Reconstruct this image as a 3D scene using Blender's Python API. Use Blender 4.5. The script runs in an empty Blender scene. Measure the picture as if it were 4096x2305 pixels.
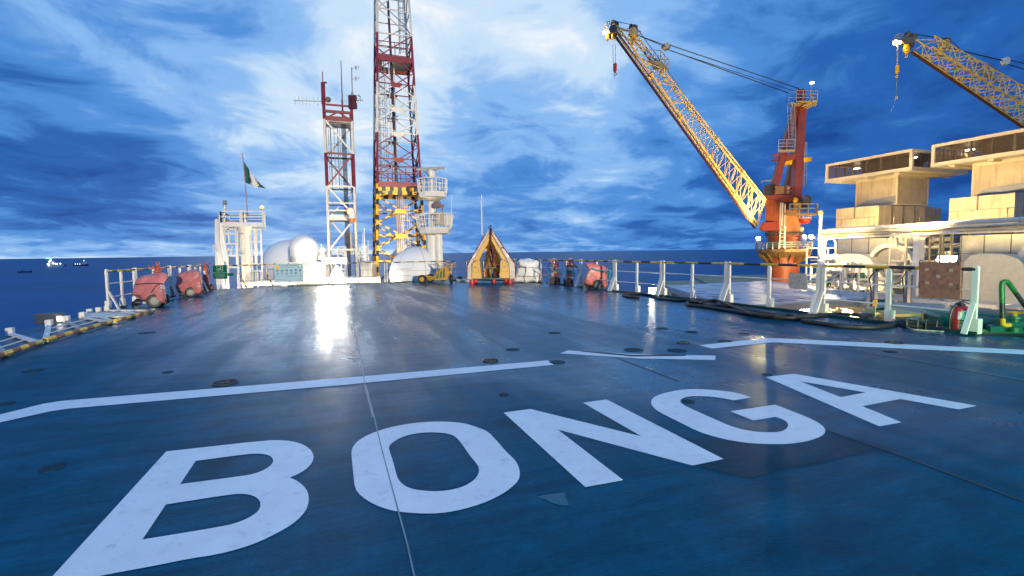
"""Helideck of an offshore production vessel at dusk, seen across the wet deck."""
import bpy, bmesh, math, random
from mathutils import Vector, Matrix, noise
random.seed(7)
S = bpy.context.scene
COL = S.collection
R = math.radians
V = Vector

# ------------------------------------------------------------------ camera
FPX, CX, CY, HOR = 1951.0, 2048.0, 1152.5, 1009.0        # focal length and horizon, in pixels of the 4096-wide photo
CAMZ = 1.5
pit, rol = math.atan((CY - HOR) / FPX), 0.013
fw = V((0, math.cos(pit), -math.sin(pit)))
u0 = V((0, math.sin(pit), math.cos(pit)))
r0 = V((1, 0, 0))
up = u0 * math.cos(rol) + r0 * math.sin(rol)
rt = r0 * math.cos(rol) - u0 * math.sin(rol)
CAM = V((0, 0, CAMZ))
cam = bpy.data.cameras.new('camera')
cam.sensor_width = 36.0
cam.lens = 36.0 * FPX / 4096.0
cam.clip_start, cam.clip_end = 0.05, 200000.0
co = bpy.data.objects.new('camera', cam)
m3 = Matrix((rt, up, -fw)).transposed()
co.matrix_world = Matrix.Translation(CAM) @ m3.to_4x4()
COL.objects.link(co)
S.camera = co

# measuring frames: origin and scale of the enlargements the places were read from
CR = dict(c1=(0,500,1.45), c2=(350,950,3.963), c3=(800,600,2.4164), c4=(1250,650,2.6367), c5=(1100,200,2.7886),
          c6=(1600,900,3.963), c7=(2050,980,4.293), c8=(2600,950,3.626), d1=(3200,450,2.636), d2=(3200,900,2.875),
          d3=(2380,50,2.636), d4=(2850,300,3.222), d5=(2850,700,3.222), d6=(3500,80,3.02), d7=(0,1300,1.443),
          d8=(2200,1250,1.3586), e1=(1400,0,3.625), e2=(1400,400,3.625), e3=(1400,750,3.222), e4=(1150,750,3.222),
          e5=(1300,1550,1.5153), e6=(3250,650,2.9), e7=(3650,850,2.9), e8=(1850,900,5.8), F=(0,0,0.62891), N=(0,0,1.0))

def ray(c, x, y):
    ox, oy, s = CR[c]
    px, py = ox + x / s, oy + y / s
    d = fw + rt * ((px - CX) / FPX) + up * ((CY - py) / FPX)
    return d

def W(c, x, y, Y):            # the point seen there, Y metres ahead
    d = ray(c, x, y)
    return CAM + d * (Y / d.y)

def D(c, x, y, z=0.0):        # the point seen there on level z
    d = ray(c, x, y)
    return CAM + d * ((z - CAMZ) / d.z)

def ONP(c, x, y, A, B, off=0.0):   # the point seen there on the upright plane through A and B, off metres nearer
    n = V((B.y - A.y, A.x - B.x, 0)).normalized()
    if n.dot(CAM - A) < 0: n = -n
    d = ray(c, x, y)
    q = A + n * off
    return CAM + d * ((q - CAM).dot(n) / d.dot(n))

AX = V((.941, .338, 0)).normalized()     # the ship's two level directions
BX = V((-.338, .941, 0)).normalized()
UZ = V((0, 0, 1))

# ------------------------------------------------------------------ materials
MATS = {}
def mat(name, col, rough=.5, metal=0.0, var=.12, vs=3.0, bump=0.0, bs=40.0, dirt=None, dirt_amt=.3, streak=None, streak_amt=.5, emit=None, es=0.0, spec=.5, coat=0.0):
    m = bpy.data.materials.new(name); m.use_nodes = True
    nt = m.node_tree; n = nt.nodes; l = nt.links
    b = n['Principled BSDF']
    b.inputs['Roughness'].default_value = rough
    b.inputs['Metallic'].default_value = metal
    b.inputs['Specular IOR Level'].default_value = spec
    if coat: b.inputs['Coat Weight'].default_value = coat
    tc = n.new('ShaderNodeTexCoord')
    nz = n.new('ShaderNodeTexNoise'); nz.inputs['Scale'].default_value = vs; nz.inputs['Detail'].default_value = 5
    l.new(tc.outputs['Object'], nz.inputs['Vector'])
    rp = n.new('ShaderNodeMapRange')
    rp.inputs['From Min'].default_value = .3; rp.inputs['From Max'].default_value = .7
    rp.inputs['To Min'].default_value = 1 - var; rp.inputs['To Max'].default_value = 1 + var
    l.new(nz.outputs['Fac'], rp.inputs['Value'])
    mx = n.new('ShaderNodeVectorMath'); mx.operation = 'SCALE'
    mx.inputs[0].default_value = col[:3]
    l.new(rp.outputs['Result'], mx.inputs['Scale'])
    out = mx.outputs['Vector']
    if dirt:
        n2 = n.new('ShaderNodeTexNoise'); n2.inputs['Scale'].default_value = vs * 2.3; n2.inputs['Detail'].default_value = 8
        n2.inputs['Roughness'].default_value = .7
        l.new(tc.outputs['Object'], n2.inputs['Vector'])
        r2 = n.new('ShaderNodeMapRange'); r2.inputs['From Min'].default_value = .55; r2.inputs['From Max'].default_value = .72
        r2.inputs['To Max'].default_value = dirt_amt
        l.new(n2.outputs['Fac'], r2.inputs['Value'])
        mm = n.new('ShaderNodeMix'); mm.data_type = 'RGBA'
        l.new(r2.outputs['Result'], mm.inputs['Factor']); l.new(out, mm.inputs['A']); mm.inputs['B'].default_value = (*dirt, 1)
        out = mm.outputs['Result']
    if streak:
        mp = n.new('ShaderNodeMapping'); mp.inputs['Scale'].default_value = (5.0, 5.0, .22); l.new(tc.outputs['Object'], mp.inputs['Vector'])
        n4 = n.new('ShaderNodeTexNoise'); n4.inputs['Scale'].default_value = 1.0; n4.inputs['Detail'].default_value = 6; l.new(mp.outputs[0], n4.inputs['Vector'])
        r4 = n.new('ShaderNodeMapRange'); r4.inputs['From Min'].default_value = .52; r4.inputs['From Max'].default_value = .75; r4.inputs['To Max'].default_value = streak_amt
        l.new(n4.outputs['Fac'], r4.inputs['Value'])
        m4 = n.new('ShaderNodeMix'); m4.data_type = 'RGBA'; l.new(r4.outputs['Result'], m4.inputs['Factor']); l.new(out, m4.inputs['A']); m4.inputs['B'].default_value = (*streak, 1); out = m4.outputs['Result']
    l.new(out, b.inputs['Base Color'])
    if bump:
        n3 = n.new('ShaderNodeTexNoise'); n3.inputs['Scale'].default_value = bs; n3.inputs['Detail'].default_value = 4
        l.new(tc.outputs['Object'], n3.inputs['Vector'])
        bp = n.new('ShaderNodeBump'); bp.inputs['Strength'].default_value = bump; bp.inputs['Distance'].default_value = .02
        l.new(n3.outputs['Fac'], bp.inputs['Height']); l.new(bp.outputs['Normal'], b.inputs['Normal'])
    if emit:
        b.inputs['Emission Color'].default_value = (*emit, 1); b.inputs['Emission Strength'].default_value = es
    MATS[name] = m
    return m

RUST = (.16, .06, .025)
WHITE = mat('white_paint', (.74, .73, .69), .42, streak=(.34, .20, .10), streak_amt=.35, var=.06, dirt=(.42, .36, .27), dirt_amt=.35)
CREAM = mat('cream_paint', (.72, .68, .56), .45, streak=(.34, .20, .10), streak_amt=.4, var=.08, dirt=(.35, .27, .17), dirt_amt=.4)
DOME = mat('radome_shell', (.78, .78, .77), .6, spec=.25, var=.03, vs=1.0)
SEAM = mat('radome_seam', (.30, .30, .30), .6)
REDP = mat('tower_red', (.215, .016, .027), .45, var=.18, dirt=(.16, .04, .03), dirt_amt=.4)
TWHITE = mat('tower_white', (.72, .68, .60), .45, var=.08, dirt=(.40, .28, .16), dirt_amt=.4)
YEL = mat('warning_yellow', (.80, .42, .012), .42, var=.12, dirt=(.25, .13, .03), dirt_amt=.35)
RYEL = mat('rail_yellow', (.62, .40, .03), .40, var=.2, vs=8, dirt=(.18, .09, .03), dirt_amt=.6)
BLK = mat('warning_black', (.018, .018, .02), .45, var=.3)
RBLK = mat('rail_black', (.02, .02, .022), .38, var=.3, vs=9, dirt=(.30, .28, .24), dirt_amt=.55)
RUB = mat('black_rubber', (.014, .014, .015), .55, var=.3, bump=.3)
GALV = mat('galvanised_steel', (.42, .42, .41), .42, .55, var=.15, vs=6)
DGREY = mat('dark_grey_paint', (.10, .10, .10), .5, var=.2)
GREYP = mat('grey_paint', (.33, .33, .32), .5, var=.15, dirt=RUST, dirt_amt=.3)
ORNG = mat('crane_orange', (.40, .095, .026), .45, streak=(.12, .03, .015), streak_amt=.6, var=.18, vs=1.4, dirt=(.22, .05, .02), dirt_amt=.5)
MAROON = mat('crane_maroon', (.20, .040, .026), .45, var=.18, vs=1.4, dirt=(.13, .03, .02), dirt_amt=.5)
BOOM = mat('boom_yellow', (.66, .45, .13), .42, var=.14, dirt=RUST, dirt_amt=.5)
TARP = mat('red_tarpaulin', (.48, .16, .155), .42, var=.22, vs=5, bump=.5, bs=22, dirt=(.60, .27, .25), dirt_amt=.6)
PINKT = mat('faded_tarpaulin', (.52, .14, .125), .42, var=.16, vs=5, bump=.4, bs=22)
EXT = mat('extinguisher_red', (.42, .035, .02), .28, var=.12, vs=6, coat=.3)
ORED = mat('old_red_paint', (.46, .09, .04), .4, var=.25, vs=9, dirt=(.10, .03, .02), dirt_amt=.5)
WRAP = mat('white_wrap', (.74, .74, .73), .33, var=.1, vs=6, bump=.5, bs=18)
CAPY = mat('capsule_yellow', (.70, .42, .09), .5, var=.08, vs=8)
CAPO = mat('capsule_orange', (.85, .36, .01), .45, var=.12, vs=5)
CAPW = mat('capsule_strip', (.62, .52, .42), .45, var=.1)
BROWNF = mat('brown_fabric', (.30, .15, .045), .8, var=.25, vs=10, bump=.3)
STRAP = mat('maroon_strap', (.11, .02, .022), .8, var=.2)
PANEL = mat('brown_panel', (.36, .145, .095), .38, var=.22, vs=14, bump=.15, bs=120)
SHEET = mat('grey_sheet', (.46, .42, .36), .38, .2, var=.25, vs=9)
GRNP = mat('green_paint', (.012, .13, .09), .35, var=.2, vs=4)
KERB = mat('dark_green_kerb', (.012, .05, .04), .45, var=.35, vs=6)
SIGNG = mat('sign_green', (.003, .095, .055), .85, var=.06, spec=.08)
SIGNW = mat('sign_white', (.75, .75, .72), .5, var=.03)
SIGNC = mat('banner_pale_blue', (.36, .54, .62), .85, var=.04, spec=.08)
INKB = mat('ink_blue', (.02, .10, .26), .5)
INKD = mat('ink_dark', (.03, .05, .07), .5)
CONC = mat('stack_panel', (.39, .335, .255), .5, .1, streak=(.17, .10, .05), streak_amt=.6, var=.14, vs=1.1, dirt=(.24, .19, .13), dirt_amt=.5, bump=.1, bs=30)
CLADD = mat('stack_frame', (.50, .44, .36), .45, .1, var=.1, vs=2, dirt=(.25, .17, .1), dirt_amt=.4)
INSUL = mat('insulation_foil', (.40, .41, .40), .40, .45, var=.12, vs=2.5, bump=.8, bs=6)
LOUV = mat('louvre_dark', (.11, .085, .065), .5, .2, var=.25)
MODW = mat('module_white', (.70, .67, .58), .42, var=.08, dirt=(.40, .33, .22), dirt_amt=.4)
PLATW = mat('platform_white', (.48, .52, .60), .33, var=.10, vs=1.5, dirt=(.28, .31, .37), dirt_amt=.5)
DECKY = mat('process_deck_paint', (.30, .24, .12), .5, var=.35, vs=.8, dirt=(.10, .08, .05), dirt_amt=.6)
ROPE = mat('rope_grey', (.40, .38, .33), .9, var=.2, vs=20)
BROPE = mat('rope_teal', (.03, .25, .30), .9, var=.2, vs=20)
TEXTD = mat('stencil_dark', (.06, .07, .09), .6)
DYEL = mat('dolly_yellow', (.55, .30, .02), .42, var=.2, vs=8, dirt=RUST, dirt_amt=.5)
DGRN = mat('dolly_green', (.01, .20, .06), .42, var=.15)
WIRE = mat('steel_wire', (.05, .05, .055), .5, .6)
WIREW = mat('wire_rail', (.25, .25, .25), .45, .3)
FLAGG = mat('flag_green', (.008, .09, .06), .7, var=.1)
FLAGW = mat('flag_white', (.70, .66, .62), .7, var=.05)
SHIPH = mat('ship_hull_dark', (.03, .035, .05), .6)
BRONZE = mat('beacon_body', (.20, .17, .12), .5, .3)
HORN = mat('lifebuoy_orange', (.70, .16, .02), .5)
GLASSD = mat('cab_glass', (.02, .03, .035), .08)

def lamp(name, col, s):
    m = bpy.data.materials.new(name); m.use_nodes = True
    nt = m.node_tree; nt.nodes.clear()
    o = nt.nodes.new('ShaderNodeOutputMaterial'); e = nt.nodes.new('ShaderNodeEmission')
    e.inputs['Color'].default_value = (*col, 1); e.inputs['Strength'].default_value = s
    nt.links.new(e.outputs[0], o.inputs['Surface'])
    return m
WARM, NEUT, SODIUM = (1, .80, .50), (1, .93, .78), (1, .55, .13)
LFLOOD = lamp('floodlight_glow', NEUT, 95)
LWARM = lamp('warm_lamp_glow', WARM, 90)
LSOD = lamp('sodium_lamp_glow', SODIUM, 150)
LSMALL = lamp('small_flood_glow', (1, .86, .55), 120)
LBEAC = lamp('amber_beacon_glow', (1, .50, .12), 5)
LSHIP = lamp('ship_lights_glow', (1, .93, .78), 6)
LSHIPG = lamp('ship_green_glow', (.1, 1, .6), 3)

# ------------------------------------------------------------------ mesh builder
class MB:
    def __init__(s): s.v = []; s.f = []; s.m = []
    def add(s, vs, fs, mi=0):
        o = len(s.v); s.v += [V(p) for p in vs]
        for f in fs: s.f.append([i + o for i in f]); s.m.append(mi)
    def hexa(s, p, mi=0):       # p: bottom 0-3, top 4-7
        s.add(p, [(3,2,1,0),(4,5,6,7),(0,1,5,4),(1,2,6,5),(2,3,7,6),(3,0,4,7)], mi)
    def box(s, c, sz, ax=None, mi=0):
        c = V(c); x, y, z = ax or (V((1,0,0)), V((0,1,0)), V((0,0,1)))
        x = x * sz[0] / 2; y = y * sz[1] / 2; z = z * sz[2] / 2
        s.hexa([c-x-y-z, c+x-y-z, c+x+y-z, c-x+y-z, c-x-y+z, c+x-y+z, c+x+y+z, c-x+y+z], mi)
    def ext(s, o, a, b, c, mi=0):   # box from a corner and three edges
        o = V(o); s.hexa([o, o+a, o+a+b, o+b, o+c, o+a+c, o+a+b+c, o+b+c], mi)
    def frame(s, a, b, hint=None):
        d = (V(b) - V(a)).normalized()
        h = hint or (UZ if abs(d.z) < .95 else V((0,1,0)))
        x = d.cross(h).normalized(); return d, x, x.cross(d).normalized()
    def bar(s, a, b, w, h=None, mi=0, hint=None):
        a, b = V(a), V(b); h = h or w
        if (b-a).length < 1e-6: return
        d, x, y = s.frame(a, b, hint); x = x * w / 2; y = y * h / 2
        s.hexa([a-x-y, a+x-y, a+x+y, a-x+y, b-x-y, b+x-y, b+x+y, b-x+y], mi)
    def striped(s, a, b, w, n, h=None, m0=0, m1=1, hint=None):
        a, b = V(a), V(b)
        for i in range(n):
            s.bar(a.lerp(b, i/n), a.lerp(b, (i+1)/n), w, h, m1 if i % 2 else m0, hint)
    def cyl(s, a, b, r0, r1=None, n=12, mi=0, caps=True):
        a, b = V(a), V(b); r1 = r0 if r1 is None else r1
        if (b-a).length < 1e-6: return
        d, x, y = s.frame(a, b)
        vs = [c + (x*math.cos(t) + y*math.sin(t))*r for c, r in ((a, r0), (b, r1)) for t in [2*math.pi*i/n for i in range(n)]]
        fs = [(i, (i+1) % n, n+(i+1) % n, n+i) for i in range(n)]
        if caps: fs += [tuple(range(n))[::-1], tuple(range(n, 2*n))]
        s.add(vs, fs, mi)
    def tube(s, pts, r, n=6, mi=0):
        pts = [V(p) for p in pts]; k = len(pts); vs = []; fs = []
        px = None
        for i, p in enumerate(pts):
            t = (pts[min(i+1, k-1)] - pts[max(i-1, 0)]).normalized()
            if px is None:
                h = UZ if abs(t.z) < .9 else V((0,1,0)); px = t.cross(h).normalized()
            else: px = (px - t * px.dot(t)).normalized()
            py = t.cross(px)
            vs += [p + (px*math.cos(2*math.pi*j/n) + py*math.sin(2*math.pi*j/n))*r for j in range(n)]
        for i in range(k-1):
            fs += [(i*n+j, i*n+(j+1) % n, (i+1)*n+(j+1) % n, (i+1)*n+j) for j in range(n)]
        fs += [tuple(range(n))[::-1], tuple(range((k-1)*n, k*n))]
        s.add(vs, fs, mi)
    def lathe(s, prof, c, n=20, mi=0, axis=None):   # prof: (radius, height)
        c = V(c); z = (axis or UZ).normalized()
        h = V((1,0,0)) if abs(z.x) < .9 else V((0,1,0))
        x = z.cross(h).normalized(); y = z.cross(x)
        vs = []; fs = []
        for r, t in prof:
            vs += [c + z*t + (x*math.cos(2*math.pi*j/n) + y*math.sin(2*math.pi*j/n))*max(r, 1e-4) for j in range(n)]
        for i in range(len(prof)-1):
            fs += [(i*n+j, i*n+(j+1) % n, (i+1)*n+(j+1) % n, (i+1)*n+j) for j in range(n)]
        fs += [tuple(range(n))[::-1], tuple(range((len(prof)-1)*n, len(prof)*n))]
        s.add(vs, fs, mi)
    def sphere(s, c, r, n=32, k=16, z0=-1.0, mi=0, sc=(1,1,1)):
        c = V(c); a0 = math.asin(max(-1, min(1, z0)))
        vs = []; fs = []
        for i in range(k+1):
            a = a0 + (math.pi/2 - a0) * i / k
            rr = max(math.cos(a), 1e-3)
            vs += [c + V((rr*math.cos(2*math.pi*j/n)*r*sc[0], rr*math.sin(2*math.pi*j/n)*r*sc[1], math.sin(a)*r*sc[2])) for j in range(n)]
        for i in range(k):
            fs += [(i*n+j, i*n+(j+1) % n, (i+1)*n+(j+1) % n, (i+1)*n+j) for j in range(n)]
        fs += [tuple(range(n))[::-1], tuple(range(k*n, (k+1)*n))]
        s.add(vs, fs, mi)
    def ring(s, c, R_, r, axis, n=20, k=6, mi=0, a0=0, a1=2*math.pi):
        c = V(c); z = V(axis).normalized(); h = V((1,0,0)) if abs(z.x) < .9 else V((0,1,0))
        x = z.cross(h).normalized(); y = z.cross(x)
        s.tube([c + (x*math.cos(a0+(a1-a0)*i/n) + y*math.sin(a0+(a1-a0)*i/n))*R_ for i in range(n+1)], r, k, mi)
    def prism(s, pts, dv, mi=0, ms=None):      # a flat outline given thickness dv
        pts = [V(p) for p in pts]; n = len(pts); dv = V(dv)
        vs = pts + [p + dv for p in pts]
        s.add(vs, [tuple(range(n))[::-1], tuple(range(n, 2*n))], mi)
        s.add(vs, [(i, (i+1) % n, n+(i+1) % n, n+i) for i in range(n)], mi if ms is None else ms)
    def plate(s, pts, off, mi=0):              # thin sheet: prism along its own normal
        pts = [V(p) for p in pts]; nn = V((0,0,0))
        for i in range(1, len(pts)-1): nn += (pts[i]-pts[0]).cross(pts[i+1]-pts[0])
        nn.normalize()
        s.prism(pts, nn*off, mi)
    def puff(s, pts, dv, lv=9, mi=0, sub=3, amp=.02, fr=6.0, power=2.6, flat=None, rnd=.5):   # soft body: outline swollen along dv, with folds
        P = [V(p) for p in pts]; Q = []
        for i in range(len(P)):
            for j in range(sub): Q.append(P[i].lerp(P[(i+1) % len(P)], j/sub))
        for _ in range(1 if sub > 1 else 0):
            Q = [(Q[i-1] + Q[i]*2 + Q[(i+1) % len(Q)])/4 for i in range(len(Q))]
        c = sum(Q, V((0,0,0)))/len(Q); n = len(Q); dv = V(dv); vs = []; fs = []
        for k in range(lv):
            t = -1 + 2*k/(lv-1); w = (1 - abs(t)**power)**(1/power) if abs(t) < 1 else 0.0
            w = 1 - rnd + rnd*w
            for q in Q:
                p = c + (q-c)*w + dv*(t+1)/2
                nn = noise.noise_vector(p*fr)*amp
                a_ = 1 - abs(noise.noise(p*fr*1.7 + V((3,1,7))))*2.4; nn = nn + (p-c).normalized()*a_*amp*.45 + noise.noise_vector(p*fr*3.1)*amp*.28
                p = p + nn
                if flat is not None and p.z < flat: p.z = flat
                vs.append(p)
        for k in range(lv-1):
            fs += [(k*n+j, k*n+(j+1) % n, (k+1)*n+(j+1) % n, (k+1)*n+j) for j in range(n)]
        fs += [tuple(range(n))[::-1], tuple(range((lv-1)*n, lv*n))]
        s.add(vs, fs, mi)
    def build(s, name, ms, parent=None, local=False, smooth=38, bevel=0, loc=None):
        me = bpy.data.meshes.new(name)
        if not isinstance(ms, (list, tuple)): ms = [ms]
        for m in ms: me.materials.append(m)
        o = bpy.data.objects.new(name, me)
        vs = s.v
        if parent is not None:
            o.parent = parent
            if not local:
                inv = WM(parent).inverted(); vs = [inv @ p for p in vs]
        elif not local:
            lo = loc or V((sum(p.x for p in vs)/len(vs), sum(p.y for p in vs)/len(vs), min(p.z for p in vs)))
            o.location = lo; vs = [p - lo for p in vs]
        me.from_pydata(vs, [], s.f)
        me.polygons.foreach_set('material_index', s.m)
        bm = bmesh.new(); bm.from_mesh(me)
        bmesh.ops.recalc_face_normals(bm, faces=bm.faces)
        bm.to_mesh(me); bm.free()
        if smooth:
            me.polygons.foreach_set('use_smooth', [True]*len(me.polygons))
            me.set_sharp_from_angle(angle=R(smooth))
        me.update()
        if bevel:
            b = o.modifiers.new('bevel', 'BEVEL'); b.width = bevel; b.segments = 2; b.limit_method = 'ANGLE'
        COL.objects.link(o)
        return o

def WM(o):
    m = Matrix.LocRotScale(o.location, o.rotation_euler, o.scale)
    return WM(o.parent) @ m if o.parent else m

def tag(o, label=None, cat=None, group=None, kind=None):
    if label: o['label'] = label
    if cat: o['category'] = cat
    if group: o['group'] = group
    if kind: o['kind'] = kind
    return o

def thing(name, label, cat, loc=(0,0,0), rz=0.0, group=None):
    o = bpy.data.objects.new(name, None); o.empty_display_size = .2
    o.location = loc; o.rotation_euler = (0, 0, rz); COL.objects.link(o)
    return tag(o, label, cat, group)

def children(o): return [c for c in bpy.data.objects if c.parent == o]
def copy_tree(o, parent=None):
    c = o.copy(); COL.objects.link(c)
    if parent: c.parent = parent
    for ch in children(o): copy_tree(ch, c)
    return c

def text(body, parent, at, xdir, ydir, size, m, align='CENTER', name='lettering', ext=.002):
    cu = bpy.data.curves.new(name, 'FONT'); cu.body = body; cu.size = size; cu.extrude = ext
    cu.align_x = align; cu.align_y = 'CENTER'; cu.materials.append(m)
    o = bpy.data.objects.new(name, cu)
    x = V(xdir).normalized(); y = V(ydir); y = (y - x*y.dot(x)).normalized(); z = x.cross(y)
    M = Matrix((x, y, z)).transposed().to_4x4(); M.translation = V(at)
    COL.objects.link(o); me = bpy.data.meshes.new_from_object(o.evaluated_get(bpy.context.evaluated_depsgraph_get()))
    bpy.data.objects.remove(o); bpy.data.curves.remove(cu); me.name = name
    me.materials.clear(); me.materials.append(m)
    o = bpy.data.objects.new(name, me); o.parent = parent; COL.objects.link(o)
    o.matrix_basis = WM(parent).inverted() @ M
    return o

def VD(p):
    """level direction from the viewpoint outwards"""
    d = V((p.x - CAM.x, p.y - CAM.y, 0)); return d.normalized()
def mid(*p): return sum((V(q) for q in p), V((0,0,0)))/len(p)
def PL(c, Y, pts): return [W(c, x, y, Y) for x, y in pts]
def ground(p, z=0): return V((p.x, p.y, z))
SKY_LOBES = [
    (740, 270, 22, .28), (1170, 60, 18, .38), (680, 440, 100, .16), (480, 330, 70, .10), (430, 190, 60, .08), (1080, 330, 70, .08), (1500, 370, 70, .16), (1650, 190, 50, .12), (1350, 120, 40, .12), (560, 400, 120, .12),
    (120, 60, 40, .08), (560, 140, 80, -.18), (620, 40, 60, -.12), (200, 230, 60, -.06),
    (120, 420, 40, -.16), (300, 500, 60, -.12), (2300, 400, 7, -.13), (1500, 520, 60, -.04), (1900, 500, 40, -.06), (1280, 330, 90, -.14), (520, 560, 90, -.14), (1200, 520, 60, -.05), (820, 550, 50, -.18)]
SKY_AMP = (.80, .85, .06)
SKY_BASE = .34
SKY_TOP = .30
DECK_COL = (.0015, .069, .136)
EXPO = 0.0
W_ = (1, .90, .72); Y_ = (1, .72, .34); S_ = (1, .76, .22); M_ = (1, .65, .27); F_ = (1, .84, .60); Gn = (.03, 1, .32)
LAMPS_SPOT = [
    ((-13.6, 23.3, -.8), (-12.6, 25.5, 4), 280, W_), ((-11.6, 23.9, -.8), (-12.5, 26, 4), 280, W_), ((-9.4, 25.0, -.8), (-10, 28, 3), 280, W_), ((-6.8, 25.6, -.8), (-7, 28, 4), 500, W_),
    ((-4.6, 26.0, -.8), (-4.5, 28, 5), 500, W_), ((-7.4, 27.2, -1.0), (-7.2, 30, 9), 2600, Y_), ((-10.2, 27.2, -1.0), (-9.8, 29, 10), 1000, W_),
    ((21.5, 33.0, 3.4), (29, 37, 7), 4600, M_), ((21.0, 26.0, 3.2), (30, 30, 7), 4400, M_), ((24.5, 35, 2.9), (31, 39, 7.4), 1300, S_), ((26.6, 28, 2.9), (33, 31.5, 7.4), 1300, S_),
    ((26.2, 50.2, 2.6), (20, 47, 9), 20000, S_), ((30.0, 47.0, 1.0), (30, 53.5, 3), 900, Y_), ((34.5, 50.0, 0.5), (31, 54, 4), 1800, Y_),
    ((20, -40, 5.0), (-7.3, 26, 4.5), 190000, F_, 23, .3, .6),
    ((-20, -40, 4.0), (9.8, 10.5, 1.0), 42000, Y_, 11, .3, .7),  # unseen warm spot behind the viewpoint, added to brighten the brown panel
    ((19, 24, 1.0), (18.5, 47.5, 11), 34000, Y_, 62), ((34, 32, 9.5), (46, 58, 17), 30000, S_, 70),  # unseen spots added to brighten the two crane booms
]
LAMPS_POINT = [
    ((-9.9, 25.3, 1.3), 240, W_),  # bare point added beside the flood bank to brighten the radomes
    ((20.5, 32.0, .4), 750, Y_), ((24.2, 27.6, .6), 350, Y_), ((22.5, 22.0, -.5), 400, Y_), ((17.5, 25.5, -2.0), 900, Y_), ((13.2, 13.5, -1.1), 300, Y_), ((28, 45, -1), 1800, Y_), ((15.0, 16.0, -1.6), 250, Y_), ((24, 37, -1.5), 900, Y_),
    ((7.7, 4.5, .25), 400, Gn),
]
# ------------------------------------------------------------------ sky: low dusk sun, broken cloud
wd = bpy.data.worlds.new('World'); S.world = wd; wd.use_nodes = True
nt = wd.node_tree; N = nt.nodes; L = nt.links
bg = N['Background']
SUN_EL, SUN_ROT = R(8.0), R(-22)
sky = N.new('ShaderNodeTexSky'); sky.sky_type = 'NISHITA'; sky.sun_disc = False
sky.sun_elevation = SUN_EL; sky.sun_rotation = SUN_ROT
tc = N.new('ShaderNodeTexCoord')
def math_(op, a, b=None, c=None, clamp=False):
    n = N.new('ShaderNodeMath'); n.operation = op; n.use_clamp = clamp
    for i, v in enumerate((a, b, c)):
        if v is None: continue
        if isinstance(v, (int, float)): n.inputs[i].default_value = v
        else: L.new(v, n.inputs[i])
    return n.outputs[0]
def vmath(op, a, b=None, scale=None):
    n = N.new('ShaderNodeVectorMath'); n.operation = op
    for i, v in enumerate((a, b)):
        if v is None: continue
        if isinstance(v, (tuple, Vector)): n.inputs[i].default_value = tuple(v)
        else: L.new(v, n.inputs[i])
    if scale is not None: n.inputs['Scale'].default_value = scale
    return n
def nmix(f, a, b):
    n = N.new('ShaderNodeMix'); n.data_type = 'RGBA'
    for k, v in (('Factor', f), ('A', a), ('B', b)):
        if isinstance(v, tuple): n.inputs[k].default_value = v
        elif isinstance(v, float): n.inputs[k].default_value = v
        else: L.new(v, n.inputs[k])
    return n.outputs['Result']
def noise_(vec, sc, det, ro=.5, dist=0.0):
    n = N.new('ShaderNodeTexNoise'); n.inputs['Scale'].default_value = sc; n.inputs['Detail'].default_value = det
    n.inputs['Roughness'].default_value = ro; n.inputs['Distortion'].default_value = dist
    L.new(vec, n.inputs['Vector']); return n
dirn = vmath('NORMALIZE', tc.outputs['Generated']).outputs[0]
sep = N.new('ShaderNodeSeparateXYZ'); L.new(dirn, sep.inputs[0])
zc = math_('MAXIMUM', sep.outputs['Z'], 0.0)
den = math_('ADD', zc, .16)
cx_ = math_('DIVIDE', sep.outputs['X'], den); cy_ = math_('DIVIDE', sep.outputs['Y'], den)
cmb = N.new('ShaderNodeCombineXYZ'); L.new(cx_, cmb.inputs[0]); L.new(cy_, cmb.inputs[1])
rot = N.new('ShaderNodeVectorRotate'); rot.rotation_type = 'Z_AXIS'; rot.inputs['Angle'].default_value = R(32)
L.new(cmb.outputs[0], rot.inputs['Vector'])
stre = vmath('MULTIPLY', rot.outputs[0], (1.0, .86, 1.0)).outputs[0]
big = noise_(stre, .95, 4, .5, .6)
fine = noise_(stre, 2.4, 9, .60, .5)
wisp = noise_(vmath('MULTIPLY', rot.outputs[0], (1.0, .40, 1.0)).outputs[0], 3.0, 5, .58, .8)
# where the cloud cover is thin (bright) or thick (dark): (place in the photo, 2576-wide, sharpness, amount)
LOBES = SKY_LOBES
val = None
for fx, fy, k, a in LOBES:
    d = ray('F', fx, fy).normalized()
    dt = vmath('DOT_PRODUCT', dirn, tuple(d)).outputs['Value']
    e = math_('MULTIPLY', math_('EXPONENT', math_('MULTIPLY', math_('SUBTRACT', dt, 1.0), float(k))), float(a))
    val = e if val is None else math_('ADD', val, e)
band = math_('MULTIPLY', math_('EXPONENT', math_('MULTIPLY', zc, -30.0)), 1.0)
az = vmath('DOT_PRODUCT', dirn, tuple(ray('F', -60, 640).normalized())).outputs['Value']
azl = math_('EXPONENT', math_('MULTIPLY', math_('SUBTRACT', az, 1.0), 5.0))
val = math_('ADD', val, math_('MULTIPLY', band, math_('ADD', math_('MULTIPLY', azl, .46), .13)))
bz = math_('MULTIPLY', math_('SUBTRACT', big.outputs['Fac'], .5), SKY_AMP[0])
fz = math_('MULTIPLY', math_('SUBTRACT', fine.outputs['Fac'], .5), SKY_AMP[1])
wz = math_('MULTIPLY', math_('SUBTRACT', wisp.outputs['Fac'], .5), SKY_AMP[2])
val = math_('ADD', math_('ADD', math_('ADD', val, bz), math_('ADD', fz, wz)), SKY_BASE)
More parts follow.
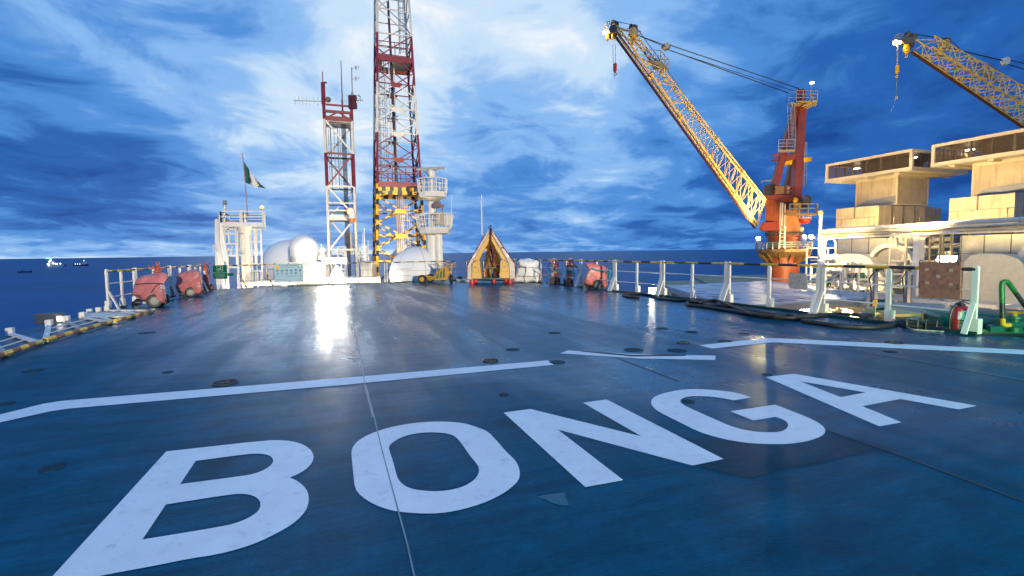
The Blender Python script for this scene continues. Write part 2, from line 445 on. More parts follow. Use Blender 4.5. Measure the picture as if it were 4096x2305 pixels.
# above the picture the cover is an even pale grey-blue
hi = N.new('ShaderNodeMapRange'); hi.inputs['From Min'].default_value = .52; hi.inputs['From Max'].default_value = .85
hi.inputs['To Max'].default_value = SKY_TOP
L.new(sep.outputs['Z'], hi.inputs['Value'])
val = math_('ADD', val, hi.outputs['Result'])
rmp = N.new('ShaderNodeValToRGB'); rmp.color_ramp.interpolation = 'EASE'
els = rmp.color_ramp.elements
stops = [(0.0, (.009, .066, .30)), (.22, (.023, .130, .46)), (.42, (.080, .275, .70)), (.62, (.25, .49, .88)), (.80, (.58, .76, .96)), (1.0, (.94, .96, .99))]
els[0].position, els[0].color = stops[0][0], (*stops[0][1], 1)
els[1].position, els[1].color = stops[-1][0], (*stops[-1][1], 1)
for p, c in stops[1:-1]:
    e = els.new(p); e.color = (*c, 1)
L.new(val, rmp.inputs['Fac'])
skyw = vmath('SCALE', sky.outputs[0], scale=.0008).outputs[0]
tot = vmath('ADD', rmp.outputs['Color'], skyw).outputs[0]
L.new(tot, bg.inputs['Color']); bg.inputs['Strength'].default_value = 1.0

sun = bpy.data.lights.new('sun', 'SUN'); sun.energy = .12; sun.angle = R(25); sun.color = (.75, .85, 1.0)
so = bpy.data.objects.new('sun', sun); COL.objects.link(so)
so.rotation_euler = (R(90) - R(18), 0, R(180) - SUN_ROT * -1)
so.rotation_euler = V((math.sin(SUN_ROT), math.cos(SUN_ROT), math.tan(R(18)))).to_track_quat('Z', 'Y').to_euler()

# ------------------------------------------------------------------ sea
def sea_material():
    m = bpy.data.materials.new('sea_water'); m.use_nodes = True
    n = m.node_tree.nodes; l = m.node_tree.links; b = n['Principled BSDF']
    b.inputs['Base Color'].default_value = (.001, .070, .225, 1); b.inputs['Roughness'].default_value = .35
    b.inputs['IOR'].default_value = 1.33; b.inputs['Specular IOR Level'].default_value = .12; b.inputs['Specular Tint'].default_value = (.3, .6, 1, 1)
    t = n.new('ShaderNodeTexCoord'); mp = n.new('ShaderNodeMapping'); mp.inputs['Scale'].default_value = (.06, .16, .1)
    z = n.new('ShaderNodeTexNoise'); z.inputs['Scale'].default_value = 1; z.inputs['Detail'].default_value = 7; z.inputs['Roughness'].default_value = .65
    bp = n.new('ShaderNodeBump'); bp.inputs['Strength'].default_value = .6; bp.inputs['Distance'].default_value = 1.6
    l.new(t.outputs['Object'], mp.inputs['Vector']); l.new(mp.outputs[0], z.inputs['Vector'])
    l.new(z.outputs['Fac'], bp.inputs['Height']); l.new(bp.outputs['Normal'], b.inputs['Normal'])
    m2 = n.new('ShaderNodeMapping'); m2.inputs['Scale'].default_value = (.004, .010, 1); l.new(t.outputs['Object'], m2.inputs['Vector'])
    z2 = n.new('ShaderNodeTexNoise'); z2.inputs['Scale'].default_value = 1; z2.inputs['Detail'].default_value = 9; z2.inputs['Roughness'].default_value = .68; l.new(m2.outputs[0], z2.inputs['Vector'])
    r = n.new('ShaderNodeMapRange'); r.inputs['From Min'].default_value = .3; r.inputs['From Max'].default_value = .7; r.inputs['To Min'].default_value = .62; r.inputs['To Max'].default_value = 1.38; l.new(z2.outputs['Fac'], r.inputs['Value'])
    s_ = n.new('ShaderNodeVectorMath'); s_.operation = 'SCALE'; s_.inputs[0].default_value = (.001, .066, .215); l.new(r.outputs['Result'], s_.inputs['Scale']); l.new(s_.outputs[0], b.inputs['Base Color'])
    return m
SEAZ = -27.0
b = MB(); rr = 90000.0; n_ = 96
b.add([(rr*math.cos(2*math.pi*i/n_), rr*math.sin(2*math.pi*i/n_), SEAZ) for i in range(n_)], [tuple(range(n_))])
sea = b.build('sea', sea_material(), smooth=0)
tag(sea, kind='structure')

# ------------------------------------------------------------------ helideck
def deck_material(name, base, wet=1.0):
    m = bpy.data.materials.new(name); m.use_nodes = True
    n = m.node_tree.nodes; l = m.node_tree.links; b = n['Principled BSDF']
    t = n.new('ShaderNodeTexCoord')
    def nz(sc, det, ro, stretch=None, dist=0, rot=0):
        z = n.new('ShaderNodeTexNoise'); z.inputs['Scale'].default_value = sc; z.inputs['Detail'].default_value = det
        z.inputs['Roughness'].default_value = ro; z.inputs['Distortion'].default_value = dist
        mp = n.new('ShaderNodeMapping'); mp.vector_type = 'TEXTURE'; mp.inputs['Scale'].default_value = tuple(1/q for q in (stretch or (1, 1, 1))); mp.inputs['Rotation'].default_value = (0, 0, R(19.75))
        l.new(t.outputs['Object'], mp.inputs['Vector']); l.new(mp.outputs[0], z.inputs['Vector'])
        return z.outputs['Fac']
    def mr(v, a, b_, c, d, sm=False):
        r = n.new('ShaderNodeMapRange'); r.inputs['From Min'].default_value = a; r.inputs['From Max'].default_value = b_
        r.inputs['To Min'].default_value = c; r.inputs['To Max'].default_value = d
        if sm: r.interpolation_type = 'SMOOTHSTEP'
        l.new(v, r.inputs['Value']); return r.outputs['Result']
    def ma(op, a, b_):
        q = n.new('ShaderNodeMath'); q.operation = op
        for i, v in enumerate((a, b_)):
            if isinstance(v, (int, float)): q.inputs[i].default_value = v
            else: l.new(v, q.inputs[i])
        return q.outputs[0]
    broad = nz(.32, 4, .55, (1, .5, 1), .4)         # pools and drier tongues across the camber
    tong = nz(.9, 5, .6, (1.7, .16, 1), .35)
    spots = nz(3.2, 6, .62)
    grit = nz(60, 3, .6)
    scuff = nz(2.0, 7, .68, (.35, 2.2, 1), .4)
    wetm = ma('ADD', ma('MULTIPLY', broad, .5), ma('MULTIPLY', tong, .5))
    wetm = mr(wetm, .42, .58, 0, 1, True)
    wetm = ma('MULTIPLY', wetm, mr(scuff, .25, .55, .55, 1))
    wetm0 = wetm
    sp = n.new('ShaderNodeSeparateXYZ'); l.new(t.outputs['Object'], sp.inputs[0])
    yy = ma('ADD', sp.outputs['Y'], ma('MULTIPLY', ma('SUBTRACT', broad, .5), 9.0))      # the near part has dried, the far part stands under water
    yy = ma('ADD', yy, ma('MULTIPLY', sp.outputs['X'], .35))
    wetm = ma('MULTIPLY', ma('ADD', ma('MULTIPLY', wetm, .68), .32), mr(yy, 3.0, 8.5, .06, 1, True))
    # colour: dull blue-green non-slip paint with scuffs and darker oil stains
    val = ma('MULTIPLY', mr(spots, .3, .7, .82, 1.18), mr(scuff, .3, .7, .68, 1.28))
    val = ma('MULTIPLY', val, mr(wetm, 0, 1, 1.0, 1.25))
    val = ma('MULTIPLY', val, mr(nz(26, 6, .75), .3, .7, .80, 1.2))
    val = ma('MULTIPLY', val, mr(nz(7, 9, .78, (.5, 1.6, 1), .8), .35, .65, .84, 1.14))
    st = nz(.8, 4, .5, (1, 1, 1), .8)
    val = ma('MULTIPLY', val, mr(st, .60, .72, 1, .72, True))
    sc = n.new('ShaderNodeVectorMath'); sc.operation = 'SCALE'; sc.inputs[0].default_value = base
    l.new(val, sc.inputs['Scale']); l.new(sc.outputs[0], b.inputs['Base Color'])
    rgh = mr(wetm, 0, 1, .42, .42 - .25*wet)
    rgh = ma('ADD', rgh, mr(spots, .3, .7, -.04, .06))
    l.new(rgh, b.inputs['Roughness'])
    l.new(mr(wetm, 0, 1, .03, .85), b.inputs['Specular IOR Level']); b.inputs['Specular Tint'].default_value = (.30, .70, 1, 1)
    bp = n.new('ShaderNodeBump'); bp.inputs['Distance'].default_value = .004
    l.new(mr(wetm, 0, 1, .60, .14), bp.inputs['Strength'])
    h = ma('ADD', grit, ma('MULTIPLY', scuff, 1.5)); l.new(h, bp.inputs['Height'])
    l.new(bp.outputs['Normal'], b.inputs['Normal'])
    return m
DECKM = deck_material('deck_paint', DECK_COL)
PATCHM = deck_material('deck_repaint', tuple(c*.62 for c in DECK_COL), .8)
LINEM = mat('line_paint', (.62, .72, .82), .55, var=.05, vs=4, dirt=(.10, .24, .36), dirt_amt=.42, bump=.12, bs=90)
SPOTM = mat('tie_down_paint', (.003, .030, .055), .6, var=.2, spec=.12)
SEAMW = mat('seam_sealant', (.09, .21, .28), .35, var=.3)
SEAMD = mat('seam_dark', (.03, .035, .045), .5, var=.3)  # dark colour of the deck seams themselves

EDGE_L = [D('N', 41, 1334), D('N', 331, 1265), D('N', 428, 1238), D('N', 726, 1190), D('N', 862, 1158)]
EDGE_F = [D('N', 1150, 1145.7), D('N', 1550, 1133), D('N', 1670, 1128), D('N', 1900, 1121), D('N', 2168, 1127)]
EDGE_R = [D('N', 2187, 1133), D('N', 2294.6, 1146.5), D('N', 2432, 1164), D('N', 2627.6, 1184), D('N', 2870, 1212), D('N', 3231.5, 1256), D('N', 3857, 1338)]
near = [V((8.7, 7.7, 0)), V((13, 5.2, 0)), V((14, -6, 0)), V((-9, -6, 0)), V((-9.6, 4, 0)), V((-10.1, 9.0, 0))]
outline = EDGE_L + EDGE_F + EDGE_R + near
b = MB(); b.prism(outline[::-1], V((0, 0, -.35)))
deck = b.build('helideck', DECKM, smooth=0, loc=V((0, 0, 0)))
tag(deck, kind='structure')
def sheet(name, pts, m, z, holes=None, parent=deck, th=.003):
    """a thin painted sheet on the deck, with holes"""
    bm = bmesh.new()
    def loop(ps):
        vs = [bm.verts.new((p.x, p.y, z)) for p in ps]
        return [bm.edges.new((vs[i], vs[(i+1) % len(vs)])) for i in range(len(vs))]
    es = loop(pts)
    for h in holes or []: es += loop(h)
    bmesh.ops.triangle_fill(bm, use_beauty=True, use_dissolve=False, edges=es, normal=(0, 0, 1))
    for f in bm.faces:
        if f.normal.z < 0: f.normal_flip()
    inv = WM(parent).inverted()
    for v in bm.verts: v.co = inv @ v.co
    me = bpy.data.meshes.new(name); bm.to_mesh(me); bm.free(); me.materials.append(m)
    o = bpy.data.objects.new(name, me); o.parent = parent; COL.objects.link(o); return o
def gp(c, pts): return [D(c, x, y) for x, y in pts]
def smoothp(ps, k=1):
    for _ in range(k):
        q = []
        for i in range(len(ps)):
            a, b_ = ps[i], ps[(i+1) % len(ps)]; q += [a.lerp(b_, .25), a.lerp(b_, .75)]
        ps = q
    return ps
def curvep(ps, lo=25, hi=60):
    """round the gentle corners of an outline, keep the sharp ones"""
    q = []; n = len(ps)
    for i in range(n):
        a, p, c = ps[i-1], ps[i], ps[(i+1) % n]
        ang = math.degrees((p-a).angle(c-p))
        if ang < hi: q += [p.lerp(a, .25), p.lerp(c, .25)]
        else: q.append(p)
    return q
ZL = .004
# repainted dark area round the lettering
sheet('repainted_patch', gp('d8', [(840,850),(1085,907),(1310,850),(1560,800),(1840,737),(1720,700),(1500,645),(1300,640),(1000,690),(700,690),(480,720)]), PATCHM, .002)
Bo = [(960,733),(1540,668),(1640,668),(1720,680),(1785,712),(1812,755),(1805,795),(1770,835),(1720,865),(1672,884),(1720,905),(1765,945),(1784,990),(1778,1050),(1745,1105),(1680,1160),(1600,1205),(1500,1255),(1380,1297),(1250,1330),(1100,1352),(900,1393),(590,1450),(245,1519)]
Bh1 = [(1130,788),(1430,748),(1500,745),(1555,755),(1580,780),(1570,808),(1530,838),(1470,862),(1400,875),(1040,922)]
Bh2 = [(958,1040),(1340,980),(1410,978),(1460,988),(1495,1010),(1506,1040),(1495,1075),(1450,1110),(1390,1138),(1310,1163),(822,1243)]
Oo = [(160,385),(172,360),(200,325),(270,285),(370,250),(490,225),(600,212),(690,209),(780,212),(860,223),(940,250),(990,272),(1040,325),(1100,395),(1150,440),(1175,485),(1182,530),(1172,570),(1130,610),(1075,650),(985,695),(900,725),(790,753),(690,767),(600,769),(500,763),(400,750),(300,715),(220,665),(180,615),(172,520),(163,450)]
Oh = [(385,365),(400,345),(450,310),(520,287),(600,276),(670,275),(740,282),(790,298),(830,345),(880,420),(920,465),(936,500),(930,530),(905,565),(850,600),(780,622),(700,633),(620,632),(540,622),(485,602),(450,570),(435,540),(415,460),(395,400)]
No = [(1082,155),(1245,133),(1919,300),(1563,95),(1707,75),(2416,437),(2228,477),(1410,258),(1809,566),(1578,608)]
Go = [(1095,464),(1020,440),(940,428),(850,420),(760,418),(690,425),(620,440),(565,460),(547,485),(555,512),(585,540),(700,597),(800,648),(900,680),(1000,702),(1100,715),(1200,719),(1300,718),(1390,705),(1455,685),(1490,665),(1498,640),(1480,615),(1420,580),(1330,545),(1225,503),(980,540),(1105,590),(1225,570),(1270,585),(1296,608),(1290,630),(1265,648),(1210,655),(1130,652),(1050,640),(980,620),(900,585),(800,540),(730,508),(705,488),(715,470),(760,457),(830,457),(900,462),(1000,480)]
Ao = [(1170,353),(1325,335),(2320,510),(2222,530),(1905,473),(1697,512),(1910,600),(1790,622)]
Ah = [(1358,376),(1715,437),(1580,463)]
sheet('painted_letter', curvep(gp('d7', Bo)), LINEM, ZL, [curvep(gp('d7', Bh1)), curvep(gp('d7', Bh2))])
sheet('painted_letter', curvep(gp('e5', Oo)), LINEM, ZL, [curvep(gp('e5', Oh))])
sheet('painted_letter', gp('e5', No), LINEM, ZL)
sheet('painted_letter', curvep(gp('d8', Go)), LINEM, ZL)
sheet('painted_letter', gp('d8', Ao), LINEM, ZL, [gp('d8', Ah)])
sheet('boundary_line', gp('N', [(-420,1800),(-420,1757),(0,1660),(173,1617),(249,1605),(1400,1511),(2191,1443),(2216,1461),(1400,1539),(277,1636),(201,1647),(0,1692)]), LINEM, ZL)
sheet('boundary_line', gp('d8', [(808,180),(1165,142),(1235,142),(2576,205),(3600,262),(3600,292),(2576,230),(1220,164),(1185,166),(880,198)]), LINEM, ZL)
sheet('chevron_mark', gp('d8', [(53,224),(97,208),(300,222),(600,232),(900,236),(898,260),(480,252)]), LINEM, ZL)
sheet('chevron_stripe', gp('d8', [(160,214),(200,214),(450,234),(735,232),(740,238),(450,242)]), SPOTM, ZL + .003)
# weld seams
def seam(c, pts, w, m, z=.006):
    g = gp(c, pts); b = MB()
    for i in range(len(g)-1): b.bar(g[i] + UZ*(z-.002), g[i+1] + UZ*(z-.002), w, .003)
    return b.build('deck_seam', m, deck, smooth=0)
seam('e5', [(250,-5),(300,190),(345,380),(445,755),(500,960),(550,1190)], .009, SEAMW)
seam('F', [(872,752),(896,850),(908,905),(921,985),(938,1050)], .012, SEAMW)
seam('d8', [(1003,481),(1105,518)], .016, SEAMD)
seam('d8', [(1500,640),(1850,760),(2200,890),(2650,1060)], .020, SEAMD)
seam('d8', [(1470,185),(1900,252),(2580,376)], .03, SEAMD, .0035)
seam('d8', [(330,235),(700,375)], .03, SEAMD, .0035)
seam('c6', [(80,930),(560,1110)], .03, SEAMW, .0035)
# round tie-down plates: dark spots, and three with a raised ring
for c, x, y, r_ in [('d7',192,265,.16),('d7',968,274,.09),('d7',35,455,.10),('d7',300,830,.1),('e5',1085,46,.07),('d8',752,486,.085),('d8',1178,340,.085),('d8',768,107,.13),
                    ('d8',455,205,.2),('d8',690,209,.2),('c8',600,1375,.15),('c8',1365,1397,.13),('c8',170,1323,.17),('F',1402,912,.15),('F',1395,838,.16),('F',370,838,.2),('F',1290,880,.15),('d8',950,157,.16),('F',2240,886,.12)]:
    p = D(c, x, y); b = MB(); b.cyl(p + UZ*.001, p + UZ*.0065, r_*.72, n=20)
    b.build('tie_down_plate', SPOTM, deck)
for c, x, y, r_ in [('d7',1300,337,.135),('d8',727,168,.11),('d8',1870,167,.125),('F',1234,909,.11)]:
    p = D(c, x, y); b = MB(); b.cyl(p + UZ*.001, p + UZ*.006, r_, n=24)
    rg = b.build('tie_down_plate', SPOTM, deck); b = MB(); b.ring(p + UZ*.009, r_*.96, .008, UZ, 28, 6); b.bar(p + V((-r_*.7,0,.010)), p + V((r_*.7,0,.010)), .02, .008); b.bar(p + V((0,-r_*.7,.010)), p + V((0,r_*.7,.010)), .02, .008)
    b.build('ring', WIRE, rg)
# a shallow puddle and its dried rim
sheet('puddle', smoothp(gp('e5', [(1280,668),(1330,655),(1385,648),(1440,638),(1458,645),(1455,668),(1475,700),(1478,725),(1400,712),(1365,700),(1345,685)])), mat('standing_water', (.003, .10, .18), .06, var=.02, spec=.12), .0035)
# dark green kerb round the edge of the deck
b = MB()
for E in (EDGE_R, EDGE_F, EDGE_L[3:]):
    for i in range(len(E)-1):
        d_ = (E[i+1]-E[i]).normalized()
        b.bar(E[i] + UZ*.03, E[i+1] + UZ*.03, .09, .06)
b.build('kerb', KERB, deck, smooth=0)
for c, x, y in [('c2',1700,1120),('c2',1960,1108)]:
    p0 = D(c, x, y)
sheet('red_stripe', gp('c2', [(1500,1295),(1640,1225),(1860,1170),(1850,1200),(1600,1280)]), mat('faded_red_paint', (.14, .03, .03), .45), .0035)
# ------------------------------------------------------------------ fold-down railing round the helideck
RH = 1.16
def rail_section(A, B, label, group, endA=True, endB=True, nstripe=7, inward=None, midp=True, first=0):
    """A, B: feet of the two end posts on the deck edge"""
    A, B = ground(A), ground(B)
    t = thing('railing_section', label, 'railing', mid(A, B), 0, group)
    d = (B-A).normalized(); nrm = V((d.y, -d.x, 0))
    if nrm.dot(CAM - A) < 0: nrm = -nrm
    def post(p, pointed, h=RH):
        b = MB(); w = .088; th = .045
        u = d*w/2
        if pointed: o = [p-u, p+u, p+u+UZ*(h-.16), p+u*.55+UZ*(h-.06), p-u*.55+UZ*(h-.06), p-u+UZ*(h-.16)]
        else:
            o = [p-u, p+u, p+u+UZ*(h-.04)] + [p + u*math.cos(a) + UZ*(h-.04+.055*math.sin(a)) for a in (.5, 1.1, 1.57, 2.04, 2.64)] + [p-u+UZ*(h-.04)]
        b.prism([q - nrm*th/2 for q in o], nrm*th)
        return b.build('post', WHITE, t, smooth=0)
    def hinge(p):
        b = MB(); b.box(p + UZ*.15 - nrm*.02 + d*.02, (.15, .11, .26), (d, nrm, UZ)); b.box(p + UZ*.03, (.17, .14, .06), (d, nrm, UZ), 1)
        b.build('hinge_box', [WHITE, KERB], t, smooth=0, bevel=.01)
    def brace(p):
        b = MB(); b.bar(p + UZ*.54 + nrm*.03, p + nrm*.02 + UZ*.03 + BR*.22, .085, .03)
        b.cyl(p + UZ*.52 + nrm*.03, p + UZ*.52 + nrm*.055, .025, n=8)
        b.build('brace', WHITE, t, smooth=0)
    BR = nrm
    pa, pb = A + d*.06, B - d*.06
    if endA: post(pa, False); brace(pa); hinge(pa)
    if endB: post(pb, False); brace(pb); hinge(pb)
    if midp: post(mid(pa, pb), True); hinge(mid(pa, pb))
    b = MB(); n = nstripe
    for i in range(n):
        b.cyl(pa.lerp(pb, i/n) + UZ*(RH-.05), pa.lerp(pb, (i+1)/n) + UZ*(RH-.05), .032, n=10, mi=(i+first) % 2, caps=(i in (0, n-1)))
    b.build('top_rail', [RYEL, RBLK], t)
    for h in (.76, .38):
        b = MB(); b.cyl(pa + UZ*h - nrm*.0, pb + UZ*h, .016, n=8); b.build('middle_rail', WHITE, t)
    return t
def onedge(px, E):          # where the upright line through photo column px meets the deck edge
    best = None
    for i in range(len(E)-1):
        a, b_ = E[i], E[i+1]
        for k in range(41):
            p = a.lerp(b_, k/40); q = p - CAM
            x = CX + FPX*q.dot(rt)/q.dot(fw)
            if best is None or abs(x-px) < best[0]: best = (abs(x-px), p)
    return ground(best[1])
RG = 'railing sections along the right edge of the helideck'
ALLR = EDGE_F[-3:] + EDGE_R
fx = lambda v: v/.62891
RS = [onedge(fx(v), ALLR) for v in (1292, 1334, 1392, 1460, 1547, 1666, 1828, 2059)] + [EDGE_R[-1] + V((.12, -.1, 0))]
RLAB = ['white railing section right behind the white wrapped bundle', 'white railing section just right of the white wrapped bundle',
        'white railing section behind the two rusty red trolley extinguishers', 'white railing section behind the pink covered cart tied with teal rope',
        'white railing section between the pink covered cart and the small lit deck floodlight', 'white railing section starting at the small lit deck floodlight, above the yellow lit platform edge',
        'white railing section with the small grey sheet hung on it', 'nearest white railing section in green light, carrying the large brown panel']
RSEC = []
for i in range(8):
    RSEC.append(rail_section(RS[i], RS[i+1], RLAB[i], RG, nstripe=(5, 5, 5, 7, 5, 5, 5, 6)[i], inward=(RS[i]-RS[i+1]).normalized()*.75 + V((-.5, -.35, 0))))
LG = 'railing sections along the left edge of the helideck'
def cL(x, y): return D('c2', x, y)
LA, LB = cL(325, 1165), cL(1325, 955)
LS = [LA, LA.lerp(LB, .36), LB, onedge(350 + 1640/3.963, EDGE_L), onedge(350 + 1800/3.963, EDGE_L)]
LS = [LA, mid(LA, LA, LB)*1.0 + (LB-LA)*.06, LB, D('c2', 1640, 905), D('c2', 1820, 868)]
LLAB = ['white railing section at the left end, left of the covered cart', 'white railing section behind the large red covered cart on the left',
        'white railing section behind the smaller red covered cart on the left', 'short white railing section left of the green safety sign']
for i in range(4):
    rail_section(LS[i], LS[i+1], LLAB[i], LG, nstripe=(6, 6, 4, 4)[i], inward=(V((.9, -.5, 0)) if i else V((.8, .45, 0))), first=0)
# two sections folded flat over the near left edge
def folded(c, bar, inner, label, posts):
    g = [D(c, *p, z=.07) for p in bar]; h = [D(c, *p, z=.05) for p in inner]
    t = thing('folded_railing', label, 'railing', ground(mid(*g)), 0, 'railing sections folded flat on the left edge')
    b = MB(); n = 9
    for i in range(n): b.cyl(g[0].lerp(g[1], i/n), g[0].lerp(g[1], (i+1)/n), .045, n=10, mi=i % 2, caps=i in (0, n-1))
    b.build('top_rail', [RYEL, mat('worn_rail', (.22, .10, .05), .6, var=.4, vs=14, dirt=(.02,.02,.02), dirt_amt=.8)], t)
    for k in (.35, .68):
        b = MB(); b.cyl(g[0].lerp(h[0], k), g[1].lerp(h[1], k), .014, n=6); b.build('middle_rail', WHITE, t)
    for k in (0, .5, 1):
        b = MB(); b.bar(g[0].lerp(g[1], k) - UZ*.02, h[0].lerp(h[1], k) - UZ*.01, .085, .04); b.build('post', GREYP if k == .5 else WHITE, t, smooth=0)
        b = MB(); q = h[0].lerp(h[1], k); dd = (g[1]-g[0]).normalized(); b.box(q + UZ*.035, (.12, .11, .16), (dd, dd.cross(UZ), UZ)); b.build('hinge_box', WHITE, t, smooth=0, bevel=.015)
    return t
folded('c1', [(-230, 1412), (235, 1258)], [(-200, 1285), (60, 1210)], 'folded white railing lying flat, nearest at the left frame edge', 0)
folded('c1', [(262, 1248), (640, 1142)], [(285, 1160), (478, 1112)], 'folded white railing lying flat beside the dark boxed lamp', 0)
folded('c1', [(665, 1138), (890, 1072)], [(520, 1092), (622, 1074)], 'folded white railing lying flat in front of the first upright railing post', 0)
g = [D('c1', 500, 1122, .02), D('c1', 770, 1118, .02), D('c1', 790, 1092, .02), D('c1', 500, 1098, .02)]
b = MB(); b.prism(g, UZ*.04); o = b.build('hatch_cover', CREAM, smooth=0); tag(o, 'flat cream hatch cover lying under the folded railing', 'hatch')
p = D('c1', 282, 1150, 0)
t = thing('boxed_lamp', 'dark square box with a small lit lamp at the left deck edge', 'lamp', p)
b = MB(); b.box(p + V((-.05, .1, .10)), (.52, .25, .24)); b.build('housing', DGREY, t, smooth=0, bevel=.02)
b = MB(); q = W('c1', 333, 1124, p.y - .08); b.box(V((q.x, p.y-.03, .10)), (.07, .05, .12)); b.build('lens', LSHIP, t, smooth=0)

# ------------------------------------------------------------------ thin wire railing along the far edge
TG = 'wire railing sections along the far edge'
def wire_section(P, label, stays=False):
    P = [ground(p) for p in P]
    t = thing('wire_railing', label, 'railing', mid(*P), 0, TG)
    for p in P:
        b = MB(); b.cyl(p - UZ*.02, p + UZ*1.02, .022, n=8); b.cyl(p - UZ*.05, p + UZ*.22, .04, n=8); b.build('post', WHITE, t)
    b = MB(); k = 4
    for i in range(len(P)-1):
        for j in range(k): b.cyl(P[i].lerp(P[i+1], j/k) + UZ*1.06, P[i].lerp(P[i+1], (j+1)/k) + UZ*1.06, .024, n=6, mi=j % 2)
    b.build('top_rail', [RYEL, RBLK], t)
    for h in (.36, .70):
        b = MB(); b.tube([p + UZ*h for p in P], .008, 5); b.build('wire', WIREW, t)
    if stays:
        b = MB(); p = P[0]; b.striped(p + UZ*.7 + V((.02,-.05,0)), p + V((.35,-.1,.05)), .04, 6); b.build('folding_stay', [YEL, BLK], t, smooth=0)
FE = [EDGE_L[-1]] + EDGE_F
wire_section([D('N', 872, 1157), D('N', 955, 1154)], 'short wire railing behind the green safety sign')
wire_section([onedge(v, FE) for v in (962, 1030, 1066)], 'wire railing in front of the white platform tower', True)
wire_section([onedge(v, FE) for v in (1070, 1191, 1305)], 'wire railing carrying the pale blue welcome banner', True)
wire_section([onedge(v, FE) for v in (1319, 1431, 1537)], 'wire railing in front of the large lit floodlight bank')
wire_section([onedge(v, FE) for v in (1549.6, 1656.6, 1746, 1823)], 'wire railing behind the yellow tow dolly and the white dome')
wire_section([onedge(v, FE) for v in (1866, 1960, 2050)], 'wire railing behind the yellow transfer capsule')

# ------------------------------------------------------------------ signs hung on the railings
A_, B_ = D('N', 862, 1158), D('N', 955, 1154)
pts = [ONP('c3', x, y, A_, B_, .05) for x, y in ((121,1117),(258,1117),(265,1246),(128,1246))]
t = thing('safety_sign', 'green helideck safety sign hung left of the white platform tower', 'sign', ground(mid(*pts)))
b = MB(); b.plate(pts, .015); b.build('board', SIGNG, t, smooth=0)
xd = (pts[1]-pts[0]).normalized(); yd = (pts[0]-pts[3]).normalized(); nn = xd.cross(yd); c_ = mid(*pts); w_ = (pts[1]-pts[0]).length; h_ = (pts[0]-pts[3]).length
if nn.dot(CAM-c_) < 0: nn = -nn
f_ = lambda u, v: c_ + xd*(u*w_) + yd*(v*h_) + nn*.02
b = MB()
for a_, c2_ in (((-.2,.44),(.2,.44)),((.2,.44),(.2,.06)),((.2,.06),(-.2,.06)),((-.2,.06),(-.2,.44))): b.bar(f_(*a_), f_(*c2_), .02, .006)
b.cyl(f_(.06,.34), f_(.06,.34)+nn*.004, .028, n=10); b.bar(f_(.02,.27), f_(-.1,.12), .035, .006, hint=nn); b.bar(f_(.02,.26), f_(.13,.14), .03, .006, hint=nn); b.bar(f_(-.14,.26), f_(-.03,.22), .025, .006, hint=nn)
b.build('pictogram', mat('sign_print', (.22, .40, .32), .5), t, smooth=0)
SIGNT = mat('sign_print', (.22, .40, .32), .5)
text('HELI-DECK SAFETY', t, f_(0, -.05), xd, yd, .064, SIGNT)
b = MB()
for v_, w2 in ((-.20, .34), (-.29, .38), (-.38, .30)):
    for k in range(9): b.bar(f_(-w2 + 2*w2*k/9, v_), f_(-w2 + 2*w2*(k+.7)/9, v_), .016, .004, hint=nn)
b.build('small_print', SIGNT, t, smooth=0)
q = ONP('c3', 295, 1205, A_, B_, .03); t = thing('small_sign', 'small dark green plate beside the big green safety sign', 'sign', ground(q))
b = MB(); b.box(q, (.24, .02, .13), (xd, nn, yd)); b.build('board', SIGNG, t, smooth=0)

A_, B_ = onedge(1096, FE), onedge(1216, FE)
pts = [ONP('c3', x, y, A_, B_, .06) for x, y in ((716,1101),(996,1097),(999,1272),(722,1277))]
t = thing('welcome_banner', 'pale blue welcome banner with round icons hung on the wire railing', 'banner', ground(mid(*pts)))
b = MB(); b.plate(pts, .012); b.build('sheet', SIGNC, t, smooth=0)
xd = (pts[1]-pts[0]).normalized(); yd = (pts[0]-pts[3]).normalized(); nn = xd.cross(yd); c_ = mid(*pts); w_ = (pts[1]-pts[0]).length; h_ = (pts[0]-pts[3]).length
if nn.dot(CAM-c_) < 0: nn = -nn
f_ = lambda u, v: c_ + xd*((u-.5)*w_) + yd*((.5-v)*h_) + nn*.016
text('WELCOME TO BONGA', t, f_(.50, .10), xd, yd, .098, INKD)
text('RESPECT, INTERVENE, COMPLY', t, f_(.50, .205), xd, yd, .058, mat('ink_teal', (.05,.30,.30), .5))
text('DAYS SINCE LAST LOST TIME INCIDENT', t, f_(.05, .70), xd, yd, .050, INKB, 'LEFT')
text('DAYS SINCE LAST', t, f_(.05, .88), xd, yd, .050, INKB, 'LEFT')
text('1703', t, f_(.87, .70), xd, yd, .085, INKD); text('45', t, f_(.90, .86), xd, yd, .085, INKD)
b = MB(); ce = f_(.11, .17); rr = .085
fan = [ce + xd*(rr*1.05*math.cos(a)*(1 if i % 2 else .93)) + yd*(rr*math.sin(a)*(1 if i % 2 else .93)) for i, a in enumerate([R(-35) + R(250)*k/16 for k in range(17)])]
fan += [ce + xd*(-.05) - yd*.11, ce + xd*.05 - yd*.11]
b.prism(fan, nn*.003)
for i in range(1, 16, 3): b.bar(ce - yd*.09 + nn*.004, fan[i].lerp(ce, .12) + nn*.004, .010, .002, 1, nn)
b.build('emblem', [mat('emblem_yellow', (.75,.50,.01), .5), mat('emblem_red', (.55,.03,.02), .5)], t, smooth=0)
b = MB(); b.box(f_(.89,.13), (.17, .004, .17), (xd, nn, yd)); b.box(f_(.89,.10)+nn*.003, (.13, .004, .04), (xd, nn, yd), 1); b.box(f_(.89,.18)+nn*.003, (.11, .004, .035), (xd, nn, yd), 1)
b.build('badge', [mat('badge_green', (.05,.30,.12), .5), SIGNW], t, smooth=0)
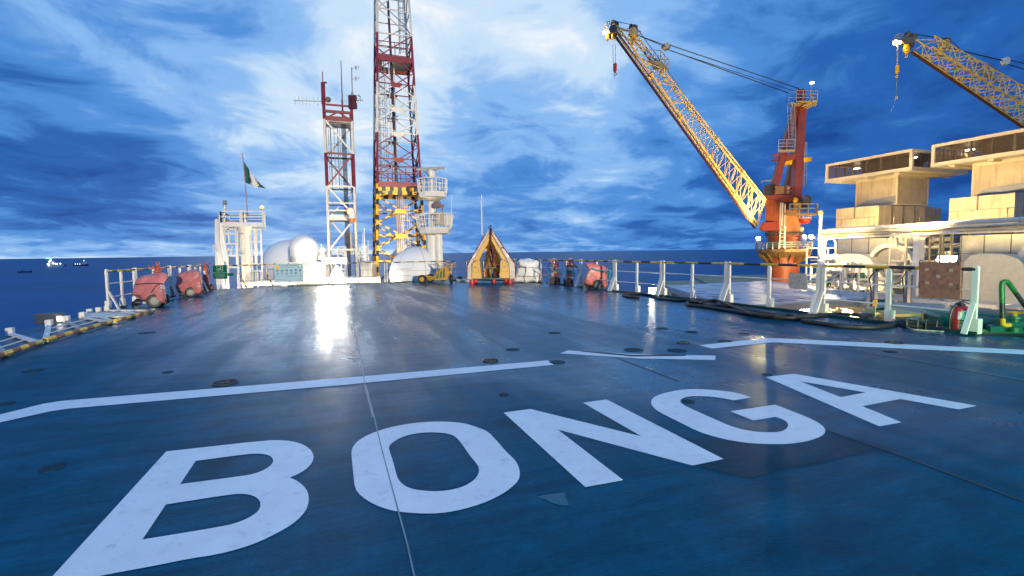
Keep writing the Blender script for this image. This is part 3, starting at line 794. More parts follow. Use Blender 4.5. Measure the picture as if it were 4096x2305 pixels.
for r_ in range(2):
    for k in range(6):
        b = MB()
        p = f_(.11 + .157*k, .375 + r_*.165)
        if r_ == 0 or k == 4:
            b.cyl(p, p + nn*.003, .056, n=14)
            b.box(p + nn*.004 + yd*(.012 if k % 2 else -.012), (.05, .003, .035), (xd, nn, yd), 1)
        elif k < 4:
            b.ring(p + nn*.002, .048, .007, nn, 16, 4); b.bar(p + (xd-yd)*.03 + nn*.003, p - (xd-yd)*.03 + nn*.003, .010, .003, 0, nn)
        else:
            b.bar(p - xd*.05, p + xd*.05, .012, .003, 0, nn); b.bar(p - yd*.05, p + yd*.05, .012, .003, 0, nn)
        b.build('safety_icon', [INKB, SIGNC], t, smooth=0)
for u, v in ((.02,0),(.5,0),(.98,0),(.03,1.0),(.52,1.0),(.98,.99)): b = MB(); b.tube([f_(u, v) + yd*.05, f_(u, v) - yd*.03], .018, 6); b.build('tie', WIRE, t)

# panel and sheet on the right railing
def hung(sec, c, quad, name, label, m, off, th):
    A, B = RS[sec], RS[sec+1]
    P = [ONP(c, x, y, A, B, off) for x, y in quad]
    t = thing(name, label, 'panel', ground(mid(*P)))
    b = MB(); b.plate(P, th); b.build('board', m, t, smooth=0)
    return t, P
t, P = hung(7, 'd2', ((1368,428),(1850,424),(1840,864),(1362,836)), 'notice_board', 'large brown panel with small square stickers hung on the nearest railing', PANEL, .045, .02)
n_ = (P[1]-P[0]).cross(P[3]-P[0]).normalized()
if n_.dot(CAM-P[0]) < 0: n_ = -n_
for u, v, s_ in ((.22,.21,.055),(.80,.22,.055),(.50,.39,.06),(.23,.58,.05),(.80,.60,.05)):
    q = P[0].lerp(P[1], u).lerp(P[3].lerp(P[2], u), v) + n_*.024
    b = MB(); b.box(q, (s_, .004, s_*.9), ((P[1]-P[0]).normalized(), n_, UZ)); b.build('sticker', mat('sticker', (.46,.36,.25), .5), t, smooth=0)
for u, v in ((.04,.02),(.96,.02),(.03,.62),(.95,.66)):
    q = P[0].lerp(P[1], u).lerp(P[3].lerp(P[2], u), v) + n_*.02; b = MB(); b.ring(q - n_*.04, .05, .007, (P[1]-P[0]), 14, 5); b.build('cable_tie', BLK, t)
t, P = hung(6, 'c8', ((2010,516),(2272,525),(2285,760),(2022,742)), 'metal_placard', 'small grey metal sheet hung on the railing in front of the orange crane pedestal', SHEET, .05, .008)
# ------------------------------------------------------------------ wheels, carts, extinguishers
def wheel(parent, c, axis, r, w, hubm, name='wheel'):
    axis = V(axis).normalized()
    b = MB(); b.lathe([(r*.58, -w*.5), (r*.86, -w*.5), (r*.97, -w*.36), (r, -w*.1), (r, w*.1), (r*.97, w*.36), (r*.86, w*.5), (r*.58, w*.5)], c, 24, 0, axis)
    o = b.build(name, RUB, parent)
    b = MB(); b.lathe([(.02, -w*.52), (r*.56, -w*.50), (r*.6, -w*.3), (r*.6, w*.3), (r*.56, w*.50), (.03, w*.40), (.02, w*.55)], c, 18, 0, axis)
    for k in range(6):
        a = k*math.pi/3; h = V((1,0,0)) if abs(axis.x) < .9 else V((0,1,0)); x = axis.cross(h).normalized(); y = axis.cross(x)
        for s_ in (-1, 1):
            q = V(c) + (x*math.cos(a)+y*math.sin(a))*r*.38 + axis*s_*w*.44; b.cyl(q, q + axis*s_*.012, r*.07, n=6, mi=1)
    b.build('rim', [hubm, BLK], o)
    return o
HUBG = mat('wheel_hub_grey', (.09, .11, .12), .45, .3)
def cart(c, Y, outline, label, m, wheels, depth, strap=None, group='covered wheeled fire units', slogan=None):
    P = PL(c, Y, outline)
    base = ground(mid(*P))
    t = thing('covered_cart', label, 'cart', base, 0, group)
    b = MB(); dv = VD(mid(*P))*depth; b.puff(P, dv, 13, 0, 5, .05, 3.2, flat=.06, rnd=.22); b.build('tarpaulin', m, t, smooth=60)
    for (x, y, rp), yo in wheels:
        q = W(c, x, y, Y + yo*dv.y/depth); r = rp/CR[c][2]/FPX*q.y; q.z = r
        wheel(t, q, dv, r, .13, HUBG)
    b = MB(); xs = [p.x for p in P]; x0, x1 = min(xs), max(xs)
    for yo in (.15, .85): b.bar(V((x0+.15, Y, .2)) + dv*yo, V((x1-.1, Y, .2)) + dv*yo, .05)
    b.bar(V((x0+.15, Y, .22)) + dv*.5, V((x0-.02, Y, .10)) + dv*.5, .05); b.bar(V((x0, Y, .12)) + dv*.5, V((x0, Y, .0)) + dv*.5, .05)
    b.build('chassis', BLK, t, smooth=0)
    for sp, sm, sr in strap or []:
        b = MB(); b.tube([W(c, x, y, Y + dy) for x, y, dy in sp], sr, 6); b.build('rope', sm, t)
    for (x, y, s, w_) in slogan or []:
        text(w_, t, W(c, x, y, Y - .055), (1, 0, -.05), UZ, s, SIGNW)
    return t
YC = 14.35
cart('c2', YC, [(705,930),(715,860),(790,670),(860,630),(1000,600),(1110,570),(1190,560),(1250,590),(1282,630),(1262,690),(1200,735),(1225,820),(1255,1000),(1245,1040),(1130,1040),(960,1010),(860,1010),(800,950)],
     'large red tarpaulin covered cart with big wheel, nearest on the left edge', TARP, [((1063,1005,108), .0), ((1190,985,100), .75)], .8,
     strap=[([(760,745,.02),(900,735,-.05),(1050,728,-.06),(1190,732,-.02)], WIRE, .016), ([(1000,880,-.06),(1110,840,-.06),(1230,815,-.02)], WIREW, .012), ([(1180,730,-.03),(1090,760,-.06),(1000,885,-.06)], WIRE, .010)],
     slogan=[(1185,770,.07,'FIRE'),(1190,800,.06,'UNIT'),(1130,845,.06,'FOAM')])
cart('c2', 17.9, [(1395,780),(1415,610),(1440,585),(1600,540),(1690,518),(1745,525),(1790,610),(1815,740),(1812,830),(1770,905),(1700,925),(1560,920),(1470,880),(1410,820)],
     'smaller dark red covered cart standing left of the tall extinguisher and green sign', TARP, [((1632,868,78), .0), ((1760,860,70), .7)], .75,
     slogan=[(1765,775,.07,'FOAM')])
cart('c7', 19.0, [(1222,670),(1250,560),(1290,470),(1340,410),(1300,400),(1258,350),(1275,318),(1340,315),(1420,325),(1500,345),(1590,380),(1628,415),(1630,600),(1625,760),(1560,770),(1480,740),(1400,715),(1300,705)],
     'pink red covered cart tied with teal rope by the right railing', PINKT, [((1462,706,84), .0), ((1330,715,74), .8)], .8,
     strap=[([(1350,398,-.02),(1400,418,-.06),(1470,440,-.07),(1560,452,-.06),(1640,455,.0)], BROPE, .03), ([(1640,452,.02),(1665,440,.0),(1680,470,.0),(1660,500,.02),(1655,590,.05)], BROPE, .05), ([(1240,690,.0),(1250,740,.0),(1290,780,.0),(1320,790,.0)], BLK, .014)],
     slogan=[(1360,452,.1,'FIRE'),(1310,530,.09,'UN'),(1372,560,.08,'IT')])

# fire monitor sticking up behind the large left cart
p = ONP('c2', 1115, 560, LS[1], LS[2], .30); g0 = ground(p)
t = thing('fire_monitor', 'dark red fire monitor with handles above the large red cart', 'fire monitor', g0)
b = MB(); b.cyl(g0, g0 + UZ*.98, .06, .06, 14); b.lathe([(.12, .97), (.14, 1.0), (.13, 1.04), (.06, 1.08)], g0, 18); b.build('pedestal', ORED, t)
b = MB(); b.tube([g0 + V((-.30,0,1.20)), g0 + V((-.26,0,1.13)), g0 + V((-.14,0,1.10)), g0 + V((.14,0,1.11)), g0 + V((.26,0,1.14)), g0 + V((.29,0,1.19))], .017, 6); b.build('handle', ORED, t)
b = MB(); b.lathe([(.07,1.07),(.06,1.15),(.035,1.2),(.03,1.27)], g0, 14); b.ring(g0 + UZ*1.27 + V((.02,0,0)), .055, .014, (0,1,0), 14, 6); b.cyl(g0 + UZ*1.15, g0 + V((.03,-.25,1.2)), .035, .025, 10); b.build('nozzle', ORED, t)

# tall extinguisher on its trolley, left
def trolley_ext(loc, label, h, r, m, tilt=0.0, rz=0.0, hose=True, rope=None, extra=None, wr=.14, horn=False):
    t = thing('trolley_extinguisher', label, 'fire extinguisher', loc, rz, 'wheeled fire extinguishers')
    t.rotation_euler = (0, tilt, rz)
    L_ = lambda b, n, mm, par=t, **k: b.build(n, mm, par, local=True, **k)
    b = MB(); b.lathe([(r*.6,.06),(r*.95,.07),(r,.12),(r,h*.80),(r*.92,h*.87),(r*.6,h*.93),(r*.28,h*.95),(r*.28,h*.985)], (0,0,0), 22)
    cyl_ = L_(b, 'cylinder', m)
    b = MB(); b.cyl((0,0,h*.97), (0,0,h*1.03), r*.35, n=10); b.bar((-.02,0,h*1.02), (.10,-.02,h*1.04), .03, .03); b.ring((.02,-.02,h*1.06), .055, .012, (0,1,0), 12, 5)
    L_(b, 'valve', ORED)
    b = MB()
    for s_ in (-1, 1):
        b.tube([(s_*r*1.15, .07, .05), (s_*r*1.15, .08, h*.85), (s_*r*1.6, .02, h*.99), (s_*r*2.2, -.02, h*1.03)], .017, 6)
        b.bar((s_*r*1.15, .05, .05), (s_*r*1.05, -r*1.1, .04), .03)
    for k in (.25, .55, .8): b.ring((0, 0, h*k), r*1.04, .010, UZ, 22, 5)
    L_(b, 'trolley_frame', ORED)
    for s_ in (-1, 1):
        b = MB(); b.lathe([(.02,-.03),(wr,-.03),(wr,.03),(.02,.03)], (s_*(r*1.15+.05), .08, wr), 18, 0, V((1,0,0))); w_ = L_(b, 'wheel', RUB)
        b = MB(); b.lathe([(.01,-.034),(wr*.5,-.034),(wr*.5,.034),(.01,.034)], (s_*(r*1.15+.05), .08, wr), 12, 0, V((1,0,0))); b.build('rim', ORED, w_, local=True)
    if hose:
        b = MB(); b.tube([(.05,-.03,h*1.0), (r*1.4,-.05,h*.95), (r*1.9,-.04,h*.8), (r*1.5,-.06,h*.6), (r*1.25,-.05,h*.72), (r*1.2,-.04,h*.84)], .016, 6); L_(b, 'hose', BLK)
    if horn:
        b = MB(); b.cyl((-r*.6,-r*.9,h*.78), (-r*2.6,-r*.9,h*1.08), .035, .05, 10); L_(b, 'discharge_horn', ORED)
    b = MB(); b.lathe([(r*1.012,h*.60),(r*1.014,h*.76)], (0,0,0), 22); bm_ = b
    lab = MB(); n = 8
    for k in range(n):
        a0_, a1_ = -R(60) - R(55)*k/n, -R(60) - R(55)*(k+1)/n
        q = lambda a, z: V((math.cos(a)*r*1.015, math.sin(a)*r*1.015, z))
        lab.add([q(a0_, h*.62), q(a1_, h*.62), q(a1_, h*.76), q(a0_, h*.76)], [(0,1,2,3)])
    L_(lab, 'label_sticker', SIGNW, cyl_)
    if rope:
        b = MB()
        for k in range(4): b.ring((0,0,h*.50 + .03*k), r*1.10 + .01*(k % 2), .014, V((.1*(k % 2),.05,1)), 20, 5)
        b.tube([(r*1.1,0,h*.55),(r*1.8,-.02,h*.57),(r*2.3,0,h*.48),(r*2.4,.02,h*.34)], .02, 5)
        b.tube([(r*1.1,0,h*.52),(r*1.6,-.02,h*.50),(r*1.9,0,h*.36),(r*1.8,.02,h*.22)], .018, 5)
        L_(b, 'tie_rope', rope)
    for f in extra or []: f(t, L_)
    return t
e_ = D('c2', 1885, 850); trolley_ext(e_, 'tall dark red trolley extinguisher left of the green safety sign', 1.15, .107, ORED)
e1_ = D('c7', 745, 672)
def drum(t, L_):
    b = MB(); b.lathe([(.02,-.05),(.17,-.05),(.18,0),(.17,.05),(.02,.05)], (-.16,-.20,.18), 24, 0, V((.1,1,0))); L_(b, 'hose_drum', RUB)
    b = MB(); b.tube([(-.1,-.1,1.05),(-.32,-.1,.95),(-.36,-.08,.72),(-.18,-.14,.55),(-.05,-.16,.66)], .018, 6); b.bar((-.12,-.16,1.0),(-.17,-.16,.62),.07,.05); L_(b, 'hose', BLK)
    b = MB(); b.bar((-.75,.05,.72),(-.05,.0,.30),.05,.04); b.tube([(-.62,-.02,.70),(-.66,-.03,.4),(-.58,0,.30)], .025, 5); L_(b, 'boom_pole', BLK)
trolley_ext(e1_, 'red trolley extinguisher with black drum and white rope, beside the wrapped bundle', 1.06, .107, EXT, rope=ROPE, hose=False, horn=True, extra=[drum])
e2_ = D('c7', 960, 700)
def sling(t, L_):
    b = MB(); b.bar((.22,.02,.95),(.55,.10,.52),.05,.03); L_(b, 'sling', BLK)
    b = MB()
    for s_ in (-1, 1): b.ring((s_*.10,-.12,.93), .085, .018, V((.3*s_,1,0)), 14, 5)
    L_(b, 'gauge_ring', ORED)
trolley_ext(e2_, 'orange rusty trolley extinguisher with twin gauges, leaning by the right railing', 1.10, .107, ORED, tilt=.06, rope=BROPE, extra=[sling])

# hand extinguisher standing by the last railing post
p = D('e7', 548, 1392); t = thing('fire_extinguisher', 'red hand fire extinguisher standing at the foot of the nearest railing post', 'fire extinguisher', p)
L_ = lambda b, n, mm, par=t, **k: b.build(n, mm, par, local=True, **k)
b = MB(); b.lathe([(.105,0),(.118,.01),(.121,.03),(.121,.40),(.112,.435),(.085,.462),(.05,.472),(.045,.49)], (0,0,0), 28); cy = L_(b, 'cylinder', EXT)
b = MB(); b.lathe([(.055,.47),(.058,.50),(.03,.505),(.025,.54)], (0,0,0), 16); b.bar((-.07,0,.575),(.10,0,.56),.035,.02); b.bar((.02,0,.545),(.14,-.01,.495),.03,.012); b.bar((-.03,0,.54),(.13,-.01,.565),.03,.012)
L_(b, 'handle', mat('blue_black_handle', (.02,.035,.09), .4))
b = MB(); b.tube([(-.03,-.01,.52),(-.10,-.02,.51),(-.18,-.03,.43),(-.215,-.03,.30),(-.22,-.03,.12),(-.215,-.03,.06)], .016, 8); L_(b, 'hose', BLK)
for a0_, a1_, z0_, z1_, mm in ((-150,-88,.24,.375,SIGNW), (-155,-85,.07,.225,mat('printed_red', (.42,.05,.04), .35))):
    lb = MB()
    for k in range(8):
        q = lambda a, z: V((math.cos(R(a))*.1225, math.sin(R(a))*.1225, z)); s0 = a0_ + (a1_-a0_)*k/8; s1 = a0_ + (a1_-a0_)*(k+1)/8
        lb.add([q(s0,z0_), q(s1,z0_), q(s1,z1_), q(s0,z1_)], [(0,1,2,3)])
    L_(lb, 'label_sticker', mm, cy)
    b = MB()
    for k in range(6):
        z = z0_ + (z1_-z0_)*(.12 + .15*k)
        for a in range(int(a0_)+8, int(a1_)-8, 5):
            q = V((math.cos(R(a))*.1235, math.sin(R(a))*.1235, z)); b.box(q, (.007, .002, .005), (V((-math.sin(R(a)), math.cos(R(a)), 0)), V((math.cos(R(a)), math.sin(R(a)), 0)), UZ))
    L_(b, 'print', INKD if mm == SIGNW else SIGNW, cy, smooth=0)
b = MB(); b.cyl((.125,-.02,.37),(.125,-.02,.42),.02,n=8); L_(b, 'gauge', GRNP)

# ------------------------------------------------------------------ white wrapped bundle
Yb = 23.6
P = PL('c7', Yb, [(8,640),(20,590),(55,540),(85,470),(78,420),(100,370),(95,300),(130,265),(210,258),(300,262),(390,275),(430,300),(432,350),(410,390),(450,440),(468,490),(440,560),(462,610),(450,640),(330,640),(200,650),(100,645)])
t = thing('wrapped_bundle', 'bulky white plastic wrapped bundle tied with grey cord by the railing', 'bundle', ground(mid(*P)))
b = MB(); b.puff([p for p in P], VD(mid(*P))*.8, 13, 0, 5, .085, 3.4, power=3.2, flat=0.01, rnd=.25); b.build('wrapping', WRAP, t, smooth=70)
b = MB(); b.tube(PL('c7', Yb-.05, [(85,405),(110,385),(220,392),(330,392),(440,400)]), .014, 5); b.tube(PL('c7', Yb-.06, [(225,385),(230,440),(210,520),(195,560),(215,640)]), .014, 5); b.tube(PL('c7', Yb-.04, [(80,535),(200,540),(330,540),(450,535)]), .012, 5)
b.tube(PL('c7', Yb-.06, [(120,385),(150,365),(190,378),(225,390),(222,360)]), .014, 5)
b.build('cord', WIRE, t)

# ------------------------------------------------------------------ yellow transfer capsule
Yk = 22.9
t = thing('transfer_capsule', 'yellow tent shaped personnel transfer capsule lettered C and B on red feet', 'transfer capsule', ground(W('e8', 655, 1300, Yk + .9)))
K = lambda pts, dy=0: PL('e8', Yk + dy, pts)
sl = [(540,208),(598,196),(605,212),(232,872),(205,905),(212,1268),(102,1258),(112,935),(165,842)]
sr_ = [(682,196),(742,200),(985,570),(1205,890),(1218,915),(1236,1240),(1100,1252),(1080,895),(1055,840)]
lab_ = 'pale left frame strip lettered C'
for q, edge, nm, ltr, lp in ((sl, ((540,208),(165,842),(112,935),(102,1258)), lab_, 'C', (357,552)), (sr_, ((742,200),(1205,890),(1218,915),(1236,1240)), 'pale right frame strip lettered B', 'B', (928,532))):
    b = MB(); b.prism(K(q), V((0, .30, 0))); o = b.build('frame_strip', CAPW, t, smooth=0, bevel=.012); o['label'] = nm
    b = MB(); b.tube(K(edge, -.012), .022, 6); b.build('edge_bar', MAROON, o)
    inner = ((598,215),(228,872),(205,905),(212,1268)) if ltr == 'C' else ((690,212),(1055,840),(1080,895),(1100,1252))
    b = MB(); b.tube(K(inner, -.012), .016, 6); b.build('edge_bar', GREYP, o)
    xd = W('e8', *lp, Yk) ; sg = -1 if ltr == 'B' else 1
    text(ltr, o, W('e8', *lp, Yk - .016), V((.55, 0, .22*0 - .45*(-sg)*-1 + 0)) if False else V((.9, 0, sg*.35)), UZ, .22, INKD)
    ov = (258,722) if ltr == 'C' else (1040,703)
    b = MB(); c0 = W('e8', *ov, Yk - .006); a = R(58 if ltr == 'C' else 122); xx = V((math.cos(a),0,math.sin(a))); yy = V((-math.sin(a),0,math.cos(a)))
    b.prism([c0 + xx*.115*math.cos(k*.3142) + yy*.068*math.sin(k*.3142) for k in range(20)], V((0,-.012,0))); b.build('window', SIGNW, o)
    for (x, y, w_, h_, mm) in (((152,1112,.09,.11,SIGNC), (148,1000,.17,.012,GREYP), (150,1190,.19,.015,GREYP)) if ltr == 'C' else ((1160,1085,.11,.09,SIGNC), (1155,960,.20,.012,GREYP), (1165,1180,.22,.015,GREYP), (1128,828,.14,.05,GREYP))):
        b = MB(); b.box(W('e8', x, y, Yk - .008), (w_, .01, h_)); b.build('plate', mm, o, smooth=0)
for q, pod, hole, lip in (([(600,222),(632,240),(625,350),(540,520),(395,772),(232,858)], [(222,885),(375,805),(400,850),(440,1242),(222,1250)], (300,988), [(235,905),(355,845),(372,1110),(250,1110)]),
                     ([(655,240),(690,222),(1070,858),(905,785),(790,570),(665,350)], [(915,803),(1072,880),(1085,1236),(860,1230),(882,850)], (982,970), [(925,850),(1040,905),(1050,1090),(905,1090)])):
    b = MB(); b.prism(K(q, .05), V((0, .22, 0))); b.build('side_panel', CAPY, t, smooth=0, bevel=.01)
    b = MB(); b.prism(K(pod, .02), V((0, .75, 0))); o = b.build('seat_pod', CAPY, t, smooth=0, bevel=.03)
    b = MB(); lp = K(lip, .012)
    for i in range(4): b.bar(lp[i], lp[(i+1) % 4], .012, .008)
    b.build('hatch_line', DGREY, o, smooth=0)
    b = MB(); b.box(W('e8', *hole, Yk + .012), (.10, .015, .07)); b.box(W('e8', hole[0]+6, hole[1]-4, Yk + .006), (.05, .015, .03), None, 1); b.build('latch', [BRONZE, CAPY], o, smooth=0)
b = MB(); b.prism(K([(560,420),(640,350),(720,420),(845,720),(850,800),(870,860),(872,1235),(500,1215),(520,860),(540,800),(540,540)], 1.55), V((0, .12, 0))); b.build('back_frame', CAPO, t, smooth=0, bevel=.02)
for s_ in (0, 1):
    b = MB(); b.prism(K([(600,240),(640,260),(400,800),(225,870)] if not s_ else [(680,240),(650,260),(890,800),(1060,870)], .9), V((0, .12, 0))); b.build('rear_panel', CAPO, t, smooth=0)
b = MB(); b.puff(K([(560,605),(660,590),(765,605),(742,700),(775,820),(870,992),(680,1000),(482,1000),(560,900),(590,720)], .62), V((0,.5,0)), 7, 0, 3, .02, 5, power=3); b.build('seat_cover', BROWNF, t, smooth=60)
b = MB(); b.bar(W('e8', 482, 1000, Yk+.6), W('e8', 872, 996, Yk+.6), .05, .05, 0); b.bar(W('e8', 680, 1000, Yk+.85), W('e8', 680, 1245, Yk+.85), .14, .14, 0); b.build('seat_column', DGREY, t, smooth=0)
for q in ([(560,1040),(545,1120),(560,1200)], [(720,1190),(760,1120),(850,1095)], [(725,1200),(800,1150),(855,1190)]):
    b = MB(); b.tube(K(q, .55), .045, 6); b.build('harness', STRAP if q[0][0] > 600 else MAROON, t)
b = MB(); b.tube(K([(665,70),(668,160),(648,280),(655,400),(690,560),(715,680),(745,780),(810,960)], -.05), .045, 6); b.tube(K([(655,480),(630,640),(590,760)], .2), .03, 6); b.tube(K([(660,560),(690,700),(715,880)], .2), .03, 6); b.build('lifting_strap', STRAP, t)
b = MB(); b.prism(K([(540,208),(575,150),(620,125),(680,110),(745,198),(690,215),(600,215)], .15), V((0,.25,0))); b.build('top_bracket', GREYP, t, smooth=0)
b = MB(); b.ring(W('e8', 632, 62, Yk+.1), .055, .016, (0,1,0), 16, 6); b.ring(W('e8', 648, 28, Yk+.1), .045, .014, (.7,.7,0), 16, 6); b.cyl(W('e8', 640, 150, Yk+.1), W('e8', 645, 85, Yk+.1), .035, n=8); b.build('shackle', WIRE, t)
g_ = K([(205,1250),(1100,1245)], 0); g_[0].z = g_[1].z = (g_[0].z + g_[1].z)/2
b = MB(); b.ext(g_[0] - UZ*.03, g_[1]-g_[0], V((0,1.75,0)), UZ*.05); b.build('floor_plate', mat('capsule_floor', (.05,.10,.09), .5), t, smooth=0)
for x, dy in ((222, .12), (1105, .12), (728, 1.0), (300, 1.6), (1010, 1.6)):
    q = ground(W('e8', x, 1300, Yk + dy)); b = MB(); b.lathe([(.115,.0),(.125,.03),(.125,.10),(.11,max(.13, g_[0].z-.03))], q, 18); b.build('foot', mat('foot_red', (.50,.03,.02), .4), t)

# ------------------------------------------------------------------ yellow tow dolly, bottles
Yd = 23.9
b0 = D('c4', 1155, 1280); Yd = b0.y
t = thing('tow_dolly', 'yellow two axle tow dolly with green and black striped side', 'dolly', ground(W('c4', 1300, 1230, Yd + .4)))
K = lambda pts, dy=0: PL('c4', Yd + dy, pts)
q = W('c4', 1157, 1232, Yd); r_ = 47/2.6367/FPX*Yd; q.z = r_; wheel(t, q, (.15, 1, 0), r_, .16, mat('hub_yellow', (.60,.34,.02), .45))
q2 = q + V((.25, .95, 0)); wheel(t, q2, (.15, 1, 0), r_, .16, MATS['hub_yellow'])
q = W('c4', 1463, 1222, Yd + .2); q.z = r_*.95; wheel(t, q, (1, .35, 0), r_*.95, .13, MATS['hub_yellow'])
b = MB(); b.bar(*K([(1190,1200),(1420,1225)], .12), .07, .07); b.bar(*K([(1190,1228),(1420,1232)], .12), .07, .05); b.bar(*K([(1190,1205),(1420,1225)], .8), .07, .07)
b.bar(*K([(1105,1200),(1200,1195)], .3), .06, .06); b.bar(W('c4',1157,1225,Yd+.05), W('c4',1180,1225,Yd+1.0), .06, .06); b.bar(*K([(1290,1210),(1330,1120)], .1), .05, .05); b.bar(*K([(1405,1160),(1470,1155)], .15), .10, .10); b.bar(*K([(1405,1170),(1425,1230)], .15), .08, .08); b.bar(*K([(1463,1100),(1463,1180)], .2), .05, .05)
b.build('chassis', DYEL, t, smooth=0)
sd = K([(1332,1118),(1402,1100),(1405,1215),(1300,1228)], .02)
b = MB()
n = 9
for i in range(n):
    a0_, a1_ = i/n, (i+1)/n
    b.prism([sd[3].lerp(sd[2], a0_), sd[3].lerp(sd[2], a1_), sd[0].lerp(sd[1], a1_), sd[0].lerp(sd[1], a0_)], V((.1,.7,0)), (2, 0, 1)[i % 3])
b.build('striped_body', [BLK, DYEL, DGRN], t, smooth=0)
b = MB(); b.bar(*K([(1285,1200),(1430,1075)], -.03), .09, .05); b.bar(*K([(1430,1075),(1375,1050)], -.03), .08, .05); b.bar(*K([(1340,1095),(1305,1060)], -.02), .07, .05); b.bar(*K([(1305,1060),(1395,1062)], .3), .03); b.build('lift_arm', DYEL, t, smooth=0)
b = MB(); b.tube(K([(1420,1080),(1455,1075),(1500,1072),(1515,1085),(1500,1105),(1440,1100)], .15), .022, 6); b.bar(*K([(1480,1062),(1463,1105)], .15), .05); b.build('tow_handle', DYEL, t)
b = MB(); b.box(W('c4', 1348, 1108, Yd-.01), (.22, .03, .09)); b.build('data_plate', SIGNC, t, smooth=0)
t = thing('float_bottle', 'grey white pair of bottles with black strap lying left of the capsule', 'bottle', D('c6', 990, 905))
q0 = D('c6', 905, 895); b = MB()
for i, (x0, x1) in enumerate(((900, 1000), (1005, 1092))):
    a, c_ = D('c6', x0, 905), D('c6', x1, 910); a.z = c_.z = .085; dd = (c_-a).normalized(); b.lathe([(.03,0),(.065,.03),(.08,.07),(.08,(c_-a).length-.07),(.065,(c_-a).length-.03),(.03,(c_-a).length)], a, 16, 0, dd)
b.build('bottle', WRAP, t)
b = MB(); P = PL('c6', q0.y + .1, [(893,868),(905,835),(940,815),(985,820),(992,858),(950,870)]); b.puff(P, V((0,.3,0)), 7, 0, 3, .02, 6, flat=.02); b.build('strap_bag', RUB, t, smooth=60)
# ------------------------------------------------------------------ helpers for steelwork
def ladder(t, a, b_, w=.45, wd=None, m=GALV, cage=0.0, step=.32, nm='ladder', rr=.02):
    a, b_ = V(a), V(b_); d = (b_-a).normalized(); x = (wd or AX).normalized(); n = int((b_-a).length/step)
    b = MB()
    for s_ in (-.5, .5): b.bar(a + x*w*s_, b_ + x*w*s_, rr*2, rr*2)
    for i in range(1, n): p = a.lerp(b_, i/n); b.bar(p - x*w/2, p + x*w/2, rr*1.2, rr*1.2)
    if cage:
        y = d.cross(x); y = -y if y.dot(CAM - a) < 0 else y
        k = max(2, int((b_-a).length/1.0)); arc = [R(a_) for a_ in range(0, 181, 30)]
        for i in range(k+1):
            p = a.lerp(b_, i/k); b.tube([p + x*math.cos(q)*cage + y*math.sin(q)*cage*1.4 for q in arc], rr*.7, 4)
        for q in arc[1:-1]: o = x*math.cos(q)*cage + y*math.sin(q)*cage*1.4; b.bar(a + o, b_ + o, rr*1.3, rr*.8)
    return b.build(nm, m, t, smooth=0)
def handrail(t, P, h=1.0, m=GALV, r_=.022, closed=False, levels=(1.0, .5), posts=True, nm='handrail', toe=True):
    P = [V(p) for p in P]; b = MB(); Q = P + ([P[0]] if closed else [])
    for f in levels: 
        for i in range(len(Q)-1): b.bar(Q[i] + UZ*h*f, Q[i+1] + UZ*h*f, r_*2, r_*2)
    if toe:
        for i in range(len(Q)-1): b.bar(Q[i] + UZ*.06, Q[i+1] + UZ*.06, .015, .10)
    if posts:
        for i in range(len(Q)-1):
            n = max(1, round((Q[i+1]-Q[i]).length/.8))
            for k in range(n): p = Q[i].lerp(Q[i+1], k/n); b.bar(p, p + UZ*h, r_*2, r_*2)
        b.bar(Q[-1], Q[-1] + UZ*h, r_*2, r_*2)
    return b.build(nm, m, t, smooth=0)
def whip(c, x, y0, y1, Y, label, r_=.022, m=None):
    a, b_ = W(c, x, y1, Y), W(c, x, y0, Y); b_ = V((a.x, a.y, b_.z)); t = thing('whip_antenna', label, 'antenna', a, 0, 'whip antennas behind the far edge')
    b = MB(); b.cyl(a, b_, r_, r_*.6, 7); b.build('rod', m or WHITE, t); b = MB(); b.cyl(a, a.lerp(b_, .22), r_*1.5, n=8); b.build('base', m or WHITE, t)

# ------------------------------------------------------------------ white platform tower with flag on the far left
Yp = 24.4
K = lambda x, y, dy=0: W('c3', x, y, Yp + dy)
lowz = -2.0
def dn(p, z=lowz): return V((p.x, p.y, z))
t = thing('platform_tower', 'white column tower with railed platform and ladders behind the green sign', 'platform tower', dn(K(430, 1280)))
p = K(433, 745); b = MB(); b.cyl(dn(p), p, .19, .19, 20); b.lathe([(.19, -.45),(.34, 0)], p, 20); b.build('column', CREAM, t)
p0, p1 = K(262, 722), K(628, 722); zt = K(430, 705).z; zb = K(430, 745).z
b = MB(); b.hexa([V((p0.x,p0.y-.5,zb)), V((p1.x,p1.y-.2,zb)), V((p1.x-.8,p1.y+1.6,zb)), V((p0.x-.8,p0.y+1.6,zb)), V((p0.x,p0.y-.5,zt)), V((p1.x,p1.y-.2,zt)), V((p1.x-.8,p1.y+1.6,zt)), V((p0.x-.8,p0.y+1.6,zt))])
b.build('platform', WHITE, t, smooth=0)
hh = K(430, 600).z - zt
handrail(t, [V((p0.x,p0.y-.5,zt)), V((p1.x,p1.y-.2,zt)), V((p1.x,p1.y+1.6,zt)) + V((-.8,0,0)), V((p0.x,p0.y+1.6,zt)) + V((-.8,0,0))], hh, WHITE, .024, True, toe=False)
b = MB(); b.bar(K(395, 735), K(400, 580), .09, .09); b.build('corner_post', WHITE, t, smooth=0); b = MB(); b.bar(K(625, 745, -.15), K(622, 600, -.15), .06, .06); b.build('corner_post', WHITE, t, smooth=0)
p = K(437, 700, .6); b = MB(); b.cyl(V((p.x,p.y,zt)), V((p.x,p.y,K(437,592).z)), .13, .13, 16); b.build('drum', GALV, t)
for x, w_ in ((388, .035), (400, .045), (411, .035)):
    p = K(x, 770, -.25); b = MB(); b.cyl(dn(p), p, w_, n=8); b.build('riser_pipe', CREAM, t)
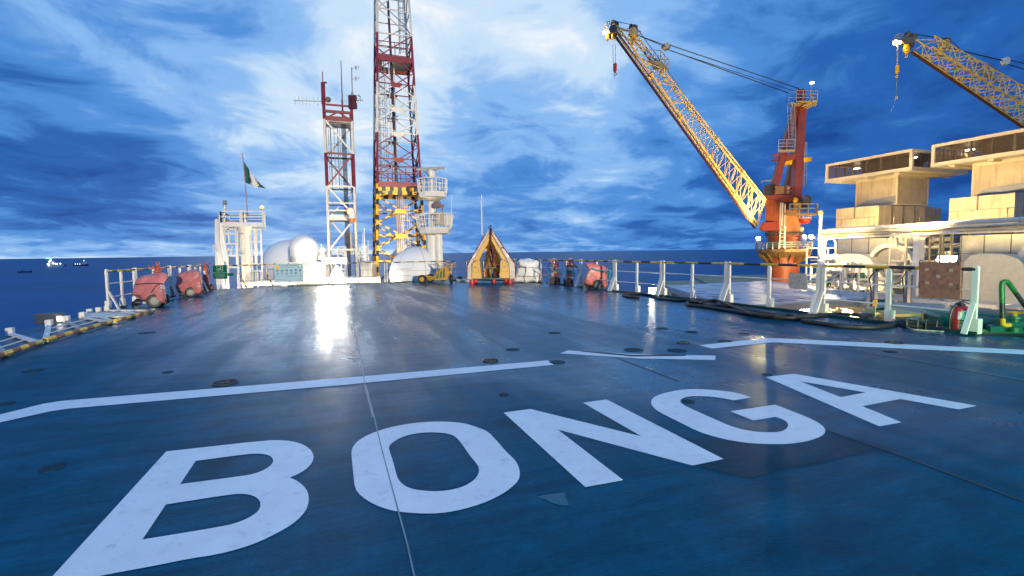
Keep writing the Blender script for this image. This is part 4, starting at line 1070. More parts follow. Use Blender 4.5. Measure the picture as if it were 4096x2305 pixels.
b = MB(); b.cyl(dn(K(505, 1285, .1)), K(446, 880, .1), .11, .11, 12); b.cyl(K(446, 880, .1), K(440, 780, .1), .11, n=12); b.build('inclined_pipe', WHITE, t)
b = MB(); b.box(K(398, 810, -.3), (.26, .06, .05)); b.box(K(402, 1000, -.3), (.26, .06, .05)); b.build('pipe_clamp', GALV, t, smooth=0)
# right ladder frame
b = MB()
for (x0, y0, x1, y1) in ((487,760,515,1290),(525,770,540,1100),(545,770,548,1100),(584,768,605,1290)): b.bar(K(x0,y0,.2), dn(K(x1,y1,.2), K(x1,y1,.2).z), .06, .06)
for y, xa, xb in ((770,470,584),(885,475,590),(995,480,594),(1105,500,600),(1170,520,602),(1290,380,606)): b.bar(K(xa,y,.2), K(xb,y,.2), .07, .07)
b.build('ladder_frame', WHITE, t, smooth=0)
b = MB(); b.bar(K(540,1170,.3), K(540,1290,.3), .06); b.bar(K(560,1185,.3), K(560,1290,.3), .05); b.bar(K(590,1180,.3), K(592,1290,.3), .05); b.bar(K(515,1170,.3), K(560,1165,.3), .05); b.build('side_rail', WHITE, t, smooth=0)
t2 = thing('vent_duct', 'tall white rectangular vent duct with gooseneck left of the column tower', 'vent duct', dn(K(190, 1300)))
a0_, a1_ = K(140, 668), K(210, 668)
b = MB(); b.hexa([dn(K(150,1340)), dn(K(262,1340)), dn(K(262,1340))+V((-.32,.62,0)), dn(K(150,1340))+V((-.32,.62,0)), K(143,1000), K(222,1000), K(222,1000)+V((-.32,.62,0)), K(143,1000)+V((-.32,.62,0))]); b.hexa([K(143,1000), K(222,1000), K(222,1000)+V((-.32,.62,0)), K(143,1000)+V((-.32,.62,0)), a0_, a1_, a1_+V((-.32,.62,0)), a0_+V((-.32,.62,0))]); b.build('duct', WHITE, t2, smooth=0, bevel=.02)
b = MB(); b.tube([K(190,668,.3), K(190,632,.3), K(200,620,.3), K(215,618,.3), K(228,628,.3), K(232,660,.3), K(238,900,.3)], .055, 8); b.build('gooseneck', WHITE, t2)
b = MB(); b.tube([K(212,700,-.1), K(225,870,-.1), K(262,1050,-.1), K(268,1340,-.1)], .08, 10); b.tube([K(200,700,-.15), K(205,900,-.15), K(235,1080,-.15)], .08, 8); b.tube([K(165,985,-.1), K(190,1120,-.1)], .06, 8); b.build('drain_pipe', WHITE, t2)
b = MB()
for (x0,y0,x1,y1) in ((345,700,352,940),(352,940,360,1110),(272,705,285,900),(300,935,305,1020),(365,780,372,1340)): b.bar(K(x0,y0), K(x1,y1), .07, .07)
for (x0,y0,x1,y1) in ((208,705,346,703),(225,765,345,768),(215,810,345,812),(240,908,352,905),(255,1022,358,1025),(262,975,318,930),(262,1135,366,1135)): b.bar(K(x0,y0), K(x1,y1), .07, .08)
b.build('pipe_rack', WHITE, t2, smooth=0)
b = MB(); b.cyl(K(240,700,-.1), K(240,495,-.1), .045, .04, 8); b.box(K(240,497,-.1), (.14,.14,.08)); b.box(K(240,520,-.1), (.14,.14,.14)); b.build('instrument_mast', GALV, t2)
b = MB(); b.bar(K(148,980), K(125,985), .03); b.cyl(K(131,975), K(131,935), .02, n=6); b.sphere(K(131,928), .065, 10, 6); b.build('wall_lamp', WHITE, t2)
# beacon and flag
p = K(602, 600, -.1); t = thing('beacon_lamp', 'lit amber beacon lamp on the corner of the white platform', 'beacon', p)
b = MB(); b.cyl(p - UZ*.3, p + UZ*.28, .03, n=8); b.build('stem', GALV, t); q = K(599, 556, -.1); b = MB(); b.sphere(q, .085, 14, 8); b.build('lens', LBEAC, t); b = MB(); b.lathe([(.09,-.10),(.10,-.07),(.07,-.05)], q, 14); b.build('collar', BRONZE, t)
q0_, q1_ = K(461, 590, .4), K(412, 42, .4)
t = thing('flag', 'green and white flag blowing from a slanting pole on the white platform', 'flag', q0_)
b = MB(); b.cyl(q0_ - UZ*.2, q1_, .035, .025, 8); b.sphere(q1_, .05, 8, 6); b.build('pole', mat('flag_pole', (.32,.24,.26), .5), t)
top = [(422,108),(450,152),(478,195),(510,238),(545,282),(580,325),(635,372)]; bot = [(441,318),(462,326),(485,335),(515,350),(548,362),(585,362),(637,375)]
n_ = 18; vs = []; 
def lerpl(P, f): i = min(int(f*(len(P)-1)), len(P)-2); u = f*(len(P)-1)-i; return (P[i][0]*(1-u)+P[i+1][0]*u, P[i][1]*(1-u)+P[i+1][1]*u)
b = MB(); m_ = 8
for k in range(n_+1):
    f = k/n_; ta, ba = lerpl(top, f), lerpl(bot, f)
    for j in range(m_+1):
        g = j/m_; x = ta[0]*(1-g)+ba[0]*g; y = ta[1]*(1-g)+ba[1]*g
        vs.append(K(x, y, .4 + .28*math.sin(f*7 + g*2.0)*f + .12*math.sin(f*15 - g*3)*f))
fs, ms_ = [], []
for k in range(n_):
    for j in range(m_):
        f = (k+.5)/n_ + .06*math.sin(j)*.3
        i0 = k*(m_+1)+j; b.f.append([i0, i0+1, i0+m_+2, i0+m_+1]); b.m.append(0 if f < .36 else (1 if f < .74 else 0))
b.v = vs; o = b.build('cloth', [FLAGG, FLAGW], t, smooth=80)

# ------------------------------------------------------------------ radomes and the white housings along the far edge
def dome_seams(t, c, r_, lons, m=SEAM, w=.010, a0=-20):
    b = MB()
    for l_ in lons:
        b.tube([c + V((math.cos(R(e))*math.cos(R(l_)), math.cos(R(e))*math.sin(R(l_)), math.sin(R(e))))*(r_*1.002) for e in range(a0, 91, 6)], w, 4)
    b.build('panel_seam', m, t)
Yq = 31.5; c_ = W('c3', 876, 1140, Yq); r_ = 268/2.4164/FPX*Yq
t = thing('radome', 'very large white spherical radome behind the capsule shaped one', 'radome', dn(c_), 0, 'white radomes beyond the far edge')
b = MB(); b.sphere(c_, r_, 56, 32, -.75); b.build('shell', DOME, t, smooth=80); b = MB(); b.cyl(dn(c_), c_ - UZ*r_*.6, r_*.6, r_*.66, 24); b.build('pedestal', WHITE, t)
Yc_ = 26.6; c_ = W('c3', 1003, 950, Yc_); r_ = 127/2.4164/FPX*Yc_; zb = W('c3', 1003, 1026, Yc_).z; zc2 = W('c3', 1003, 1088, Yc_).z
t = thing('capsule_radome', 'white capsule radome with domed top on the white housing beside the welcome banner', 'radome', V((c_.x, c_.y, zc2)), 0, 'white radomes beyond the far edge')
b = MB(); prof = [(r_*.985, zb-c_.z), (r_, 0)] + [(r_*math.cos(R(a)), r_*math.sin(R(a))*1.02) for a in range(8, 91, 7)]
b.lathe(prof, c_, 48); b.build('shell', DOME, t, smooth=70)
b = MB(); b.lathe([(r_*.90, zc2-c_.z), (r_*.93, zb-c_.z-.04), (r_*1.04, zb-c_.z-.03), (r_*1.04, zb-c_.z+.02), (r_*.98, zb-c_.z+.02)], c_, 40); b.build('base', WHITE, t, smooth=40)
H0, H1 = W('c3', 880, 1085, 26.0), W('c3', 1180, 1085, 26.0)
t = thing('equipment_housing', 'white equipment housing below the capsule radome, right of the welcome banner', 'housing', dn(mid(H0, H1)))
b = MB(); b.hexa([dn(H0-V((.6,0,0))), dn(H1+V((.3,0,0))), dn(H1+V((.3,2,0))), dn(H0+V((-.6,2,0))), H0-V((.6,0,0)), H1, H1+V((0,2,0)), H0+V((-.6,2,0))]); b.build('body', CREAM, t, smooth=0, bevel=.03)
b = MB(); b.bar(W('c3',1010,1160,25.95), W('c3',1120,1290,25.95), .07, .05); b.bar(W('c3',1150,1050,25.9), W('c3',1190,1050,25.9), .10); b.build('stiffener', WHITE, t, smooth=0)
b = MB(); b.ring(W('c3', 1032, 1135, 25.95), .16, .015, (0,1,0), 18, 5); b.build('hatch_ring', GALV, t)
c_ = W('c3', 1182, 985, 27.6); r_ = 46/2.4164/FPX*27.6
t = thing('small_radome', 'small white radome lettered on its side, right of the capsule radome', 'radome', c_ - UZ*r_*1.6, 0, 'white radomes beyond the far edge')
b = MB(); b.lathe([(r_*.9,-r_*1.2),(r_,-r_*.5),(r_,0)] + [(r_*math.cos(R(a)), r_*math.sin(R(a))) for a in range(10, 91, 8)], c_, 28); b.build('shell', DOME, t, smooth=70)
text('SAILOR', t, c_ + V((0, -r_*1.02, -r_*.35)), (1,0,0), UZ, .2, INKD)
b = MB(); b.cyl(dn(c_, -2), c_ - UZ*r_*1.15, .08, n=8); b.build('stem', WHITE, t)
# long white coaming
q0_, q1_ = W('e4', 402, 1172, 26.0), W('e4', 1105, 1160, 26.4)
t = thing('coaming', 'low white steel coaming running along the far edge under the floodlights', 'coaming', dn(mid(q0_, q1_)))
b = MB(); b.ext(dn(q0_), q1_ - q0_ , V((0,1.4,0)), UZ*(q0_.z+2)); b.build('plate', WHITE, t, smooth=0, bevel=.02)
b = MB()
for x, y in ((640, 1165),): 
    q = W('e4', x, y, 26.0); b.prism([q + V((-.42,-.02,0)), q + V((.42,-.02,0)), q + V((.06,-.02,.62)), q + V((-.06,-.02,.62))], V((0,.1,0)))
b.build('bracket', WHITE, t, smooth=0)
# yellow pipe along the foot of the tower
a, c2_ = W('c3', 430, 1290, 24.0), W('c3', 1100, 1275, 25.6)
t = thing('deck_pipe', 'cream horizontal pipe running along below the welcome banner', 'pipe', mid(a, c2_)); b = MB(); b.cyl(a, c2_, .13, n=12); b.build('tube', CREAM, t); b = MB()
for f in (.12, .55, .9): b.cyl(a.lerp(c2_, f), a.lerp(c2_, f+.012), .18, n=12)
b.build('flange', GALV, t)
# railed equipment platforms behind the floodlights
Ye = 27.6
E = lambda x, y, dy=0: W('e4', x, y, Ye + dy)
t = thing('equipment_platform', 'white railed equipment platform behind the floodlight bank', 'platform', dn(E(640, 1150)))
b = MB(); b.hexa([dn(E(430,1160), E(430,1165).z-.1), dn(E(920,1155), E(430,1165).z-.1), dn(E(920,1155), E(430,1165).z-.1)+V((0,2,0)), dn(E(430,1160), E(430,1165).z-.1)+V((0,2,0)), dn(E(430,1160), E(430,1165).z), dn(E(920,1155), E(430,1165).z), dn(E(920,1155), E(430,1165).z)+V((0,2,0)), dn(E(430,1160), E(430,1165).z)+V((0,2,0))]); b.build('floor', GALV, t, smooth=0)
b = MB()
for (x0,y0,x1,y1) in ((435,1060,745,1060),(435,1115,745,1115),(430,1140,745,1138),(435,1055,435,1165),(490,985,495,1165),(745,985,742,1165),(640,1040,720,1045),(690,1050,690,1120),(940,1000,985,1160),(985,990,950,1160),(1020,1000,1035,1160),(1060,960,1060,1160)): b.bar(E(x0,y0), E(x1,y1), .07, .07)
for (x0,y0,x1,y1) in ((650,770,740,768),(655,840,745,840),(650,765,655,900),(745,768,745,900),(720,838,720,900),(930,765,1022,762),(930,838,1020,835),(1018,760,1022,950),(935,765,938,930)): b.bar(E(x0,y0,1), E(x1,y1,1), .09, .09)
b.build('handrail', WHITE, t, smooth=0)
b = MB(); b.hexa([dn(E(940,955), -.5), dn(E(1085,955), -.5), dn(E(1085,955), -.5)+V((0,1,0)), dn(E(940,955),-.5)+V((0,1,0)), E(940,965), E(1082,955), E(1082,955)+V((0,1,0)), E(940,965)+V((0,1,0))]); b.build('cabinet', CREAM, t, smooth=0, bevel=.02)
t = thing('equipment_cabinet', 'white cabinet standing on a stand between the lattice towers, under the antennas', 'cabinet', dn(E(980, 930, 1.2)))
b = MB(); b.box(E(975, 905, 1.2), (.5, .35, .22)); b.build('body', WHITE, t, smooth=0, bevel=.02); b = MB(); q = E(975, 905, 1.2)
for s_ in (-.2, .2): b.bar(q + V((s_,0,-.1)), dn(q + V((s_,0,0))), .06)
b.build('stand', WHITE, t, smooth=0)
t = thing('hanging_locker', 'tall white locker with rounded top inside the small lattice tower', 'locker', E(790, 750, 2)); b = MB(); q = E(787, 690, 2.4); b.cyl(q - UZ*.8, q + UZ*.35, .23, .23, 16); b.sphere(q + UZ*.35, .23, 16, 8, 0); b.build('body', CREAM, t)
for x, y0, y1, Yw, l_, r_ in ((531,635,895,26.6,'tall white whip antenna left of the small lattice tower foot',.024),(445,732,900,26.6,'white whip antenna right beside the small lettered radome',.03),(472,783,900,26.8,'thin short whip antenna between two others left of the floodlights',.014),
    (1001,527,950,27.2,'tallest white whip antenna between the two lattice towers',.03),(981,587,950,27.5,'slim white whip antenna just left of the tallest one between the towers',.018),(964,715,950,27.8,'short white whip antenna leftmost on the cabinet between the towers',.02),(1047,686,945,27.4,'white whip antenna nearest the yellow black tower',.02)):
    whip('e4', x, y0, y1, Yw, l_, r_)
whip('e4', 774, 762, 1250, 25.9, 'dark grey thin pole standing right of the lit floodlight bank', .022, GALV)
whip('e8', 470, -700, 1240, 25.3, 'very tall white whip antenna behind the yellow capsule', .05)
a = W('c3', 1245, 840, 26.5)
# geodesic half dome by the dolly
Yh = 27.0; c_ = W('c4', 1105, 1172, Yh); r_ = 285/2.6367/FPX*Yh
t = thing('radome', 'white half dome with dark panel seams behind the yellow tow dolly', 'radome', dn(c_), 0, 'white radomes beyond the far edge')
b = MB(); b.sphere(c_, r_, 56, 32, -.9); b.build('shell', DOME, t, smooth=80); dome_seams(t, c_, r_, [-122, -62, -172, -8, -92+180], a0=-50)
b = MB(); b.ring(c_ + UZ*r_*math.sin(R(8)), r_*math.cos(R(8))*1.002, .008, UZ, 48, 4); b.build('panel_seam', SEAM, t)
Yg = 33.5; c_ = W('e3', 800, 1010, Yg); r_ = 292/3.222/FPX*Yg
t = thing('radome', 'white radome half hidden behind the yellow black tower base and half dome', 'radome', dn(c_), 0, 'white radomes beyond the far edge')
b = MB(); b.sphere(c_, r_, 48, 28, -.8); b.build('shell', DOME, t, smooth=80)

# ------------------------------------------------------------------ floodlights
def flood(name, label, pos, aim, w, h, glow, group=None, stand=None, cat='floodlight', dep=.22, m=GALV):
    pos = V(pos); d = (V(aim) - pos).normalized(); x = d.cross(UZ).normalized(); y = x.cross(d)
    t = thing(name, label, cat, stand if stand is not None else pos, 0, group)
    b = MB(); b.hexa([pos - x*w*.36 - y*h*.36 - d*dep, pos + x*w*.36 - y*h*.36 - d*dep, pos + x*w*.36 + y*h*.36 - d*dep, pos - x*w*.36 + y*h*.36 - d*dep, pos - x*w/2 - y*h/2, pos + x*w/2 - y*h/2, pos + x*w/2 + y*h/2, pos - x*w/2 + y*h/2]); b.build('housing', m, t, smooth=0)
    b = MB()
    if w/h < 1.4 and w > .3: b.cyl(pos + d*.004, pos + d*.02, h*.40, n=16)
    else: b.box(pos + d*.012, (w*.9, h*.88, .02), (x, y, d))
    b.build('lens', glow, t, smooth=0)
    b = MB(); b.tube([pos + x*w*.54, pos + x*w*.54 - y*h*.8 - d*.1, pos - x*w*.54 - y*h*.8 - d*.1, pos - x*w*.54], .018, 5)
    if stand is not None: b.cyl(pos - y*h*.8 - d*.1, V(stand), .04, n=8)
    b.build('bracket', GALV, t); return t
FP = W('e4', 555, 945, 26.3); FP2 = W('e4', 690, 945, 26.3)
FG = 'twin floodlights of the bank at the far edge'
flood('floodlight', 'left lamp of the dazzling white twin floodlight bank at the far edge', FP, FP + V((1.3, -9, -.8)), .62, .30, LFLOOD, FG, stand=W('e4', 600, 1165, 26.35))
flood('floodlight', 'right lamp of the dazzling white twin floodlight bank at the far edge', FP2, FP2 + V((2.0, -9, -.8)), .62, .30, LFLOOD, FG, stand=W('e4', 660, 1165, 26.35))
p = D('c7', 2408, 832); q = W('c7', 2405, 798, p.y)
t = flood('floodlight', 'small lit floodlight standing on the deck edge at the right railing', q, q + V((-2.2, -6, .3)), .24, .26, LSMALL, stand=p, dep=.14)
b = MB(); b.tube([W('c7',2340,800,p.y), W('c7',2300,775,p.y), W('c7',2275,790,p.y), W('c7',2280,830,p.y)], .015, 5); b.build('cable', BLK, t)
# round lamp drum hanging on the small tower
q = W('e4', 812, 312, 27.4); t = thing('fog_lamp', 'round white lamp drum with orange skirt on the small lattice tower', 'lamp', W('e4', 832, 430, 27.4))
b = MB(); b.lathe([(.05,-.22),(.20,-.20),(.215,-.02),(.19,.0)], q, 22, 0, V((.15,-1,0))); b.build('drum', WHITE, t); b = MB(); b.ring(q + V((0,-.02,0)), .205, .025, (.15,-1,0), 24, 6); b.build('rim', HORN, t)
b = MB(); b.cyl(q - V((0,-.02,0)), q + V((.0,-.03,0)), .165, n=20); b.build('lens', lamp('fog_lamp_glow', (1,.80,.45), 3), t)
a = W('e4', 838, 345, 27.5); b = MB(); b.lathe([(.17, 0),(.185,.1),(.185,.34),(.14,.42)], W('e4', 838, 405, 27.5), 20); b.build('body', WHITE, t); b = MB(); b.lathe([(.14,-.17),(.18,-.02),(.19,.02)], W('e4', 838, 405, 27.5), 20); b.build('skirt', HORN, t)
b = MB(); b.ring(W('e4', 778, 372, 27.4), .18, .010, (.2,1,0), 18, 4); b.build('cable', BLK, t)

# ------------------------------------------------------------------ lattice towers
def tower_corners(C, s):
    return [C - AX*s/2 - BX*s/2, C + AX*s/2 - BX*s/2, C + AX*s/2 + BX*s/2, C - AX*s/2 + BX*s/2]
def at_z(p, z): return V((p.x, p.y, z))
s_b, s_t = 2.95, 1.86
P0 = W('N', 1510, 1132, 28.8); Cc = P0 + (AX+BX)*s_b/2; Cc.z = 0
zl = lambda y: W('N', 1510, y, 29.1).z
Z0, Z1 = zl(1132), zl(10)
sz = lambda z: s_b + (s_t - s_b)*(z - Z0)/(Z1 - Z0)
cor = lambda z: [at_z(p, z) for p in tower_corners(Cc, sz(z))]
T1 = thing('lattice_tower', 'tall red, white and yellow black lattice mast rising out of the picture top', 'lattice tower', V((Cc.x, Cc.y, -3)), 0, 'lattice masts beyond the far edge')
LV = [zl(y) for y in (1150, 1045, 941, 840, 735, 632, 527, 426, 324, 219, 118.6, 16.5, -90, -200)]
LV[0] = -2.6
# material slots: 0 white 1 red 2 yellow 3 black
SL = [TWHITE, REDP, YEL, BLK]
def colr(z):
    return 'w' if z < zl(2000) else ('s' if z < LV[4]-.01 else ('r' if z < LV[6]-.01 else ('w' if z < LV[8]-.01 else ('r' if z < LV[10]-.01 else 'w'))))
def cbar(b, a, c, w, h=None, key='r', per=.26):
    if key == 's': b.striped(a, c, w, max(2, round((c-a).length/per)), h, 2, 3)
    else: b.bar(a, c, w, h, {'w': 0, 'r': 1}[key])
for k in range(4):
    b = MB()
    for i in range(len(LV)-1):
        cbar(b, cor(LV[i])[k], cor(LV[i+1])[k], *((.14, .14) if i < 4 else (.11, .11)), colr((LV[i]+LV[i+1])/2), .33)
    b.build('leg', SL, T1, smooth=0)
for i in range(len(LV)-1):
    z0, z1 = LV[i], LV[i+1]; zm = (z0+z1)/2; key = colr(zm); c0, c1, cm = cor(z0), cor(z1), cor(zm)
    b = MB(); dw = .085 if i < 4 else .055
    for k in range(4):
        j = (k+1) % 4
        if i > 0: cbar(b, c0[k], c0[j], dw, dw, key)
        m0, m1 = mid(c0[k], c0[j]), mid(c1[k], c1[j])
        if i >= 9:
            if (i+k) % 2: cbar(b, c0[k], c1[j], dw, dw, key)
            else: cbar(b, c0[j], c1[k], dw, dw, key)
        else:
            for e in (k, j):
                if i > 0: cbar(b, cm[e], m0, dw, dw, key)
                else: cbar(b, c0[e], m1, dw, dw, key)
                cbar(b, cm[e], m1, dw, dw, key)
            if i > 0:
                xd = (c0[j]-c0[k]).normalized(); nn = xd.cross(UZ); mi = {'s': 2, 'r': 1, 'w': 0}[key]
                b.prism([m0 - xd*.32 + UZ*.06 + nn*.04, m0 + xd*.32 + UZ*.06 + nn*.04, m0 + xd*.32 - UZ*.08 + nn*.04, m0 + xd*.2 - UZ*.2 + nn*.04, m0 - xd*.2 - UZ*.2 + nn*.04, m0 - xd*.32 - UZ*.08 + nn*.04], nn*.03, mi)
    b.build('lattice_section', SL, T1, smooth=0)
for i in (4, 9):
    c0 = cor(LV[i]); b = MB(); nb = MB()
    for k in range(4): j = (k+1) % 4; b.bar(c0[k] - UZ*.02, c0[j] - UZ*.02, .10, .30, 0)
    if i == 4:
        for k in range(4): j = (k+1) % 4; nb.striped(c0[k] - UZ*.30, c0[j] - UZ*.30, .12, 11, .22, 0, 1); nb.striped(c0[k] - UZ*.52, c0[j] - UZ*.52, .11, 9, .2, 1, 0)
        nb.build('striped_beam', [YEL, BLK], T1, smooth=0)
    b.build('platform_beam', REDP, T1, smooth=0)
    b = MB(); hole = .45
    x0 = mid(c0[0], c0[3]).lerp(mid(c0[1], c0[2]), .34)
    L1, L2 = c0[0].lerp(c0[1], .18), c0[3].lerp(c0[2], .18); R1, R2 = c0[0].lerp(c0[1], .48), c0[3].lerp(c0[2], .48)
    b.prism([c0[0], L1, L2, c0[3]], UZ*.04); b.prism([R1, c0[1], c0[2], R2], UZ*.04); b.prism([L1, R1, L1.lerp(L2,.0).lerp(R2,0) + (R2-R1)*.3 + (R1-L1), L1 + (L2-L1)*.3], UZ*.04); b.prism([L1 + (L2-L1)*.8, R1 + (R2-R1)*.8, R2, L2], UZ*.04)
    b.build('platform', GREYP, T1, smooth=0)
    ins = [p.lerp(mid(*c0), .06) for p in c0]; handrail(T1, ins, 1.0 if i == 4 else .95, REDP, .02, True, (1.0, .72, .1), toe=False)
q = cor(LV[4]); b = MB(); p = q[0].lerp(q[1], .42) - BX*.05; b.cyl(p, p + UZ*.62, .025, n=6); b.lathe([(.03,.58),(.10,.62),(.10,.65),(.06,.67),(.06,.76),(.08,.78),(.02,.83)], p, 12); b.build('obstruction_lamp', BRONZE, T1)
lx = lambda px, y, Y_=30.6: W('N', px, y, Y_)
def vert(px, ya, yb, Y_): a = lx(px, ya, Y_); z = lx(px, yb, Y_).z; return a, V((a.x, a.y, z))
a, c = vert(1538, 735, 219, 30.6); ladder(T1, a, c, .36, AX, GALV, .30, nm='ladder')
b = MB()
for k, mm in ((0,0),(.16,0),(.30,0)): b.bar(a + AX*(.48+k), c + AX*(.48+k), .05, .05)
for k in range(8): p = a.lerp(c, k/8) + AX*.62; b.bar(p - AX*.2, p + AX*.2, .04, .06)
b.build('cable_tray', TWHITE, T1, smooth=0)
a, c = vert(1612, 219, -40, 30.5); ladder(T1, a, c, .34, AX, GALV, .28)
a, c = vert(1598, 1110, 219, 30.7); c = c + AX*-.12; b = MB(); b.cyl(a + UZ*5.2, c, .09, n=8); b.cyl(c, c + UZ*4.0 - AX*.1, .07, n=8); b.build('cable_bundle', mat('cable_dark', (.05,.03,.06), .6), T1)
a, c = vert(1633, 1130, 735, 30.6); ladder(T1, a, c, .40, AX, TWHITE, .32)
b = MB()
for k in range(6): b.bar(a - AX*(.35 + .055*k), c - AX*(.35+.055*k), .035, .035, k % 2)
b.build('cable_tray', [TWHITE, mat('cable_brown', (.20,.09,.05), .6)], T1, smooth=0)

# small tower
s2 = 1.50; P0 = W('N', 1322, 1094, 28.4); C2 = P0 + (AX+BX)*s2/2; C2.z = 0
zs = lambda y: W('N', 1322, y, 28.5).z
cs = lambda z: [at_z(p, z) for p in tower_corners(C2, s2)]
T2 = thing('lattice_tower', 'shorter red and white lattice mast topped with antennas, left of the tall one', 'lattice tower', V((C2.x, C2.y, -2)), 0, 'lattice masts beyond the far edge')
lv = [(-2.0,'w'), (zs(1000),'w'), (zs(868),'w'), (zs(745),'r'), (zs(613),'w'), (zs(478),'r'), (zs(419),'r')]
for k in range(4):
    b = MB()
    for i in range(len(lv)-1):
        col = {'w':0,'r':1}[lv[i][1]] if i not in (3,) else 1
        b.bar(cs(lv[i][0])[k], cs(lv[i+1][0])[k], .135, .135, col)
    if k == 0: b.bar(cs(lv[-1][0])[0], cs(zs(333))[0], .18, .18, 1)
    b.build('leg', [TWHITE, REDP], T2, smooth=0)
for i in range(len(lv)-1):
    z0, z1 = lv[i][0], lv[i+1][0]; col = {'w':0,'r':1}[lv[i][1]]; c0, c1 = cs(z0), cs(z1); b = MB()
    for k in range(4):
        j = (k+1) % 4
        b.bar(c1[k], c1[j], .08, .10, col if i < 5 else 1)
        if i in (1, 3): b.bar(c0[k], c1[j], .09, .09, col) if k % 2 == 0 else b.bar(c0[j], c1[k], .09, .09, col)
        elif i in (2, 4): b.bar(c1[k], c0[j], .09, .09, col) if k % 2 == 0 else b.bar(c1[j], c0[k], .09, .09, col)
        elif i == 5:
            m1 = mid(c1[k], c1[j]); zz = (z0*.45+z1*.55); b.bar(at_z(c0[k], zz), at_z(c0[j], zz), .12, .14, 1); mm = at_z(mid(c0[k], c0[j]), zz); b.bar(c0[k], mm, .08, .08, 1); b.bar(c0[j], mm, .08, .08, 1)
            b.bar(at_z(c0[k], z0+.06), at_z(c0[j], z0+.06), .12, .26, 1)
    b.build('lattice_section', [TWHITE, REDP], T2, smooth=0)
c0 = cs(zs(478)); b = MB(); b.prism([p.lerp(mid(*c0), -.02) - UZ*.10 for p in c0], UZ*.05); b.build('platform', CREAM, T2, smooth=0)
c0 = cs(zs(866)); b = MB(); b.prism([p - UZ*.22 for p in [q_.lerp(mid(*c0), -.03) for q_ in c0]], UZ*.06); 
for k in range(4): b.bar(c0[k] - UZ*.05, c0[(k+1) % 4] - UZ*.05, .06, .3)
b.build('platform', CREAM, T2, smooth=0); handrail(T2, [p.lerp(mid(*c0), -.02) for p in c0], zs(812)-zs(866), TWHITE, .035, True, (1.0, .45), False, toe=False)
a, c = W('N', 1345, 760, 29.2), None; z = zs(478); ladder(T2, a, V((a.x,a.y,z)), .4, AX, GALV, .36)
a = W('N', 1396, 1090, 29.2); b = MB()
for k in range(4): b.cyl(at_z(a + AX*(.065*k-.10), -1), at_z(a + AX*(.065*k-.10), zs(478)), .026, n=6)
for k in range(int((zs(478)+1)/.62)): p = at_z(a, -1 + k*.62); b.bar(p - AX*.15 - BX*.05, p + AX*.15 - BX*.05, .025, .025)
b.build('cable_tray', mat('cable_navy', (.02,.022,.05), .6), T2, smooth=0)
top = zs(419); fl = cs(zs(333))[0]
b = MB(); b.cyl(fl, fl + UZ*.60, .025, n=6); b.bar(fl + V((-.02,0,0)), fl + V((.22,0,0)), .14, .05); b.build('lightning_rod', REDP, T2)
b = MB(); p = W('c5', 752, 608, 28.9); b.cyl(p, W('c5', 735, 118, 28.9), .035, .02, 7); b.cyl(p - UZ*.8, W('c5',748,560,28.9), .05, n=7); b.build('antenna_rod', mat('antenna_maroon', (.16,.03,.05), .5), T2)
b = MB()
for x in (838, 866, 893): p = W('c5', x, 560, 28.7); b.bar(at_z(p, top-.2), at_z(p, W('c5', x, 508, 28.7).z), .17, .17)
b.build('panel_antenna', mat('panel_antenna_maroon', (.08,.012,.02), .5), T2, smooth=0)
b = MB(); p = W('c5', 862, 510, 28.7); b.cyl(p, W('c5', 862, 460, 28.7), .10, .03, 8); b.cyl(W('c5', 862, 480, 28.7), W('c5', 854, 195, 28.7), .03, n=6)
for y in (212, 332):
    a, c = W('c5', 850, y, 28.7), W('c5', 945, y-22, 28.7); b.cyl(a, c, .016, n=5)
    for f in (.35, .5, .62, .85): q = a.lerp(c, f); b.cyl(q - UZ*.13, q + UZ*.13, .010, n=5)
    b.ring(a.lerp(c, .55), .10, .008, (1,.2,0), 12, 4)
b.build('yagi_antenna', GALV, T2)
b = MB(); p = W('c5', 940, 560, 28.7); b.tube([W('c5',908,600,28.7), W('c5',925,545,28.7), W('c5',952,540,28.7)], .015, 5); b.cyl(W('c5',952,515,28.7), W('c5',952,560,28.7), .02, n=6)
for dx in (-.10, 0, .10): b.sphere(W('c5', 953, 563, 28.7) + V((dx,0,0)), .045, 8, 5)
b.bar(W('c5',930,502,28.7), W('c5',942,525,28.7), .02, .10); b.build('anemometer', GALV, T2)
a, c = W('c5', 600, 576, 28.4), W('c5', 210, 565, 28.4); b = MB(); b.cyl(a, c, .02, n=6)
for k in range(9): q = a.lerp(c, .10 + .9*k/8.3); b.cyl(q - UZ*.24, q + UZ*.22, .012, n=5)
b.build('long_yagi_antenna', GALV, T2)
b = MB(); q = W('c5', 592, 545, 28.3); b.lathe([(.05,-.2),(.16,-.12),(.16,0),(.10,.08)], q, 12); b.build('obstruction_lamp', BRONZE, T2)

